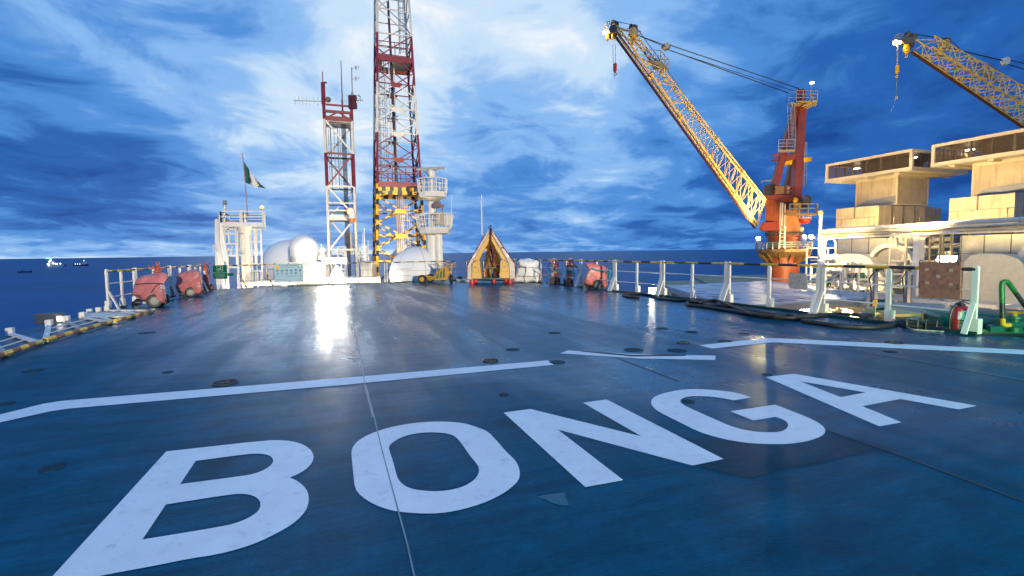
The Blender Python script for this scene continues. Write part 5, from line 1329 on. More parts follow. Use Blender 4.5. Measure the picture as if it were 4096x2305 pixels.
# ------------------------------------------------------------------ radar mast
Ym = 26.6
M = lambda x, y, dy=0: W('c4', x, y, Ym + dy)
px = lambda v: v/2.6367/FPX*Ym
pc = M(1262, 560); zz = lambda y: M(1262, y).z
T3 = thing('radar_mast', 'white radar mast with two railed round platforms and a scanner bar', 'radar mast', dn(pc))
b = MB(); b.lathe([(px(62), lowz-pc.z),(px(62), zz(760)-pc.z),(px(45), zz(740)-pc.z),(px(40), zz(350)-pc.z),(px(34), zz(180)-pc.z)], pc, 22); b.build('column', WHITE, T3)
b = MB(); q = M(1335, 900, -.2); b.cyl(dn(q), at_z(q, zz(735)), px(36), n=16); b.lathe([(px(36),0),(px(55),-1.0),(px(60),-1.2)], at_z(q, zz(1010)), 16); b.build('support_pipe', WHITE, T3)
def basket(cx, yt, yf, yb, hw, flare, nm, coney=None, npost=9):
    c = M(cx, yf); R_ = px(hw); n = 8; z_t, z_f, z_b = M(cx, yt).z, M(cx, yf).z, M(cx, yb).z
    oct_ = lambda r_, z: [V((c.x + r_*math.cos(math.pi/8 + k*math.pi/4), c.y + r_*math.sin(math.pi/8 + k*math.pi/4), z)) for k in range(n)]
    A, B_ = oct_(R_*flare, z_b), oct_(R_, z_f); T_ = oct_(R_*(1 + (1-flare)*.9), z_t)
    b = MB(); b.add(A + B_, [tuple(range(n))[::-1]] + [(k, (k+1) % n, n+(k+1) % n, n+k) for k in range(n)]); in_ = [p - UZ*.10 for p in B_]; b.add(in_, [tuple(range(n))]); b.build('floor', WHITE, T3, smooth=0)
    if coney: b = MB(); b.lathe([(px(42), M(cx, coney).z - z_b), (R_*flare*.95, 0)], V((c.x, c.y, z_b)), 16); b.build('cone', CREAM, T3)
    b = MB()
    for f in (1.0, .62, .30):
        Q = [B_[k].lerp(T_[k], f) for k in range(n)]
        for k in range(n): b.bar(Q[k], Q[(k+1) % n], .028, .028 if f < 1 else .05)
    for k in range(n):
        for u in (0, .33, .66): b.bar(B_[k].lerp(B_[(k+1) % n], u), T_[k].lerp(T_[(k+1) % n], u), .026 if u else .045, .026)
    b.build('handrail', WHITE, T3, smooth=0)
basket(1268, 180, 318, 368, 150, .94, 'upper', 420)
basket(1290, 552, 690, 752, 178, .86, 'lower', 775)
b = MB(); b.lathe([(px(38), zz(160)-pc.z),(px(36), zz(150)-pc.z),(px(40), zz(148)-pc.z),(px(40), zz(95)-pc.z),(px(28), zz(88)-pc.z),(px(14), zz(70)-pc.z)], pc, 20); b.build('scanner_drive', WHITE, T3)
q = at_z(pc, zz(64)); ang = R(18); dx = V((math.cos(ang), -math.sin(ang)*.6, 0)).normalized()
b = MB(); b.bar(q - dx*px(150), q + dx*px(150), .10, .13); b.bar(q - dx*px(60) - UZ*.05, q + dx*px(60) - UZ*.05, .2, .14); b.build('scanner_bar', mat('scanner_grey', (.40,.37,.33), .45), T3, smooth=0, bevel=.03)
b = MB()
for k in range(3): b.ring(M(1180+k*12, 135+k*6, -.2), .20-.03*k, .010, (.3,1,.1), 16, 4)
b.tube([M(1195,170,-.2), M(1222,200,-.2), M(1222,310,-.2)], .014, 5); b.build('cable_loop', BLK, T3)
b = MB(); q = M(1335, 450, -.5); b.lathe([(.05,-.05),(.17,-.02),(.19,.16),(.15,.3)], q, 14, 0, V((-.7,-.7,0))); b.bar(M(1310,450,-.4), M(1385,460,-.4), .16, .14); b.bar(M(1370,460,-.4), M(1370,560,-.4), .07, .06); b.build('search_lamp', mat('lamp_bronze', (.22,.15,.12), .45), T3)
b = MB(); b.box(M(1345, 590, -.75), (.42, .3, .68)); b.build('control_box', mat('box_beige', (.42,.36,.27), .5), T3, smooth=0, bevel=.03); b = MB(); b.box(M(1430, 605, -.2), (.44, .2, .66)); b.build('control_box', WHITE, T3, smooth=0, bevel=.02)
b = MB(); b.tube([M(1320,470,-.6), M(1300,520,-.6), M(1250,560,-.6), M(1245,590,-.6), M(1310,610,-.8)], .014, 5); b.build('cable_loop', BLK, T3)
b = MB(); b.cyl(M(1466, 545, -.2), M(1466, 345, -.2), .018, n=6); b.build('antenna_rod', WHITE, T3)
b = MB(); b.bar(M(1205,770,.2), M(1210,1000,.2), .05); b.bar(M(1228,770,.2), M(1232,1000,.2), .05); b.bar(M(1200,772,.2), M(1235,772,.2), .05); b.build('ladder', WHITE, T3, smooth=0)
# ------------------------------------------------------------------ crane with yellow lattice boom
def boom(t, Bb, Bt, Ab, At, Cb, Ct, n, lw=.032, walk=True):
    """chords A, B on top, C, D below; b = base end, t = head end"""
    Db, Dt = Ab + (Cb - Bb), At + (Ct - Bt)
    ch = {'A': (Ab, At), 'B': (Bb, Bt), 'C': (Cb, Ct), 'D': (Db, Dt)}
    for k in 'ABCD':
        b = MB(); a, c = ch[k]; rc = .095 if k in 'BD' else .07; b.cyl(a, c, rc, rc*.85, 8)
        for f in (.19, .40, .60, .80): b.cyl(a.lerp(c, f-.005), a.lerp(c, f+.005), rc*1.8, n=8)
        b.build('chord', BOOM, t)
    pt = lambda k, f: ch[k][0].lerp(ch[k][1], f)
    for (k, j) in (('A','B'),('B','C'),('C','D'),('D','A')):
        b = MB()
        for i in range(n):
            f0, f1 = i/n, (i+1)/n
            if i % 2: b.cyl(pt(k, f0), pt(j, f1), lw, n=5)
            else: b.cyl(pt(j, f0), pt(k, f1), lw, n=5)
            b.cyl(pt(k, f0), pt(j, f0), lw, n=5)
        b.build('lacing', BOOM, t)
    if walk:
        b = MB(); up_ = (pt('B', .5) - pt('C', .5)).normalized(); sd = (pt('C', .5) - pt('D', .5)).normalized(); o = sd*.22 - up_*.05
        b.bar(Cb + o, Ct + o, .40, .05, hint=up_)
        for f in range(n*2+1): p = pt('C', f/(n*2)) + o + sd*.18; b.bar(p, p + up_*.5, .035, .035)
        b.bar(Cb + o + sd*.18 + up_*.5, Ct + o + sd*.18 + up_*.5, .045, .045)
        b.build('walkway', mat('walkway_maroon', (.12,.05,.04), .5), t, smooth=0)
        b = MB(); b.cyl(Cb + o*.4 + up_*.2, Ct + o*.4 + up_*.2, .07, n=8); b.build('pipe', DGREY, t)
    return pt
def rope_(t, pts, r_=.045, m=WIRE, nm='rope'):
    b = MB(); b.tube(pts, r_, 5); return b.build(nm, m, t)
YB, YT = 52.0, 42.5
T4 = thing('crane', 'orange pedestal crane with long yellow lattice boom raised to the left', 'crane', V((30, 55, -4)), 0, 'pedestal cranes')
Yped = 54.0
Q = lambda x, y, dy=0: W('d5', x, y, Yped + dy)
ax_ = Q(915, 900); pr = 190/3.222/FPX*Yped; zq = lambda y: Q(915, y).z
b = MB(); b.lathe([(pr, -8-ax_.z),(pr, zq(980)-ax_.z),(pr*1.0, zq(800)-ax_.z),(pr*1.08, zq(795)-ax_.z),(pr*1.08, zq(750)-ax_.z)], ax_, 36); b.build('pedestal', ORNG, T4)
b = MB(); b.lathe([(pr*1.08, zq(780)-ax_.z),(pr*1.14, zq(775)-ax_.z),(pr*1.14, zq(765)-ax_.z),(pr*1.02, zq(760)-ax_.z),(pr*1.0, zq(740)-ax_.z)], ax_, 36); 
for k in range(40): a = k*math.pi/20; b.box(ax_ + V((pr*1.11*math.cos(a), pr*1.11*math.sin(a), zq(752)-ax_.z)), (.12,.12,.2))
b.build('slew_ring', DGREY, T4)
b = MB(); b.lathe([(pr*1.0, zq(745)-ax_.z),(pr*.97, zq(520)-ax_.z),(pr*.97, zq(300)-ax_.z)], ax_, 36); b.build('turret', mat('turret_cream_orange', (.48,.20,.07), .45, var=.2, vs=.8, dirt=(.40,.09,.02), dirt_amt=.7), T4)
# lower ring platform
zt_, zb_ = zq(955), zq(990); n_ = 14
ringp = [V((ax_.x + pr*1.68*math.cos(2*math.pi*k/n_), ax_.y + pr*1.68*math.sin(2*math.pi*k/n_), zt_)) for k in range(n_)]
b = MB(); b.lathe([(pr*1.02, zb_-.6-ax_.z),(pr*1.2, zb_-.6-ax_.z),(pr*1.66, zb_-ax_.z),(pr*1.68, zb_-ax_.z),(pr*1.68, zt_-ax_.z),(pr*1.0, zt_-ax_.z)], ax_, n_); b.build('ring_platform', mat('platform_bronze', (.26,.17,.07), .45, .2, var=.2), T4, smooth=0)
handrail(T4, ringp, zq(872)-zt_, GALV, .045, True, (1, .66, .33), toe=False)
b = MB()
for k in range(n_): p = ringp[k] - UZ*.5; c = V((ax_.x, ax_.y, p.z-1.0)); b.prism([p, p.lerp(c, .42) - UZ*.0, p.lerp(c, .42) - UZ*.7], V((.08,.05,0)))
b.build('gusset', MATS['platform_bronze'], T4, smooth=0)
# house, boom foot and machinery
def slab(c, pts, Y, dv, nm, m, t, bev=0): b = MB(); P_ = PL(c, Y, pts); d_ = VD(mid(*P_)); b.prism(P_, d_*dv.y + V((d_.y, -d_.x, 0))*dv.x); return b.build(nm, m, t, smooth=0, bevel=bev)
slab('d5', [(680,330),(720,322),(800,330),(870,340),(870,600),(680,585)], Yped-2.6, V((0,3.5,0)), 'boom_house', ORNG, T4, .06)
slab('d5', [(598,690),(640,610),(860,600),(860,715),(640,722)], Yped-2.4, V((0,3.2,0)), 'boom_foot', mat('foot_maroon', (.33,.045,.028), .45, var=.15), T4, .05)
slab('d5', [(660,250),(1060,265),(1130,290),(1130,350),(870,345),(700,325)], Yped-2.8, V((0,5,0)), 'upper_deck', MAROON, T4)
slab('d5', [(672,135),(765,112),(770,255),(672,268)], Yped-3.2, V((.4,1.2,0)), 'engine_box', BLK, T4, .05)
slab('d5', [(810,140),(920,140),(920,245),(810,245)], Yped-3.1, V((.3,1.2,0)), 'engine_box', mat('engine_brown', (.16,.09,.04), .5), T4, .05)
b = MB(); b.cyl(Q(830,250,-2.2), Q(830,130,-2.2), .15, n=10); b.tube([Q(835,120,-2.2), Q(838,85,-2.2), Q(860,110,-2.2), Q(865,250,-2.2)], .09, 8); b.tube([Q(755,70,-2), Q(690,72,-2), Q(640,82,-2), Q(632,95,-2)], .09, 8); b.cyl(Q(960,150,-2.2), Q(985,160,-2.2), .15, n=10); b.cyl(Q(975,160,-2), Q(972,245,-2), .17, n=10); b.build('exhaust_pipe', GALV, T4)
handrail(T4, [Q(660,255,-2.9), Q(870,250,-2.9), Q(1030,250,-2.9)], zq(165)-zq(255), MAROON, .04, toe=False)
# winch drum, yellow motor, side platform, cab
b = MB(); b.cyl(Q(1125,345,-2), Q(1215,340,-2), .55, n=20); b.cyl(Q(1115,345,-2), Q(1128,345,-2), .68, n=20); b.cyl(Q(1213,340,-2), Q(1228,340,-2), .68, n=20); b.bar(Q(1120,400,-2), Q(1225,400,-2), .5, 1.0); b.build('winch_drum', BRONZE, T4)
b = MB(); b.cyl(Q(1090,455,-3.2), Q(1092,365,-3.2), .32, .36, 14); b.sphere(Q(1067,330,-3.2), .30, 14, 8, -1, 0, (.85,.85,1.2)); b.build('motor', YEL, T4)
slab('d5', [(960,305),(1120,300),(1125,450),(960,450)], Yped-2.2, V((0,2,0)), 'gear_case', DGREY, T4, .05)
pf = PL('d5', Yped-4.2, [(918,515),(1350,510)]); b = MB(); vd4 = VD(pf[0]); b.ext(pf[0], at_z(pf[1], pf[0].z)-pf[0], vd4*2.2, UZ*(zq(495)-zq(515))); b.build('side_platform', MATS['platform_bronze'], T4, smooth=0)
z_ = pf[0].z + zq(495)-zq(515); handrail(T4, [at_z(pf[0] + V((.6,0,0)), z_), at_z(pf[1], z_), at_z(pf[1] + vd4*2.2, z_)], zq(370)-zq(478), GALV, .05, toe=False)
b = MB(); c = Q(1190,570,-1.5); b.sphere(c, .55, 20, 12, -.2, 1, (1.1,1.1,-1)); b.lathe([(.58,0),(.61,.08),(.58,.15)], c, 20); 
for k in range(8): a = k*math.pi/4; b.bar(c + V((.58*math.cos(a),.58*math.sin(a),.1)), c + V((.55*math.cos(a),.55*math.sin(a),.6)), .05)
b.build('operator_cab', [SIGNW, mat('cab_red', (.40,.04,.02), .35)], T4)
b = MB(); b.sphere(Q(1145,700,-1.2), .28, 18, 10, -1, 0, (1,.7,1)); b.build('lamp_dome', CREAM, T4)
for x in (880, 905, 935):
    b = MB(); b.bar(Q(x, 355 if x < 930 else 380,-4), Q(x-14, 655 if x < 930 else 940,-4), .08, .08); b.build('ladder_rail', CREAM, T4, smooth=0)
ladder(T4, Q(895, 945,-3.9), Q(908, 660,-3.9), .5, V((1,0,0)), CREAM, 0, .35, rr=.05)
# A-frame: front pair of raking legs and rear leg
Qa = lambda x, y, dy=0: W('d4', x, y, Yped + dy)
def leg(pts, dy0, dy1, w0, w1, m=MAROON):
    b = MB(); a, c = Qa(*pts[0], dy0), Qa(*pts[1], dy1); d, x, y = b.frame(a, c, V((0,1,0)))
    q = lambda p, w: [p - x*w/2 - y*w/2, p + x*w/2 - y*w/2, p + x*w/2 + y*w/2, p - x*w/2 + y*w/2]
    b.hexa(q(a, w0) + q(c, w1)); return b.build('mast_leg', m, T4, smooth=0, bevel=.05)
leg([(768,1545),(1085,370)], -2.5, -.5, .68, .62); leg([(1076,1580),(1140,370)], -2.8, -.5, .80, .85); leg([(946,1560),(1035,1150)], 1.5, 1.0, .75, .68, ORNG); leg([(1035,1150),(1110,420)], 1.0, .2, .66, .5)
b = MB(); b.bar(Qa(880,1075,-1.8), Qa(1070,1060,-1.9), .45, .55); b.bar(Qa(860,1020,-1.8), Qa(775,1035,-1.8), .2); b.bar(Qa(860,1060,-1.8), Qa(790,1060,-1.8), .14); b.bar(Qa(850,1090,-1.8), Qa(770,1105,-1.8), .2); b.build('cross_beam', MAROON, T4, smooth=0)
b = MB(); b.bar(Qa(810,1165,-.5), Qa(1280,1080,-2.6), .35, .46); b.build('lifting_beam', YEL, T4, smooth=0, bevel=.04)
# head of the mast
slab('d4', [(1060,335),(1090,200),(1115,165),(1135,190),(1165,165),(1200,200),(1200,310),(1150,335)], Yped-1.2, V((0,2.2,0)), 'mast_head', MAROON, T4, .05)
zf = Qa(1180,330).z
fl = [Qa(985,372,-1.8), Qa(1350,345,-1.8)]; fl[1].z = fl[0].z
def deckp(t, x0, x1, yp, dy0, dep, th, m, nm):
    a, c = Qa(x0, yp, dy0), Qa(x1, yp, dy0); c.z = a.z; d_ = VD(a)*dep; b = MB(); b.ext(a, c-a, d_, UZ*th); b.build(nm, m, t, smooth=0)
    return [p + UZ*th for p in (a + d_, a, c, c + d_)]
BZ = mat('platform_yellow_grey', (.40,.30,.14), .5, var=.2)
X = lambda x, dy=0: Qa(x, 350, dy).x
f1_ = deckp(T4, 985, 1140, 375, -2.4, 1.0, .10, BZ, 'mast_platform'); f2_ = deckp(T4, 1075, 1350, 350, -2.2, 1.8, .12, BZ, 'mast_platform')
slab('d4', [(1150,395),(1290,345),(1290,360),(1210,405)], Yped-1.8, V((0,1.5,0)), 'mast_bracket', BZ, T4)
handrail(T4, [f1_[0], f1_[1], f1_[1].lerp(f1_[2], .6)], 1.1, GALV, .025, toe=False)
handrail(T4, f2_[1:], 1.0, GALV, .028, levels=(1, .66, .33), toe=False)
ladder(T4, Qa(1010,860,-2.2), Qa(990,375,-2.2), .42, V((1,0,0)), GALV, .42, .35, rr=.022)
f3_ = deckp(T4, 850, 1062, 978, -3.6, 1.0, .10, BZ, 'mast_platform')
handrail(T4, f3_[:3], 1.0, GALV, .028, levels=(1,.66,.33), toe=False)
ladder(T4, Qa(1160,1440,-1), Qa(1165,880,-1), .4, V((1,0,0)), GALV, .34, .4, rr=.022)
b = MB(); p = Qa(1270,250,-1.5); b.cyl(Qa(1272,330,-1.5), Qa(1272,120,-1.5), .06, n=6); b.bar(Qa(1288,350,-1.5), Qa(1290,220,-1.5), .13); b.build('lamp_pole', GALV, T4)
b = MB(); b.box(Qa(1283,102,-1.5), (.34,.25,.18)); b.build('mast_lamp', lamp('crane_top_glow', (1,.78,.42), 5), T4, smooth=0)
rope_(T4, [Qa(1190,420,0), Qa(1198,900,0), Qa(1205,1450,0)], .03)
# boom
bx = lambda c, x, y, Y_: W(c, x, y, Y_)
Bb, Bt = bx('d5', 585, 640, YB), bx('d3', 240, 150, YT)
Ab, At = bx('d5', 688, 315, YB-1.4), bx('d3', 415, 215, YT+2.0)
Cb, Ct = bx('d5', 560, 660, YB), bx('d3', 215, 200, YT)
tip = bx('d3', 195, 145, YT)
pt = boom(T4, Bb, Bt, Ab, At, Cb, Ct, 21, .036)
b = MB(); b.cyl(At, tip, .07, n=7); b.cyl(Bt, tip + UZ*.1, .09, n=7); b.cyl(Ct, tip - UZ*.2, .09, n=7)
for f in (.25,.5,.75): b.cyl(At.lerp(tip, f), Bt.lerp(tip, f), .03, n=5); b.cyl(At.lerp(tip, f), Ct.lerp(tip, f*.8), .03, n=5)
b.build('head_bracing', BOOM, T4)
def sheave(t, c, r_, ax, w=.25, m=DGREY): b = MB(); b.lathe([(.05,-w/2),(r_,-w/2),(r_*.88,0),(r_,w/2),(.05,w/2)], c, 20, 0, V(ax)); return b.build('sheave', m, t)
H = lambda x, y, dy=0: W('d3', x, y, YT + dy)
slab('d3', [(145,190),(165,140),(215,135),(235,165),(230,200),(160,212)], YT-.4, V((0,1.4,0)), 'boom_head', DGREY, T4, .05)
sheave(T4, H(197,112), .24, (.9,.5,0)); sheave(T4, H(220,130,.5), .24, (.9,.5,0)); sheave(T4, H(388,155,1.6), .25, (.9,.5,0)); sheave(T4, H(418,160,2.2), .25, (.9,.5,0))
slab('d3', [(345,240),(372,165),(400,150),(432,165),(425,235),(395,245)], YT+1.4, V((.2,.6,0)), 'pendant_bracket', BOOM, T4, .04)
slab('d3', [(370,260),(425,250),(395,300),(380,350),(372,300)], YT+1.6, V((.1,.4,0)), 'head_strut', YEL, T4)
b = MB()
for (x0,y0,x1,y1) in ((95,180,115,100),(115,100,158,98),(158,98,150,190),(105,140,152,140),(118,180,135,100),(95,180,150,190),(335,215,340,170),(340,170,385,180),(335,190,385,200),(430,215,440,180),(440,180,482,205),(482,205,470,240),(460,190,452,230)): b.bar(H(x0,y0), H(x1,y1), .06)
b.build('head_handrail', GALV, T4, smooth=0)
pl_ = [H(548,512,2), H(690,516,2.6), H(776,612,3.4), H(620,602,2.8)]; b = MB(); b.prism(pl_, UZ*.12); b.build('boom_platform', DGREY, T4, smooth=0)
handrail(T4, [pl_[3], pl_[0] , pl_[1], pl_[2], pl_[3]], .95, GALV, .03, toe=False)
blk = W('d3', 742, 358, YT+3.2); apx = Qa(1118,178,-.8); apx2 = Qa(1040,205,-.8); apx3 = Qa(990,238,-.8)
for o_ in (-.12, .12): rope_(T4, [H(430,232,1.8+o_), blk + V((-.15,o_,.08))], .035)
rope_(T4, [blk + V((.1,0,.2)), apx], .045); rope_(T4, [blk + V((.1,0,-.24)), apx3], .045); rope_(T4, [blk + V((.1,.1,-.22)), apx2], .03)
sheave(T4, blk, .27, (.35,-1,0), .5, GREYP); sheave(T4, blk + V((.12,.0,-.06)), .27, (.35,-1,0), .42, DGREY)
rope_(T4, [H(205,92), H(390,130,1.6)], .03); rope_(T4, [H(440,160,2), H(560,330,2.5), H(760,600,3.5), H(1300,1420,7), bx('d5', 600, 300, YB)], .035)
b = MB()
for x in (188, 212): b.cyl(H(x, 280), H(x+4, 550), .025, n=5)
b.build('hoist_rope', ROPE, T4)
b = MB(); c = H(211, 590); b.lathe([(.05,.45),(.15,.36),(.16,-.1),(.12,-.30),(.04,-.34)], c, 14, 0); b.ring(c - UZ*.47, .11, .04, (0,1,0), 14, 6, 0, R(-220), R(60)); b.build('hook_block', mat('hook_red', (.55,.06,.03), .4), T4)
b = MB(); b.lathe([(.04,.35),(.13,.25),(.12,-.2),(.03,-.45)], H(130, 255), 12); b.lathe([(.04,.25),(.11,.2),(.10,-.2)], H(185, 255), 12); b.build('tip_block', YEL, T4)
b = MB(); b.box(H(205, 245), (.15,.15,.32)); b.build('tip_weight', DGREY, T4, smooth=0)
b = MB(); b.box(H(108, 212, -.3), (.34,.2,.20)); b.build('tip_lamp', LSOD, T4, smooth=0)
# lamps on the ring platform
CG = 'lit lamps on the crane pedestal platform'
p = W('d5', 590, 820, Yped-2); flood('floodlight', 'lit lamp on the left rim of the crane ring platform', p, p + V((-.6,-5,.3)), .5, .5, LWARM, CG, stand=W('d5', 622, 872, Yped-2))
p = W('d5', 1185, 795, Yped-2.5); flood('floodlight', 'lit lamp nearer the crane column on the right of the ring platform', p, p + V((1,-5,1.5)), .5, .42, LSOD, CG, stand=W('d5', 1165, 880, Yped-2.5))
p = W('d5', 1270, 798, Yped-2.5); flood('floodlight', 'lamp turned sideways at the far right of the crane ring platform', p, p + V((-4,-2,-.5)), .6, .5, LWARM, CG, stand=W('d5', 1240, 880, Yped-2.5))

# second crane: mostly its boom is in the picture
T5 = thing('crane', 'second crane whose yellow lattice boom enters at the top right corner', 'crane', V((70, 62, -4)), 0, 'pedestal cranes')
Y0_, Y1_ = 66.0, 58.0
h = lambda x, y, Y_=Y1_: W('d6', x, y, Y_)
Ct, Bt, At = h(470,275), h(485,235), h(880,340)
far = lambda x, y: W('d6', x, y, Y0_)
Cb, Bb, Ab = far(2700,1890), far(2800,1640), far(2880,1600) + V((.8,-1.6,0))
At = Bt + V((.9,-1.5,-.2)); 
boom(T5, Bb, Bt, Ab, At, Cb, Ct + V((0,0,-.9)), 26, .055)
slab('d6', [(225,240),(330,240),(380,165),(410,165),(420,215),(465,180),(490,215),(470,280),(380,285),(300,250)], Y1_-.5, V((0,1.6,0)), 'boom_head', DGREY, T5, .05)
sheave(T5, h(397,180), .34, (.9,.5,0)); sheave(T5, h(470,200), .34, (.9,.5,0)); sheave(T5, h(860,255,Y1_+2), .42, (.9,.5,0)); 
slab('d6', [(740,310),(820,260),(845,235),(890,235),(900,340),(800,345)], Y1_+1.5, V((.2,.7,0)), 'pendant_bracket', BOOM, T5, .04)
slab('d6', [(745,335),(840,345),(790,420),(735,460)], Y1_+1.7, V((.2,.6,0)), 'head_strut', YEL, T5)
b = MB()
for (x0,y0,x1,y1) in ((218,240,275,165),(275,165,330,178),(240,210,300,215),(330,178,300,240),(275,165,290,230),(345,175,320,235)): b.bar(h(x0,y0), h(x1,y1), .08)
b.build('head_handrail', GALV, T5, smooth=0)
blk = h(1575, 500, Y1_+4)
rope_(T5, [h(905,340,Y1_+2), blk], .07); rope_(T5, [blk + V((.2,0,.22)), W('d6',2700,740,66)], .055); rope_(T5, [blk + V((.2,0,-.34)), W('d6',2700,860,66)], .055); rope_(T5, [h(400,160), h(870,235,Y1_+2)], .05); rope_(T5, [h(905,240,Y1_+2), h(1290,590,Y1_+3), h(1800,1000,Y1_+5)], .04)
sheave(T5, blk, .46, (.25,-1,0), .5, SIGNW)
pl_ = [h(1270,640,Y1_+3), h(1340,650,Y1_+2), h(1510,770,Y1_+3), h(1430,760,Y1_+4)]; b = MB(); b.prism(pl_, UZ*.15); b.build('boom_platform', DGREY, T5, smooth=0); handrail(T5, pl_, 1.3, GALV, .035, True, toe=False)
b = MB(); b.cyl(h(272,300), h(268,570), .075, n=6); b.build('hoist_rope', ROPE, T5)
b = MB(); c = h(267,602); b.lathe([(.06,.5),(.2,.4),(.2,-.35),(.06,-.5)], c, 14); b.ring(c - UZ*.8, .13, .05, (0,1,0), 12, 5); b.build('hook_block', YEL, T5)
b = MB(); c = h(380,355); b.lathe([(.06,.7),(.24,.5),(.33,.1),(.24,-.4),(.08,-.6)], c, 14); b.ring(c - UZ*.78, .15, .06, (0,1,0), 12, 5, 0, R(-220), R(60)); b.build('main_hook_block', YEL, T5)
b = MB(); b.tube([h(264,690), h(258,930), h(215,1060), h(188,1110)], .028, 5); b.box(h(257,940), (.24,.12,.3)); b.build('tag_line', ROPE, T5)
b = MB(); b.box(h(262, 280), (.7,.25,.22)); b.build('tip_lamp', LSOD, T5, smooth=0)
pb = mid(Cb, Bb); b = MB(); b.cyl(V((pb.x+2.5,pb.y,-10)), V((pb.x+2.5,pb.y,pb.z+1)), 1.9, n=24); b.build('pedestal', ORNG, T5); b = MB(); b.box(V((pb.x+2.5,pb.y,pb.z+1)), (5,4,4)); b.build('boom_house', MAROON, T5, smooth=0, bevel=.1)

# ------------------------------------------------------------------ exhaust stacks: louvred hood, neck and casing
ORG = V((29.2, 36.0, 0))
def UVP(u, v, z=0): return ORG + AX*v + BX*u + UZ*z
def blockuv(b, u0_, u1_, v0_, v1_, z0_, z1_, mi=0):
    b.hexa([UVP(u0_,v0_,z0_), UVP(u0_,v1_,z0_), UVP(u1_,v1_,z0_), UVP(u1_,v0_,z0_), UVP(u0_,v0_,z1_), UVP(u0_,v1_,z1_), UVP(u1_,v1_,z1_), UVP(u1_,v0_,z1_)], mi)
SG = 'turbine stacks with louvred hoods'
LHOOD = lamp('hood_lamp_glow', WARM, 22)
def stack(du, label, dark=.0):
    t = thing('exhaust_stack', label, 'exhaust stack', UVP(du+3.3, 3, 2.7), 0, SG)
    z0, z1 = 7.1, 8.62; U0, U1, V0, V1 = du, du+6.7, 0, 6.6
    fr = .20
    b = MB()      # hood frame: top and bottom rims with corner posts
    for z_a, z_b in ((z0, z0+.24), (z1-.20, z1)):
        blockuv(b, U0, U0+fr, V0, V1, z_a, z_b); blockuv(b, U1-fr, U1, V0, V1, z_a, z_b); blockuv(b, U0+fr, U1-fr, V0, V0+fr, z_a, z_b); blockuv(b, U0+fr, U1-fr, V1-fr, V1, z_a, z_b)
    for u in (U0, U1-fr):
        for v in (V0, V1-fr): blockuv(b, u, u+fr, v, v+fr, z0+.24, z1-.20)
    b.build('hood_frame', CLADD, t, smooth=0)
    b = MB(); blockuv(b, U0+fr, U1-fr, V0+fr, V1-fr, z0+.06, z0+.14); b.build('hood_floor', CLADD, t, smooth=0)
    b = MB(); blockuv(b, U0+fr, U1-fr, V0+fr, V1-fr, z1-.14, z1-.06); b.build('hood_roof', LOUV, t, smooth=0)
    b = MB()      # flange below
    blockuv(b, U0-.05, U1+.05, V0-.05, V1+.05, z0-.03, z0); 
    for u in (U0+1.0, U0+3.3, U0+5.4): blockuv(b, u, u+.35, V0+.25, V1-.25, z0-.16, z0-.03)
    b.build('hood_flange', CLADD, t, smooth=0)
    for side in range(4):
        b = MB(); nl = 15
        for i in range(nl):
            z_ = z0 + .30 + (z1-z0-.56)*i/(nl-1)
            if side == 0: b.bar(UVP(U0+fr, V0+.10, z_), UVP(U1-fr, V0+.10, z_), .07, .022)
            elif side == 1: b.bar(UVP(U0+.10, V0+fr, z_), UVP(U0+.10, V1-fr, z_), .07, .022)
            elif side == 2: b.bar(UVP(U0+fr, V1-.10, z_), UVP(U1-fr, V1-.10, z_), .07, .022)
            else: b.bar(UVP(U1-.10, V0+fr, z_), UVP(U1-.10, V1-fr, z_), .07, .022)
        for k in range(1, 6):
            f = k/6; w_ = .07 if k % 2 else .12
            if side == 0: q = UVP(U0+(U1-U0)*f, V0+.13, 0)
            elif side == 1: q = UVP(U0+.13, V0+(V1-V0)*f, 0)
            elif side == 2: q = UVP(U0+(U1-U0)*f, V1-.13, 0)
            else: q = UVP(U1-.13, V0+(V1-V0)*f, 0)
            b.bar(q + UZ*(z0+.24), q + UZ*(z1-.2), w_, w_)
        b.build('louvre', LOUV, t, smooth=0)
    b = MB(); blockuv(b, du+1.9, du+4.6, 1.5, 4.5, z0+.16, z1-.2); b.build('inner_duct', LOUV, t, smooth=0)
    for u, v in ((.9, 1.6), (3.0, 5.4), (5.6, 2.2)):
        b = MB(); b.box(UVP(du+u, v, z1-.42), (.10, .5, .08), (AX, BX, UZ)); b.build('hood_lamp', LHOOD, t, smooth=0)
    # neck
    b = MB(); blockuv(b, du+1.68, du+4.85, 1.2, 4.84, 4.75, z0-.03); b.build('neck', CONC, t, smooth=0)
    b = MB(); e = .03
    for (ua,ub,va,vb) in ((1.68-e,1.68+.10,1.2-e,1.2+.10),(4.85-.10,4.85+e,1.2-e,1.2+.10),(1.68-e,1.68+.10,4.84-.10,4.84+e)): blockuv(b, du+ua, du+ub, va, vb, 4.75, z0-.03)
    for z_a, z_b in ((4.75, 4.86), (z0-.24, z0-.031)): blockuv(b, du+1.78, du+4.75, 1.2-e, 1.2, z_a, z_b); blockuv(b, du+1.68-e, du+1.68, 1.3, 4.74, z_a, z_b)
    b.build('neck_frame', CLADD, t, smooth=0)
    b = MB()      # drain tray along the foot of the neck
    p = [UVP(du+1.74, 1.16, 4.88), UVP(du+4.6, 1.16, 4.88), UVP(du+4.2, 1.16, 5.30), UVP(du+1.74, 1.16, 5.48)]
    b.plate(p, .02); b.build('stain_plate', mat('plate_blue_grey', (.22,.24,.27), .45, .2), t, smooth=0)
    # casing
    b = MB(); blockuv(b, du+1.66, du+5.03, -.8, 5.6, 2.72, 4.70); blockuv(b, du+2.0, du+4.6, 5.6, 7.2, 2.72, 4.62); b.build('casing', CONC, t, smooth=0, bevel=.02)
    b = MB()
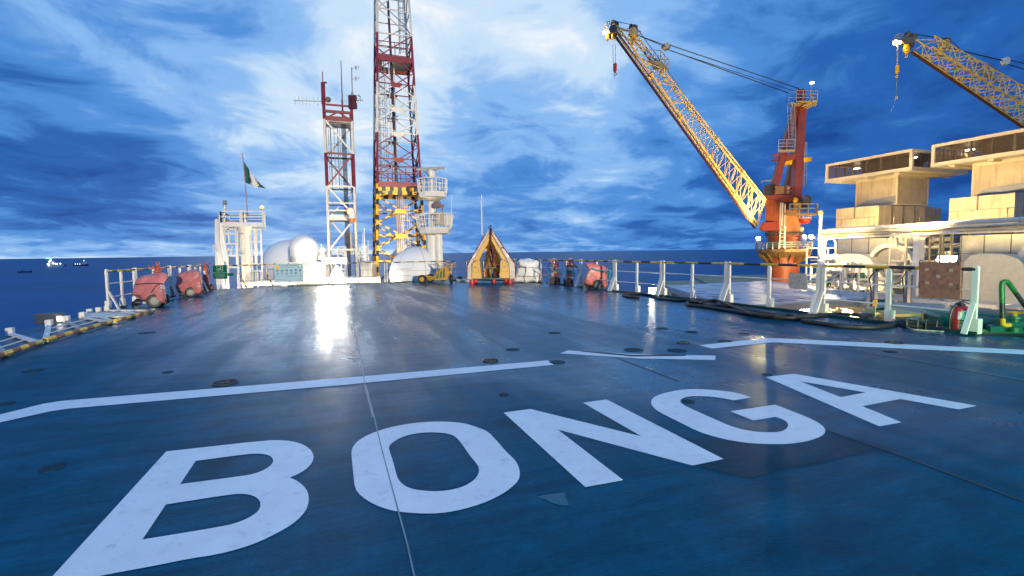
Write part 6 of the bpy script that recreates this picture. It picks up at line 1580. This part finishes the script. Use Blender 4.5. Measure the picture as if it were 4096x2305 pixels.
    for u in (3.45,): blockuv(b, du+u, du+u+.06, -.86, -.8, 2.75, 4.70)
    blockuv(b, du+1.66, du+5.0, -.84, -.8, 3.78, 3.83)
    for v in (.55, 1.9, 3.2, 4.5): blockuv(b, du+1.60, du+1.66, v, v+.09, 2.72, 4.70)
    b.build('seam_strip', DGREY, t, smooth=0)
    b = MB(); blockuv(b, du+1.95, du+4.75, -.92, -.85, 2.78, 3.80); b.build('access_door', CONC, t, smooth=0, bevel=.015)
    for v0 in (.75, 3.75): b = MB(); blockuv(b, du+1.54, du+1.60, v0, v0+.95, 2.75, 3.80); b.build('access_door', CONC, t, smooth=0, bevel=.015)
    return t
stack(0, 'further turbine stack, whole louvred hood visible, beside the orange crane')
stack(-7.9, 'nearer turbine stack, its louvred hood cut off by the right frame edge')

# turbine enclosures under the stacks
def module(du, label):
    t = thing('turbine_enclosure', label, 'turbine enclosure', UVP(du+2, 1, -2.2), 0, 'silver clad turbine enclosures under the stacks')
    b = MB(); blockuv(b, du-1.9, du+4.6, -1.2, 4.4, -2.2, 2.2); b.build('cladding', INSUL, t, smooth=0)
    b = MB()
    for u in (-1.9, -.6, .7, 2.0, 3.3, 4.5): blockuv(b, du+u, du+u+.05, -1.225, -1.2, -2.2, 2.2)
    for z in (1.0, -.4): blockuv(b, du-1.9, du+4.6, -1.225, -1.2, z, z+.03)
    b.build('joint_strip', DGREY, t, smooth=0)
    b = MB(); blockuv(b, du-1.9, du+4.4, -1.45, 3.8, 2.27, 2.52); b.build('roof_beam', mat('roof_beam_dark', (.05,.045,.035), .5), t, smooth=0)
    # round volute standing proud of the face
    c = UVP(du+.0, -1.5, .30); b = MB(); r_ = 1.5
    b.lathe([(r_*.78,-.02),(r_*.80,.55),(r_,.55),(r_,-.75),(r_*.78,-.75)], c, 48, 0, -AX)
    b.build('volute_ring', MODW, t, smooth=30)
    b = MB(); b.lathe([(.05,.18),(r_*.80,.18),(r_*.80,.10),(.05,.10)], c, 40, 0, -AX); b.build('volute_face', INSUL, t, smooth=30)
    for u_ in (-.45, .4): b = MB(); b.ring(c + BX*u_ + UZ*(r_+.06), .13, .04, AX, 14, 6); b.build('lifting_eye', MODW, t)
    # inclined chute
    P = [UVP(du+2.9, -2.6, 1.05), UVP(du+1.7, -2.6, 1.0), UVP(du+1.0, -2.6, .72), UVP(du-.6, -2.6, -1.5), UVP(du-.8, -2.6, -2.2), UVP(du+3.6, -2.6, -2.2), UVP(du+3.6, -2.6, .5), UVP(du+3.3, -2.6, .9)]
    b = MB(); b.prism(P, AX*1.2); b.build('inclined_chute', MODW, t, smooth=30, bevel=.03)
    c = UVP(du-2.2, -1.9, -1.55); b = MB(); b.lathe([(.1,.4),(.55,.4),(.6,.2),(.6,-.2),(.1,-.2)], c, 20, 0, -AX)
    for k in range(10): a = k*math.pi/5; b.cyl(c - AX*.4 + (BX*math.cos(a)+UZ*math.sin(a))*.45, c - AX*.47 + (BX*math.cos(a)+UZ*math.sin(a))*.45, .05, n=6)
    b.build('flanged_pump', GRNP, t)
    return t
module(0, 'silver clad turbine enclosure with round volute below the further stack')
module(-8.4, 'silver clad turbine enclosure below the nearer stack at the right frame edge')

# pipe rack in front of the stacks
RA, RB = W('d1', 218, 1290, 34.0), W('d1', 2600, 1182, 21.6)
RB.z = RA.z
t = thing('pipe_rack', 'white steel pipe rack with long level pipes in front of the turbine stacks', 'pipe rack', V((RA.x, RA.y, -2.2)))
rd = (RB-RA).normalized(); rn = V((rd.y, -rd.x, 0)); rn = rn if rn.x < 0 else -rn
b = MB(); b.bar(RA, RB, .22, .26); b.build('main_beam', MODW, t, smooth=0)
for k, (o, z, r_) in enumerate(((.0, .26, .10), (-.28, .22, .07), (.22, -.02, .05), (-.5, .30, .12), (.18, -.24, .06))):
    b = MB(); b.cyl(RA + rn*o + UZ*z - rd*.0, RB + rn*o + UZ*z, r_, n=10)
    for f in range(1, 12): p = RA.lerp(RB, f/12) + rn*o + UZ*z; b.cyl(p, p + rd*.05, r_*1.25, n=10)
    b.build('long_pipe', MODW if k != 2 else DECKY, t)
for f in (.012, .55, 1.0):
    p = RA.lerp(RB, f); b = MB(); b.bar(at_z(p, -2.2), p - UZ*.12, .34, .34); b.build('column', WHITE, t, smooth=0)
    b = MB()
    for s_ in (-1, 1): b.bar(p - UZ*.62 , p + rd*s_*.7 - UZ*.14, .12, .10)
    b.build('knee_brace', WHITE, t, smooth=0)
b = MB(); p = RA + rd*.1; b.tube([p + rd*.1 - UZ*1.8, p + rd*.1 - UZ*.7, p + rd*.25 - UZ*.35, p + rd*.6 - UZ*.30, p + rd*1.0 - UZ*.32, p + rd*1.2 - UZ*.6, p + rd*1.2 - UZ*1.75], .06, 8); b.build('loop_pipe', MODW, t)
pA = W('d1', 210, 1275, 33.9); t = thing('lamp_post', 'white post with yellow topped lamp at the end of the pipe rack', 'lamp post', at_z(pA, -2.2))
b = MB(); z_ = W('d1', 210, 1075, 33.9).z; b.cyl(at_z(pA, -2.2), at_z(pA, z_), .10, n=12); b.build('post', WHITE, t); b = MB(); b.lathe([(.11,-.02),(.17,.03),(.16,.07),(.12,.08),(.14,.16),(.10,.23),(.04,.26)], at_z(pA, z_), 16); b.build('lantern', mat('lantern_amber', (.75,.36,.04), .4, emit=(1,.5,.1), es=.6), t)

# ------------------------------------------------------------------ process deck, pipework and the white laydown platform
b = MB(); b.prism([V((21,52,-2.6)), V((16.6,30,-2.6)), V((14.5,17,-2.6)), V((13,11,-2.6)), V((30,4,-2.6)), V((60,8,-2.6)), V((70,70,-2.6)), V((26,70,-2.6))], V((0,0,.4)))
o = b.build('process_deck', DECKY, smooth=0); tag(o, kind='structure')
b = MB(); b.prism([V((24,56,-6.0)), V((8,26,-6)), V((8,-20,-6)), V((80,-20,-6)), V((80,120,-6)), V((33,110,-6)), V((30,75,-6))], V((0,0,.5))); o = b.build('main_deck', DECKY, smooth=0); tag(o, kind='structure')
b = MB(); b.prism([V((33,110,-6.1)), V((30,75,-6.1)), V((24,56,-6.1)), V((8,26,-6.1)), V((-13,24,-6.1)), V((-12,-40,-6.1)), V((80,-40,-6.1)), V((80,130,-6.1))], V((0,0,-22))); o = b.build('ship_hull', mat('hull_paint', (.10,.02,.02), .5), smooth=0); tag(o, 'dark red hull of the vessel under the deck', 'hull', kind='structure')
Z_ = -1.0
pl = [D('c8', 236, 702, Z_), D('c8', 1000, 662, Z_), D('c8', 1720, 628, Z_), D('c8', 2300, 690, Z_), D('d2', 912, 828, Z_), D('c8', 1460, 978, Z_), D('c8', 900, 905, Z_)]
t = thing('laydown_platform', 'sloping white laydown platform with stencilled load marks beyond the right railing', 'platform', mid(*pl))
b = MB(); b.prism(pl, UZ*-.10); b.build('deck_plate', PLATW, t, smooth=0)
b = MB(); n = len(pl)
for i in range(n): b.bar(pl[i] - UZ*.24, pl[(i+1) % n] - UZ*.24, .12, .26)
b.build('edge_beam', MATS['stack_frame'], t, smooth=0)
b = MB()
for i, f in ((0,.0),(6,.5),(5,.2),(4,.0)): p = pl[i].lerp(pl[(i+1) % n], f) - UZ*.3; q = mid(*pl); b.bar(p, at_z(p.lerp(q, .3), -3.6), .16, .16)
b.build('support_strut', MODW, t, smooth=0)
b = MB(); random.seed(4)
for (x, y, w_, k) in ((890,700,3,1.0),(1170,690,2,1),(1285,680,3,1),(1510,672,3,1),(1640,660,2,1),(680,780,3,1),(690,812,2,1),(875,825,3,1),(840,855,4,1),(930,880,2,1),(1200,890,2,1),(1480,868,2,1),(1500,910,2,.7),(1780,920,3,1),(1900,905,4,1),(2040,690,3,1),(2120,890,4,1)):
    for j in range(w_*2):
        p = D('c8', x + j*26*k, y + j*1.2, Z_); h_ = .20 + .06*random.random()
        b.box(p + UZ*.006, (.16, h_, .004), (AX, BX, UZ)); 
        if random.random() < .5: b.box(p + UZ*.006 + AX*.13, (.05, h_, .004), (AX, BX, UZ))
b.build('stencil_mark', TEXTD, t, smooth=0)
b = MB(); a, c = D('c8', 1370, 700, Z_), D('c8', 2260, 900, Z_); b.bar(a + UZ*.006, c + UZ*.006, .05, .004); b.build('plate_joint', TEXTD, t, smooth=0)
# pipework
def pipework(c0, du_, dv_, h0, h1, nl, seed, label, m=MODW, dense=1.0):
    rnd = random.Random(seed); t = thing('pipework', label, 'pipework', at_z(c0, h0)); e1, e2 = AX*dv_, BX*du_
    b = MB()
    for i in range(nl+1):
        z = h0 + (h1-h0)*i/nl
        for f in (0, 1): b.bar(at_z(c0 + e1*f, z), at_z(c0 + e1*f + e2, z), .09, .12); b.bar(at_z(c0 + e2*f, z), at_z(c0 + e2*f + e1, z), .09, .12)
    for f in (0, .33, .66, 1):
        for g in (0, 1): b.bar(at_z(c0 + e2*f + e1*g, h0), at_z(c0 + e2*f + e1*g, h1), .12, .12)
    b.build('frame', m, t, smooth=0)
    for i in range(int(11*dense)):
        z = h0 + (h1-h0)*rnd.random(); g = rnd.random(); r_ = rnd.choice((.05,.07,.1,.14)); p = at_z(c0 + e1*g, z); b = MB(); f0, f1 = sorted((rnd.random(), rnd.random())); f1 = max(f1, f0+.35)
        pts = [p + e2*f0, p + e2*f1, p + e2*f1 + UZ*rnd.uniform(-.8, .8)]; b.tube(pts, r_, 8)
        for k in range(3): q = pts[0].lerp(pts[1], rnd.random()); b.cyl(q, q + BX*.06, r_*1.6, n=8)
        b.build('pipe_run', rnd.choice((MODW, MODW, CREAM, GALV)), t)
    for i in range(int(5*dense)):
        q = c0 + e1*rnd.random() + e2*rnd.random(); z = h0 + (h1-h0)*rnd.uniform(.05, .7); b = MB(); r_ = rnd.choice((.12,.18,.25)); b.cyl(at_z(q, z), at_z(q, z + .35 + rnd.random()*.4), r_, n=12); b.ring(at_z(q, z+.1), r_*1.5, .03, (rnd.random(),1,.2), 12, 5); b.build('valve', rnd.choice((MODW, GALV, MATS['green_paint'], CREAM)), t)
    return t
pipework(W('d5', 1215, 1000, 50), -10, 3.0, -2.2, 1.5, 4, 3, 'white pipework on a frame just right of the orange crane pedestal')
pipework(W('d2', 120, 700, 33), -3.2, 2.5, -2.2, .4, 3, 5, 'bright pipework with valves left of the further turbine enclosure', dense=1.5)
pipework(W('d2', 1600, 500, 31.5), 3.0, 3.0, -2.2, 2.4, 5, 8, 'tall pipework with brown ladder between the two turbine enclosures', CREAM, 1.6)
pipework(W('d2', 1350, 900, 22), 5.5, 1.4, -2.2, -.9, 2, 12, 'low pipework and white handrails below the brown hung panel', dense=1.0)
pipework(W('d2', 2250, 900, 17.5), 4.5, 1.6, -2.2, -.7, 2, 21, 'low white pipework at the right frame edge behind the green cabinet', dense=1.0)
t = thing('cable_ladder', 'upright brown ladder in front of the pipework between the enclosures', 'ladder', W('d2', 1555, 600, 27)); ladder(t, W('d2', 1545, 430, 27) - UZ*3, W('d2', 1560, 110, 27), .55, rd, DECKY, 0, .35, rr=.04); ladder(t, W('d2', 1690, 430, 27) - UZ*3, W('d2', 1700, 75, 27), .4, rd, DECKY, 0, .35, rr=.03)
# instrument stands
for c, x, yt, yb, Y_, lb in (('d2', 870, 505, 830, 15.0, 'grey gauge stand with round dial left of the nearest mid post'), ('d2', 1245, 500, 960, 15.5, 'grey tall instrument stand with junction box left of the brown panel')):
    a, q = W(c, x, yb, Y_), W(c, x, yt, Y_); t = thing('instrument_stand', lb, 'instrument stand', a - UZ*1.2); b = MB(); b.bar(at_z(a, -2.2), q, .10, .10); b.build('post', GALV, t, smooth=0)
    b = MB(); b.box(q + UZ*-.02, (.15,.10,.17)); b.build('junction_box', GREYP, t, smooth=0, bevel=.02)
    b = MB()
    if x < 900: b.cyl(q + V((.07,-.06,.0)), q + V((.17,-.09,.0)), .05, n=14); b.build('dial', DGREY, t)
    else: b.cyl(q + UZ*.12, q + UZ*.26, .03, n=8); b.cyl(at_z(q + V((.12,0,0)), a.z), at_z(q + V((.12,0,0)), q.z-.2), .04, n=8); b.build('conduit', DGREY, t)
    b = MB(); b.tube([q + V((-.08,-.05,-.1)), q + V((-.22,-.05,-.3)), q + V((-.16,-.05,-.6)), q + V((-.1,-.05,-1.4))], .02, 5); b.build('cable', BLK, t)
# below the railing by the extinguisher
q = W('d2', 862, 950, 9.95); t = thing('beacon_lamp', 'caged amber beacon lamp behind the railing near the yellow flame sign', 'beacon', at_z(q, -.6))
b = MB(); b.cyl(q - UZ*.5, q, .03, n=10); b.lathe([(.06,.0),(.06,.025),(.04,.035)], q, 14); b.build('stem', GALV, t); b = MB(); b.lathe([(.042,.03),(.045,.11),(.035,.15),(.01,.165)], q, 14); b.build('lens', mat('amber_glass', (.8,.36,.02), .2, emit=(1,.45,.04), es=.5), t)
b = MB(); 
for k in range(6): a = k*math.pi/3; b.tube([q + V((.055*math.cos(a),.055*math.sin(a),.03)), q + V((.055*math.cos(a),.055*math.sin(a),.13)), q + V((.02*math.cos(a),.02*math.sin(a),.18))], .004, 4)
b.bar(q + V((.03,0,-.04)), q + V((.16,-.03,-.02)), .06, .05); b.build('cage', BLK, t)
P = [W('d2', x, y, 9.6) for x, y in ((862,1008),(982,1015),(982,1098),(862,1090))]; t = thing('warning_sign', 'yellow flammable warning sign below the railing near the nearest mid post', 'sign', mid(*P)); b = MB(); b.plate(P, .02); b.build('board', mat('sign_yellow', (.66,.50,.16), .45), t, smooth=0)
b = MB(); tr = [W('d2', x, y, 9.56) for x, y in ((905,1030),(872,1085),(940,1085))]
for i in range(3): b.bar(tr[i], tr[(i+1) % 3], .02, .01)
b.cyl(W('d2',906,1066,9.57), W('d2',906,1066,9.55), .035, n=8); b.prism([W('d2', x, y, 9.57) for x, y in ((895,1066),(906,1045),(917,1066))], V((0,-.02,0))); b.build('flame_symbol', INKD, t, smooth=0)
P0 = W('d2', 1060, 1028, 9.9); P1 = W('d2', 1420, 1060, 9.9); b = MB(); b.ext(at_z(P0,-.8), at_z(P1,-.8)-at_z(P0,-.8), V((.3,1.2,0)), UZ*(P0.z+.8)); o = b.build('cable_trunking', MATS['sign_yellow'], smooth=0); tag(o, 'cream yellow cable trunking below the railing with dark arrow mark', 'trunking')
P0 = W('d2', 700, 1015, 10.8); P1 = W('d2', 1680, 1005, 11.5); b = MB(); b.prism([at_z(W('d2',690,1010,10.8), P0.z), at_z(W('d2',1700,1030,10.3), P0.z), at_z(W('d2',1650,1000,12.4), P0.z), at_z(W('d2',900,985,13), P0.z)], UZ*-.08); o = b.build('access_walkway', mat('walkway_grey', (.38,.34,.28), .5), smooth=0); tag(o, 'grey access walkway just outside the right railing above the yellow sign', 'walkway')
# green cabinets outside the deck corner
g0_ = W('e7', 770, 1230, 8.75); g1_ = W('e7', 1700, 1290, 8.45)
t = thing('green_cabinet', 'large rounded green cabinet beyond the nearest railing post at the right edge', 'cabinet', at_z(g0_, -.5))
b = MB(); b.ext(at_z(g0_, -.5), V((2.2,-.5,0)), V((.35,1.25,0)), UZ*(g0_.z+.5)); b.build('body', GRNP, t, smooth=30, bevel=.09)
b = MB(); b.ext(at_z(g0_, g0_.z-.02) + V((.4,.10,0)), V((1.8,-.42,0)), V((.2,.85,0)), UZ*.07); b.build('lid', GRNP, t, smooth=30, bevel=.03)
g2_ = W('e7', 345, 1170, 9.3); t = thing('green_locker', 'smaller green locker standing behind the red hand extinguisher', 'cabinet', at_z(g2_, -.5)); b = MB(); b.ext(at_z(g2_, -.5), V((1.5,-.5,0)), V((.3,.9,0)), UZ*(g2_.z+.5)); b.build('body', GRNP, t, smooth=30, bevel=.1); b = MB(); b.bar(at_z(g2_, -.2) + V((.35,-.14,0)), at_z(g2_, -.2) + V((.35,-.14,.25)), .03); b.build('latch', BLK, t, smooth=0)
Yv = 8.1; P = PL('e7', Yv, [(1130,1305),(1085,1312),(1052,1300),(1045,1230)]); P2 = PL('e7', Yv, [(1045,1230),(1040,1050)]); P3 = PL('e7', Yv, [(1040,1050),(1034,850),(1042,812),(1065,800),(1095,802),(1120,825),(1190,925)]); P4 = PL('e7', Yv, [(1190,925),(1310,1090),(1400,1215)])
t = thing('guard_bar', 'bent green, black and yellow guard bar at the right frame edge', 'guard bar', ground(P[2]))
for pp, mm in ((P, YEL), (P2, RBLK), (P3, mat('bar_green', (.012,.15,.03), .35, var=.3, vs=12, dirt=(.02,.03,.02), dirt_amt=.7)), (P4, RBLK)):
    b = MB(); b.tube(pp, .036, 10); b.build('bar', mm, t)
q = D('e7', 1180, 1385, .0); t = thing('deck_valve', 'green valve body with yellow spindle at the foot of the bent guard bar', 'valve', q)
b = MB(); b.lathe([(.10,0),(.10,.08),(.07,.10),(.07,.22),(.11,.23),(.11,.28)], q, 16); b.cyl(q + V((-.25,0,.12)), q + V((.35,-.03,.14)), .07, n=12); b.lathe([(.11,-.03),(.11,.03)], q + V((-.25,0,.12)), 14, 0, V((1,0,0))); b.lathe([(.11,-.03),(.11,.03)], q + V((.2,-.02,.13)), 14, 0, V((1,0,0))); b.build('body', GRNP, t)
b = MB(); b.cyl(q + UZ*.28, q + UZ*.36, .03, n=8); b.ring(q + UZ*.34, .10, .014, UZ, 18, 5); b.build('handwheel', YEL, t)
b = MB(); P = [D('e7', x, y, .02) for x, y in ((850,1362),(990,1352),(1060,1385),(900,1395))]; b.prism(P, UZ*.10); o = b.build('foot_plate', GRNP, smooth=0); tag(o, 'flat green foot plate right of the nearest railing post', 'plate')

# ------------------------------------------------------------------ hoses on the deck
def hose(label, segs, r_, name='hose', m=None, cat='hose', z=None):
    P = [D(c, x, y, r_ if z is None else z) for c, x, y in segs]
    Q_ = []
    for i in range(len(P)-1):
        p0, p1, p2, p3 = P[max(i-1,0)], P[i], P[i+1], P[min(i+2,len(P)-1)]
        for k in range(5):
            u = k/5; Q_.append(.5*((2*p1) + (p2-p0)*u + (2*p0-5*p1+4*p2-p3)*u*u + (3*p1-p0-3*p2+p3)*u**3))
    Q_.append(P[-1]); b = MB(); b.tube(Q_, r_, 10); o = b.build(name, m or RUB); tag(o, label, cat); return o
for_c = 'black hoses lying along the right railing'
h1_ = hose('black hose starting at a flat bend by the small floodlight and running furthest out', [('c7',2180,905),('c7',2020,895),('c7',1915,865),('c7',1905,848),('c7',1960,838),('c7',2200,842),('c7',2420,868),('c8',150,885),('c8',400,915),('c8',560,908),('c8',700,935),('c8',850,990),('c8',1050,995),('c8',1250,1010),('c8',1500,1068),('c8',1800,1118),('c8',2150,1140),('c8',2420,1140),('d2',20,1050),('d2',220,1042),('d2',420,1028),('d2',600,1030),('d2',700,1045),('d2',762,1072)], .04)
h2_ = hose('black hose with a loop in front of the railing, ending in a steel nozzle', [('c8',760,960),('c8',640,945),('c8',560,938),('c8',535,955),('c8',580,980),('c8',700,992),('c8',900,1022),('c8',1100,1052),('c8',1300,1085),('c8',1500,1120),('c8',1700,1155),('c8',1950,1172),('c8',2150,1180),('c8',2350,1215),('d2',30,1105),('d2',200,1128),('d2',400,1158),('d2',600,1172),('d2',800,1178),('d2',1000,1160),('d2',1150,1122),('d2',1250,1095)], .043)
h3_ = hose('black hose lying between the other two hoses along the right railing', [('c8',600,905),('c8',720,940),('c8',850,918),('c8',950,912),('c8',1060,945),('c8',1200,1000),('c8',1350,1060),('c8',1480,1105),('c8',1650,1130),('c8',1850,1140),('c8',2000,1128),('c8',2120,1150),('c8',2050,1165),('c8',1800,1150)], .04, z=.09)
for o in (h1_, h2_, h3_): o['group'] = for_c
a, c = D('d2', 1245, 1097, .05), D('d2', 1372, 1072, .06); b = MB(); d_ = (c-a).normalized(); b.lathe([(.035,-.02),(.05,.02),(.05,.14),(.035,.16),(.03,(c-a).length-.05),(.045,(c-a).length)], a, 12, 0, d_); nz_ = b.build('nozzle', GALV, h2_)
for k, (x0, x1, y0, y1, lb) in enumerate(((1215, 1425, 1150, 1165, 'left of two dark rolled hose bundles by the hand extinguisher'), (1440, 1650, 1165, 1182, 'right of two dark rolled hose bundles by the hand extinguisher'))):
    a, c = D('d2', x0, y0, .06), D('d2', x1, y1, .06); t = thing('hose_roll', lb, 'hose bundle', ground(mid(a, c)), 0, 'dark rolled hose bundles'); b = MB(); d_ = (c-a).normalized(); l_ = (c-a).length
    for dy, dz in ((0,0),(.09,0),(.045,.065)): b.lathe([(.02,0),(.045,.02),(.045,l_-.02),(.02,l_)], a + V((0,dy,dz-.01)), 12, 0, d_)
    b.build('roll', RUB, t); b = MB()
    for f in (.2, .8): b.ring(a.lerp(c, f) + V((0,.045,.02)), .095, .006, d_, 16, 5)
    b.build('strap', WIREW, t)
hose('thin pale rope looped on the deck in front of the dark hose rolls', [('d2',1420,1105),('d2',1320,1110),('d2',1250,1140),('d2',1240,1175),('d2',1290,1200),('d2',1400,1210),('d2',1540,1220),('d2',1650,1225),('d2',1680,1210),('d2',1640,1200)], .012, 'thin_rope', ROPE, 'rope')

# ------------------------------------------------------------------ ships on the sea
def ship(px0, px1, ybase, label, hull, sup, kind):
    y_h = HOR - .013*(px0-2048); dist = (CAMZ - SEAZ)*FPX/(ybase - y_h)
    a, c = W('N', px0, ybase, dist), W('N', px1, ybase, dist); Lh = (c-a).length; x = (c-a).normalized(); x.z = 0; o_ = at_z(mid(a, c), SEAZ)
    t = thing('supply_ship' if kind != 'buoy' else 'mooring_buoy', label, 'ship' if kind != 'buoy' else 'buoy', o_); y = V((-x.y, x.x, 0)); k = Lh
    P = lambda u, v, w: o_ + x*u*k + y*v*k + UZ*w*k
    if kind == 'buoy':
        b = MB(); b.cyl(P(-.5,0,.0), P(.5,0,.0), k*.14, n=14); b.build('hull', hull, t); b = MB(); b.cyl(P(-.2,0,.1), P(-.2,0,.2), k*.05, n=8); b.build('post', hull, t); return t
    b = MB(); b.hexa([P(-.46,-.08,0), P(.40,-.08,0), P(.40,.08,0), P(-.46,.08,0), P(-.48,-.09,.10), P(.44,-.09,.10), P(.44,.09,.10), P(-.48,.09,.10)])
    b.prism([P(.40,0,0), P(.44,-.09,.10), P(.5,0,.12), P(.44,.09,.10)], UZ*.01*k); b.build('hull', hull, t, smooth=0)
    s_ = 1 if kind == 'right' else -1
    b = MB()
    for u0, u1, z0, z1 in ((.12,.40,.10,.20),(.16,.36,.20,.28),(.20,.32,.28,.33)): b.hexa([P(s_*u0,-.07,z0), P(s_*u1,-.07,z0), P(s_*u1,.07,z0), P(s_*u0,.07,z0), P(s_*u0,-.07,z1), P(s_*u1,-.07,z1), P(s_*u1,.07,z1), P(s_*u0,.07,z1)])
    b.build('superstructure', sup, t, smooth=0)
    b = MB(); b.cyl(P(s_*.26,0,.33), P(s_*.26,0,.52), k*.012, n=6); b.bar(P(s_*.26,-.04,.46), P(s_*.26,.04,.46), k*.01); b.build('mast', SIGNW, t)
    b = MB()
    if kind == 'left':
        for u, z in ((-.38,.14),(-.30,.26),(-.22,.34),(-.12,.17),(.02,.15),(.10,.14),(.26,.15),(-.34,.08)): b.sphere(P(u,-.10,z), k*.028, 8, 5)
        b.build('deck_light', LSHIP, t)
        b = MB(); b.box(P(-.62+.25,-.02,.42), (k*.3, k*.02, k*.035), (x, y, UZ)); b.build('green_light', LSHIPG, t, smooth=0)
    else:
        for u, z in ((-.3,.13),(-.15,.13),(0,.12),(.28,.36)): b.sphere(P(u,-.10,z), k*.018, 8, 5)
        b.build('deck_light', LSHIP, t)
    return t
ship(190, 268, 1067, 'brightly lit white supply ship near the horizon, leftmost of the two', SIGNW, SIGNW, 'left')
ship(296, 354, 1064, 'dark supply ship with few lights near the horizon, right of the lit one', SHIPH, SIGNW, 'right')
ship(76, 124, 1091, 'small dark floating buoy at the far left, below the lit supply ship', SHIPH, SHIPH, 'buoy')

# ------------------------------------------------------------------ light from lamps below and beyond the deck, plus added fill
def spot(p, aim, w, col, ang=120, r_=.15, blend=.6):
    l = bpy.data.lights.new('flood_and_fill_beam', 'SPOT'); l.energy = w; l.color = col; l.spot_size = R(ang); l.spot_blend = blend; l.shadow_soft_size = r_
    o = bpy.data.objects.new('flood_and_fill_beam', l); COL.objects.link(o); o.location = p; o.rotation_euler = (V(p) - V(aim)).to_track_quat('Z', 'Y').to_euler(); return o
def point(p, w, col, r_=.15):
    l = bpy.data.lights.new('work_and_fill_lamp', 'POINT'); l.energy = w; l.color = col; l.shadow_soft_size = r_
    o = bpy.data.objects.new('work_and_fill_lamp', l); COL.objects.link(o); o.location = p; return o
for a_ in LAMPS_SPOT: spot(*a_)
for p, w, col in LAMPS_POINT: point(p, w, col, .08)
# lit lamps seen among the modules
MG = 'lit work lamps among the turbine modules'
p = W('d2', 340, 365, 32.5); flood('floodlight', 'long glaring work lamp beside the pipe rack end, left of the enclosures', p, p + V((1.0,-6,-.6)), 1.3, .28, LWARM, MG)
p = W('d2', 1690, 390, 27); flood('floodlight', 'glaring work lamp between the two turbine enclosures above the brown panel', p, p + V((-1.0,-6,-1)), 1.0, .35, LWARM, MG)
p = W('d2', 60, 970, 26); flood('floodlight', 'glaring low lamp under the white laydown platform', p, p + V((-1,-4,1)), .5, .3, LWARM, MG)

# ------------------------------------------------------------------ render settings
S.view_settings.view_transform = 'Standard'; S.view_settings.look = 'None'; S.view_settings.exposure = EXPO; S.view_settings.gamma = 1.0
S.render.engine = 'CYCLES'
S.cycles.use_denoising = True
S.cycles.max_bounces = 5; S.cycles.diffuse_bounces = 2; S.cycles.glossy_bounces = 3; S.cycles.transmission_bounces = 2
S.cycles.sample_clamp_indirect = 4.0; S.cycles.sample_clamp_direct = 0
S.cycles.caustics_reflective = False; S.cycles.caustics_refractive = False
S.render.film_transparent = False
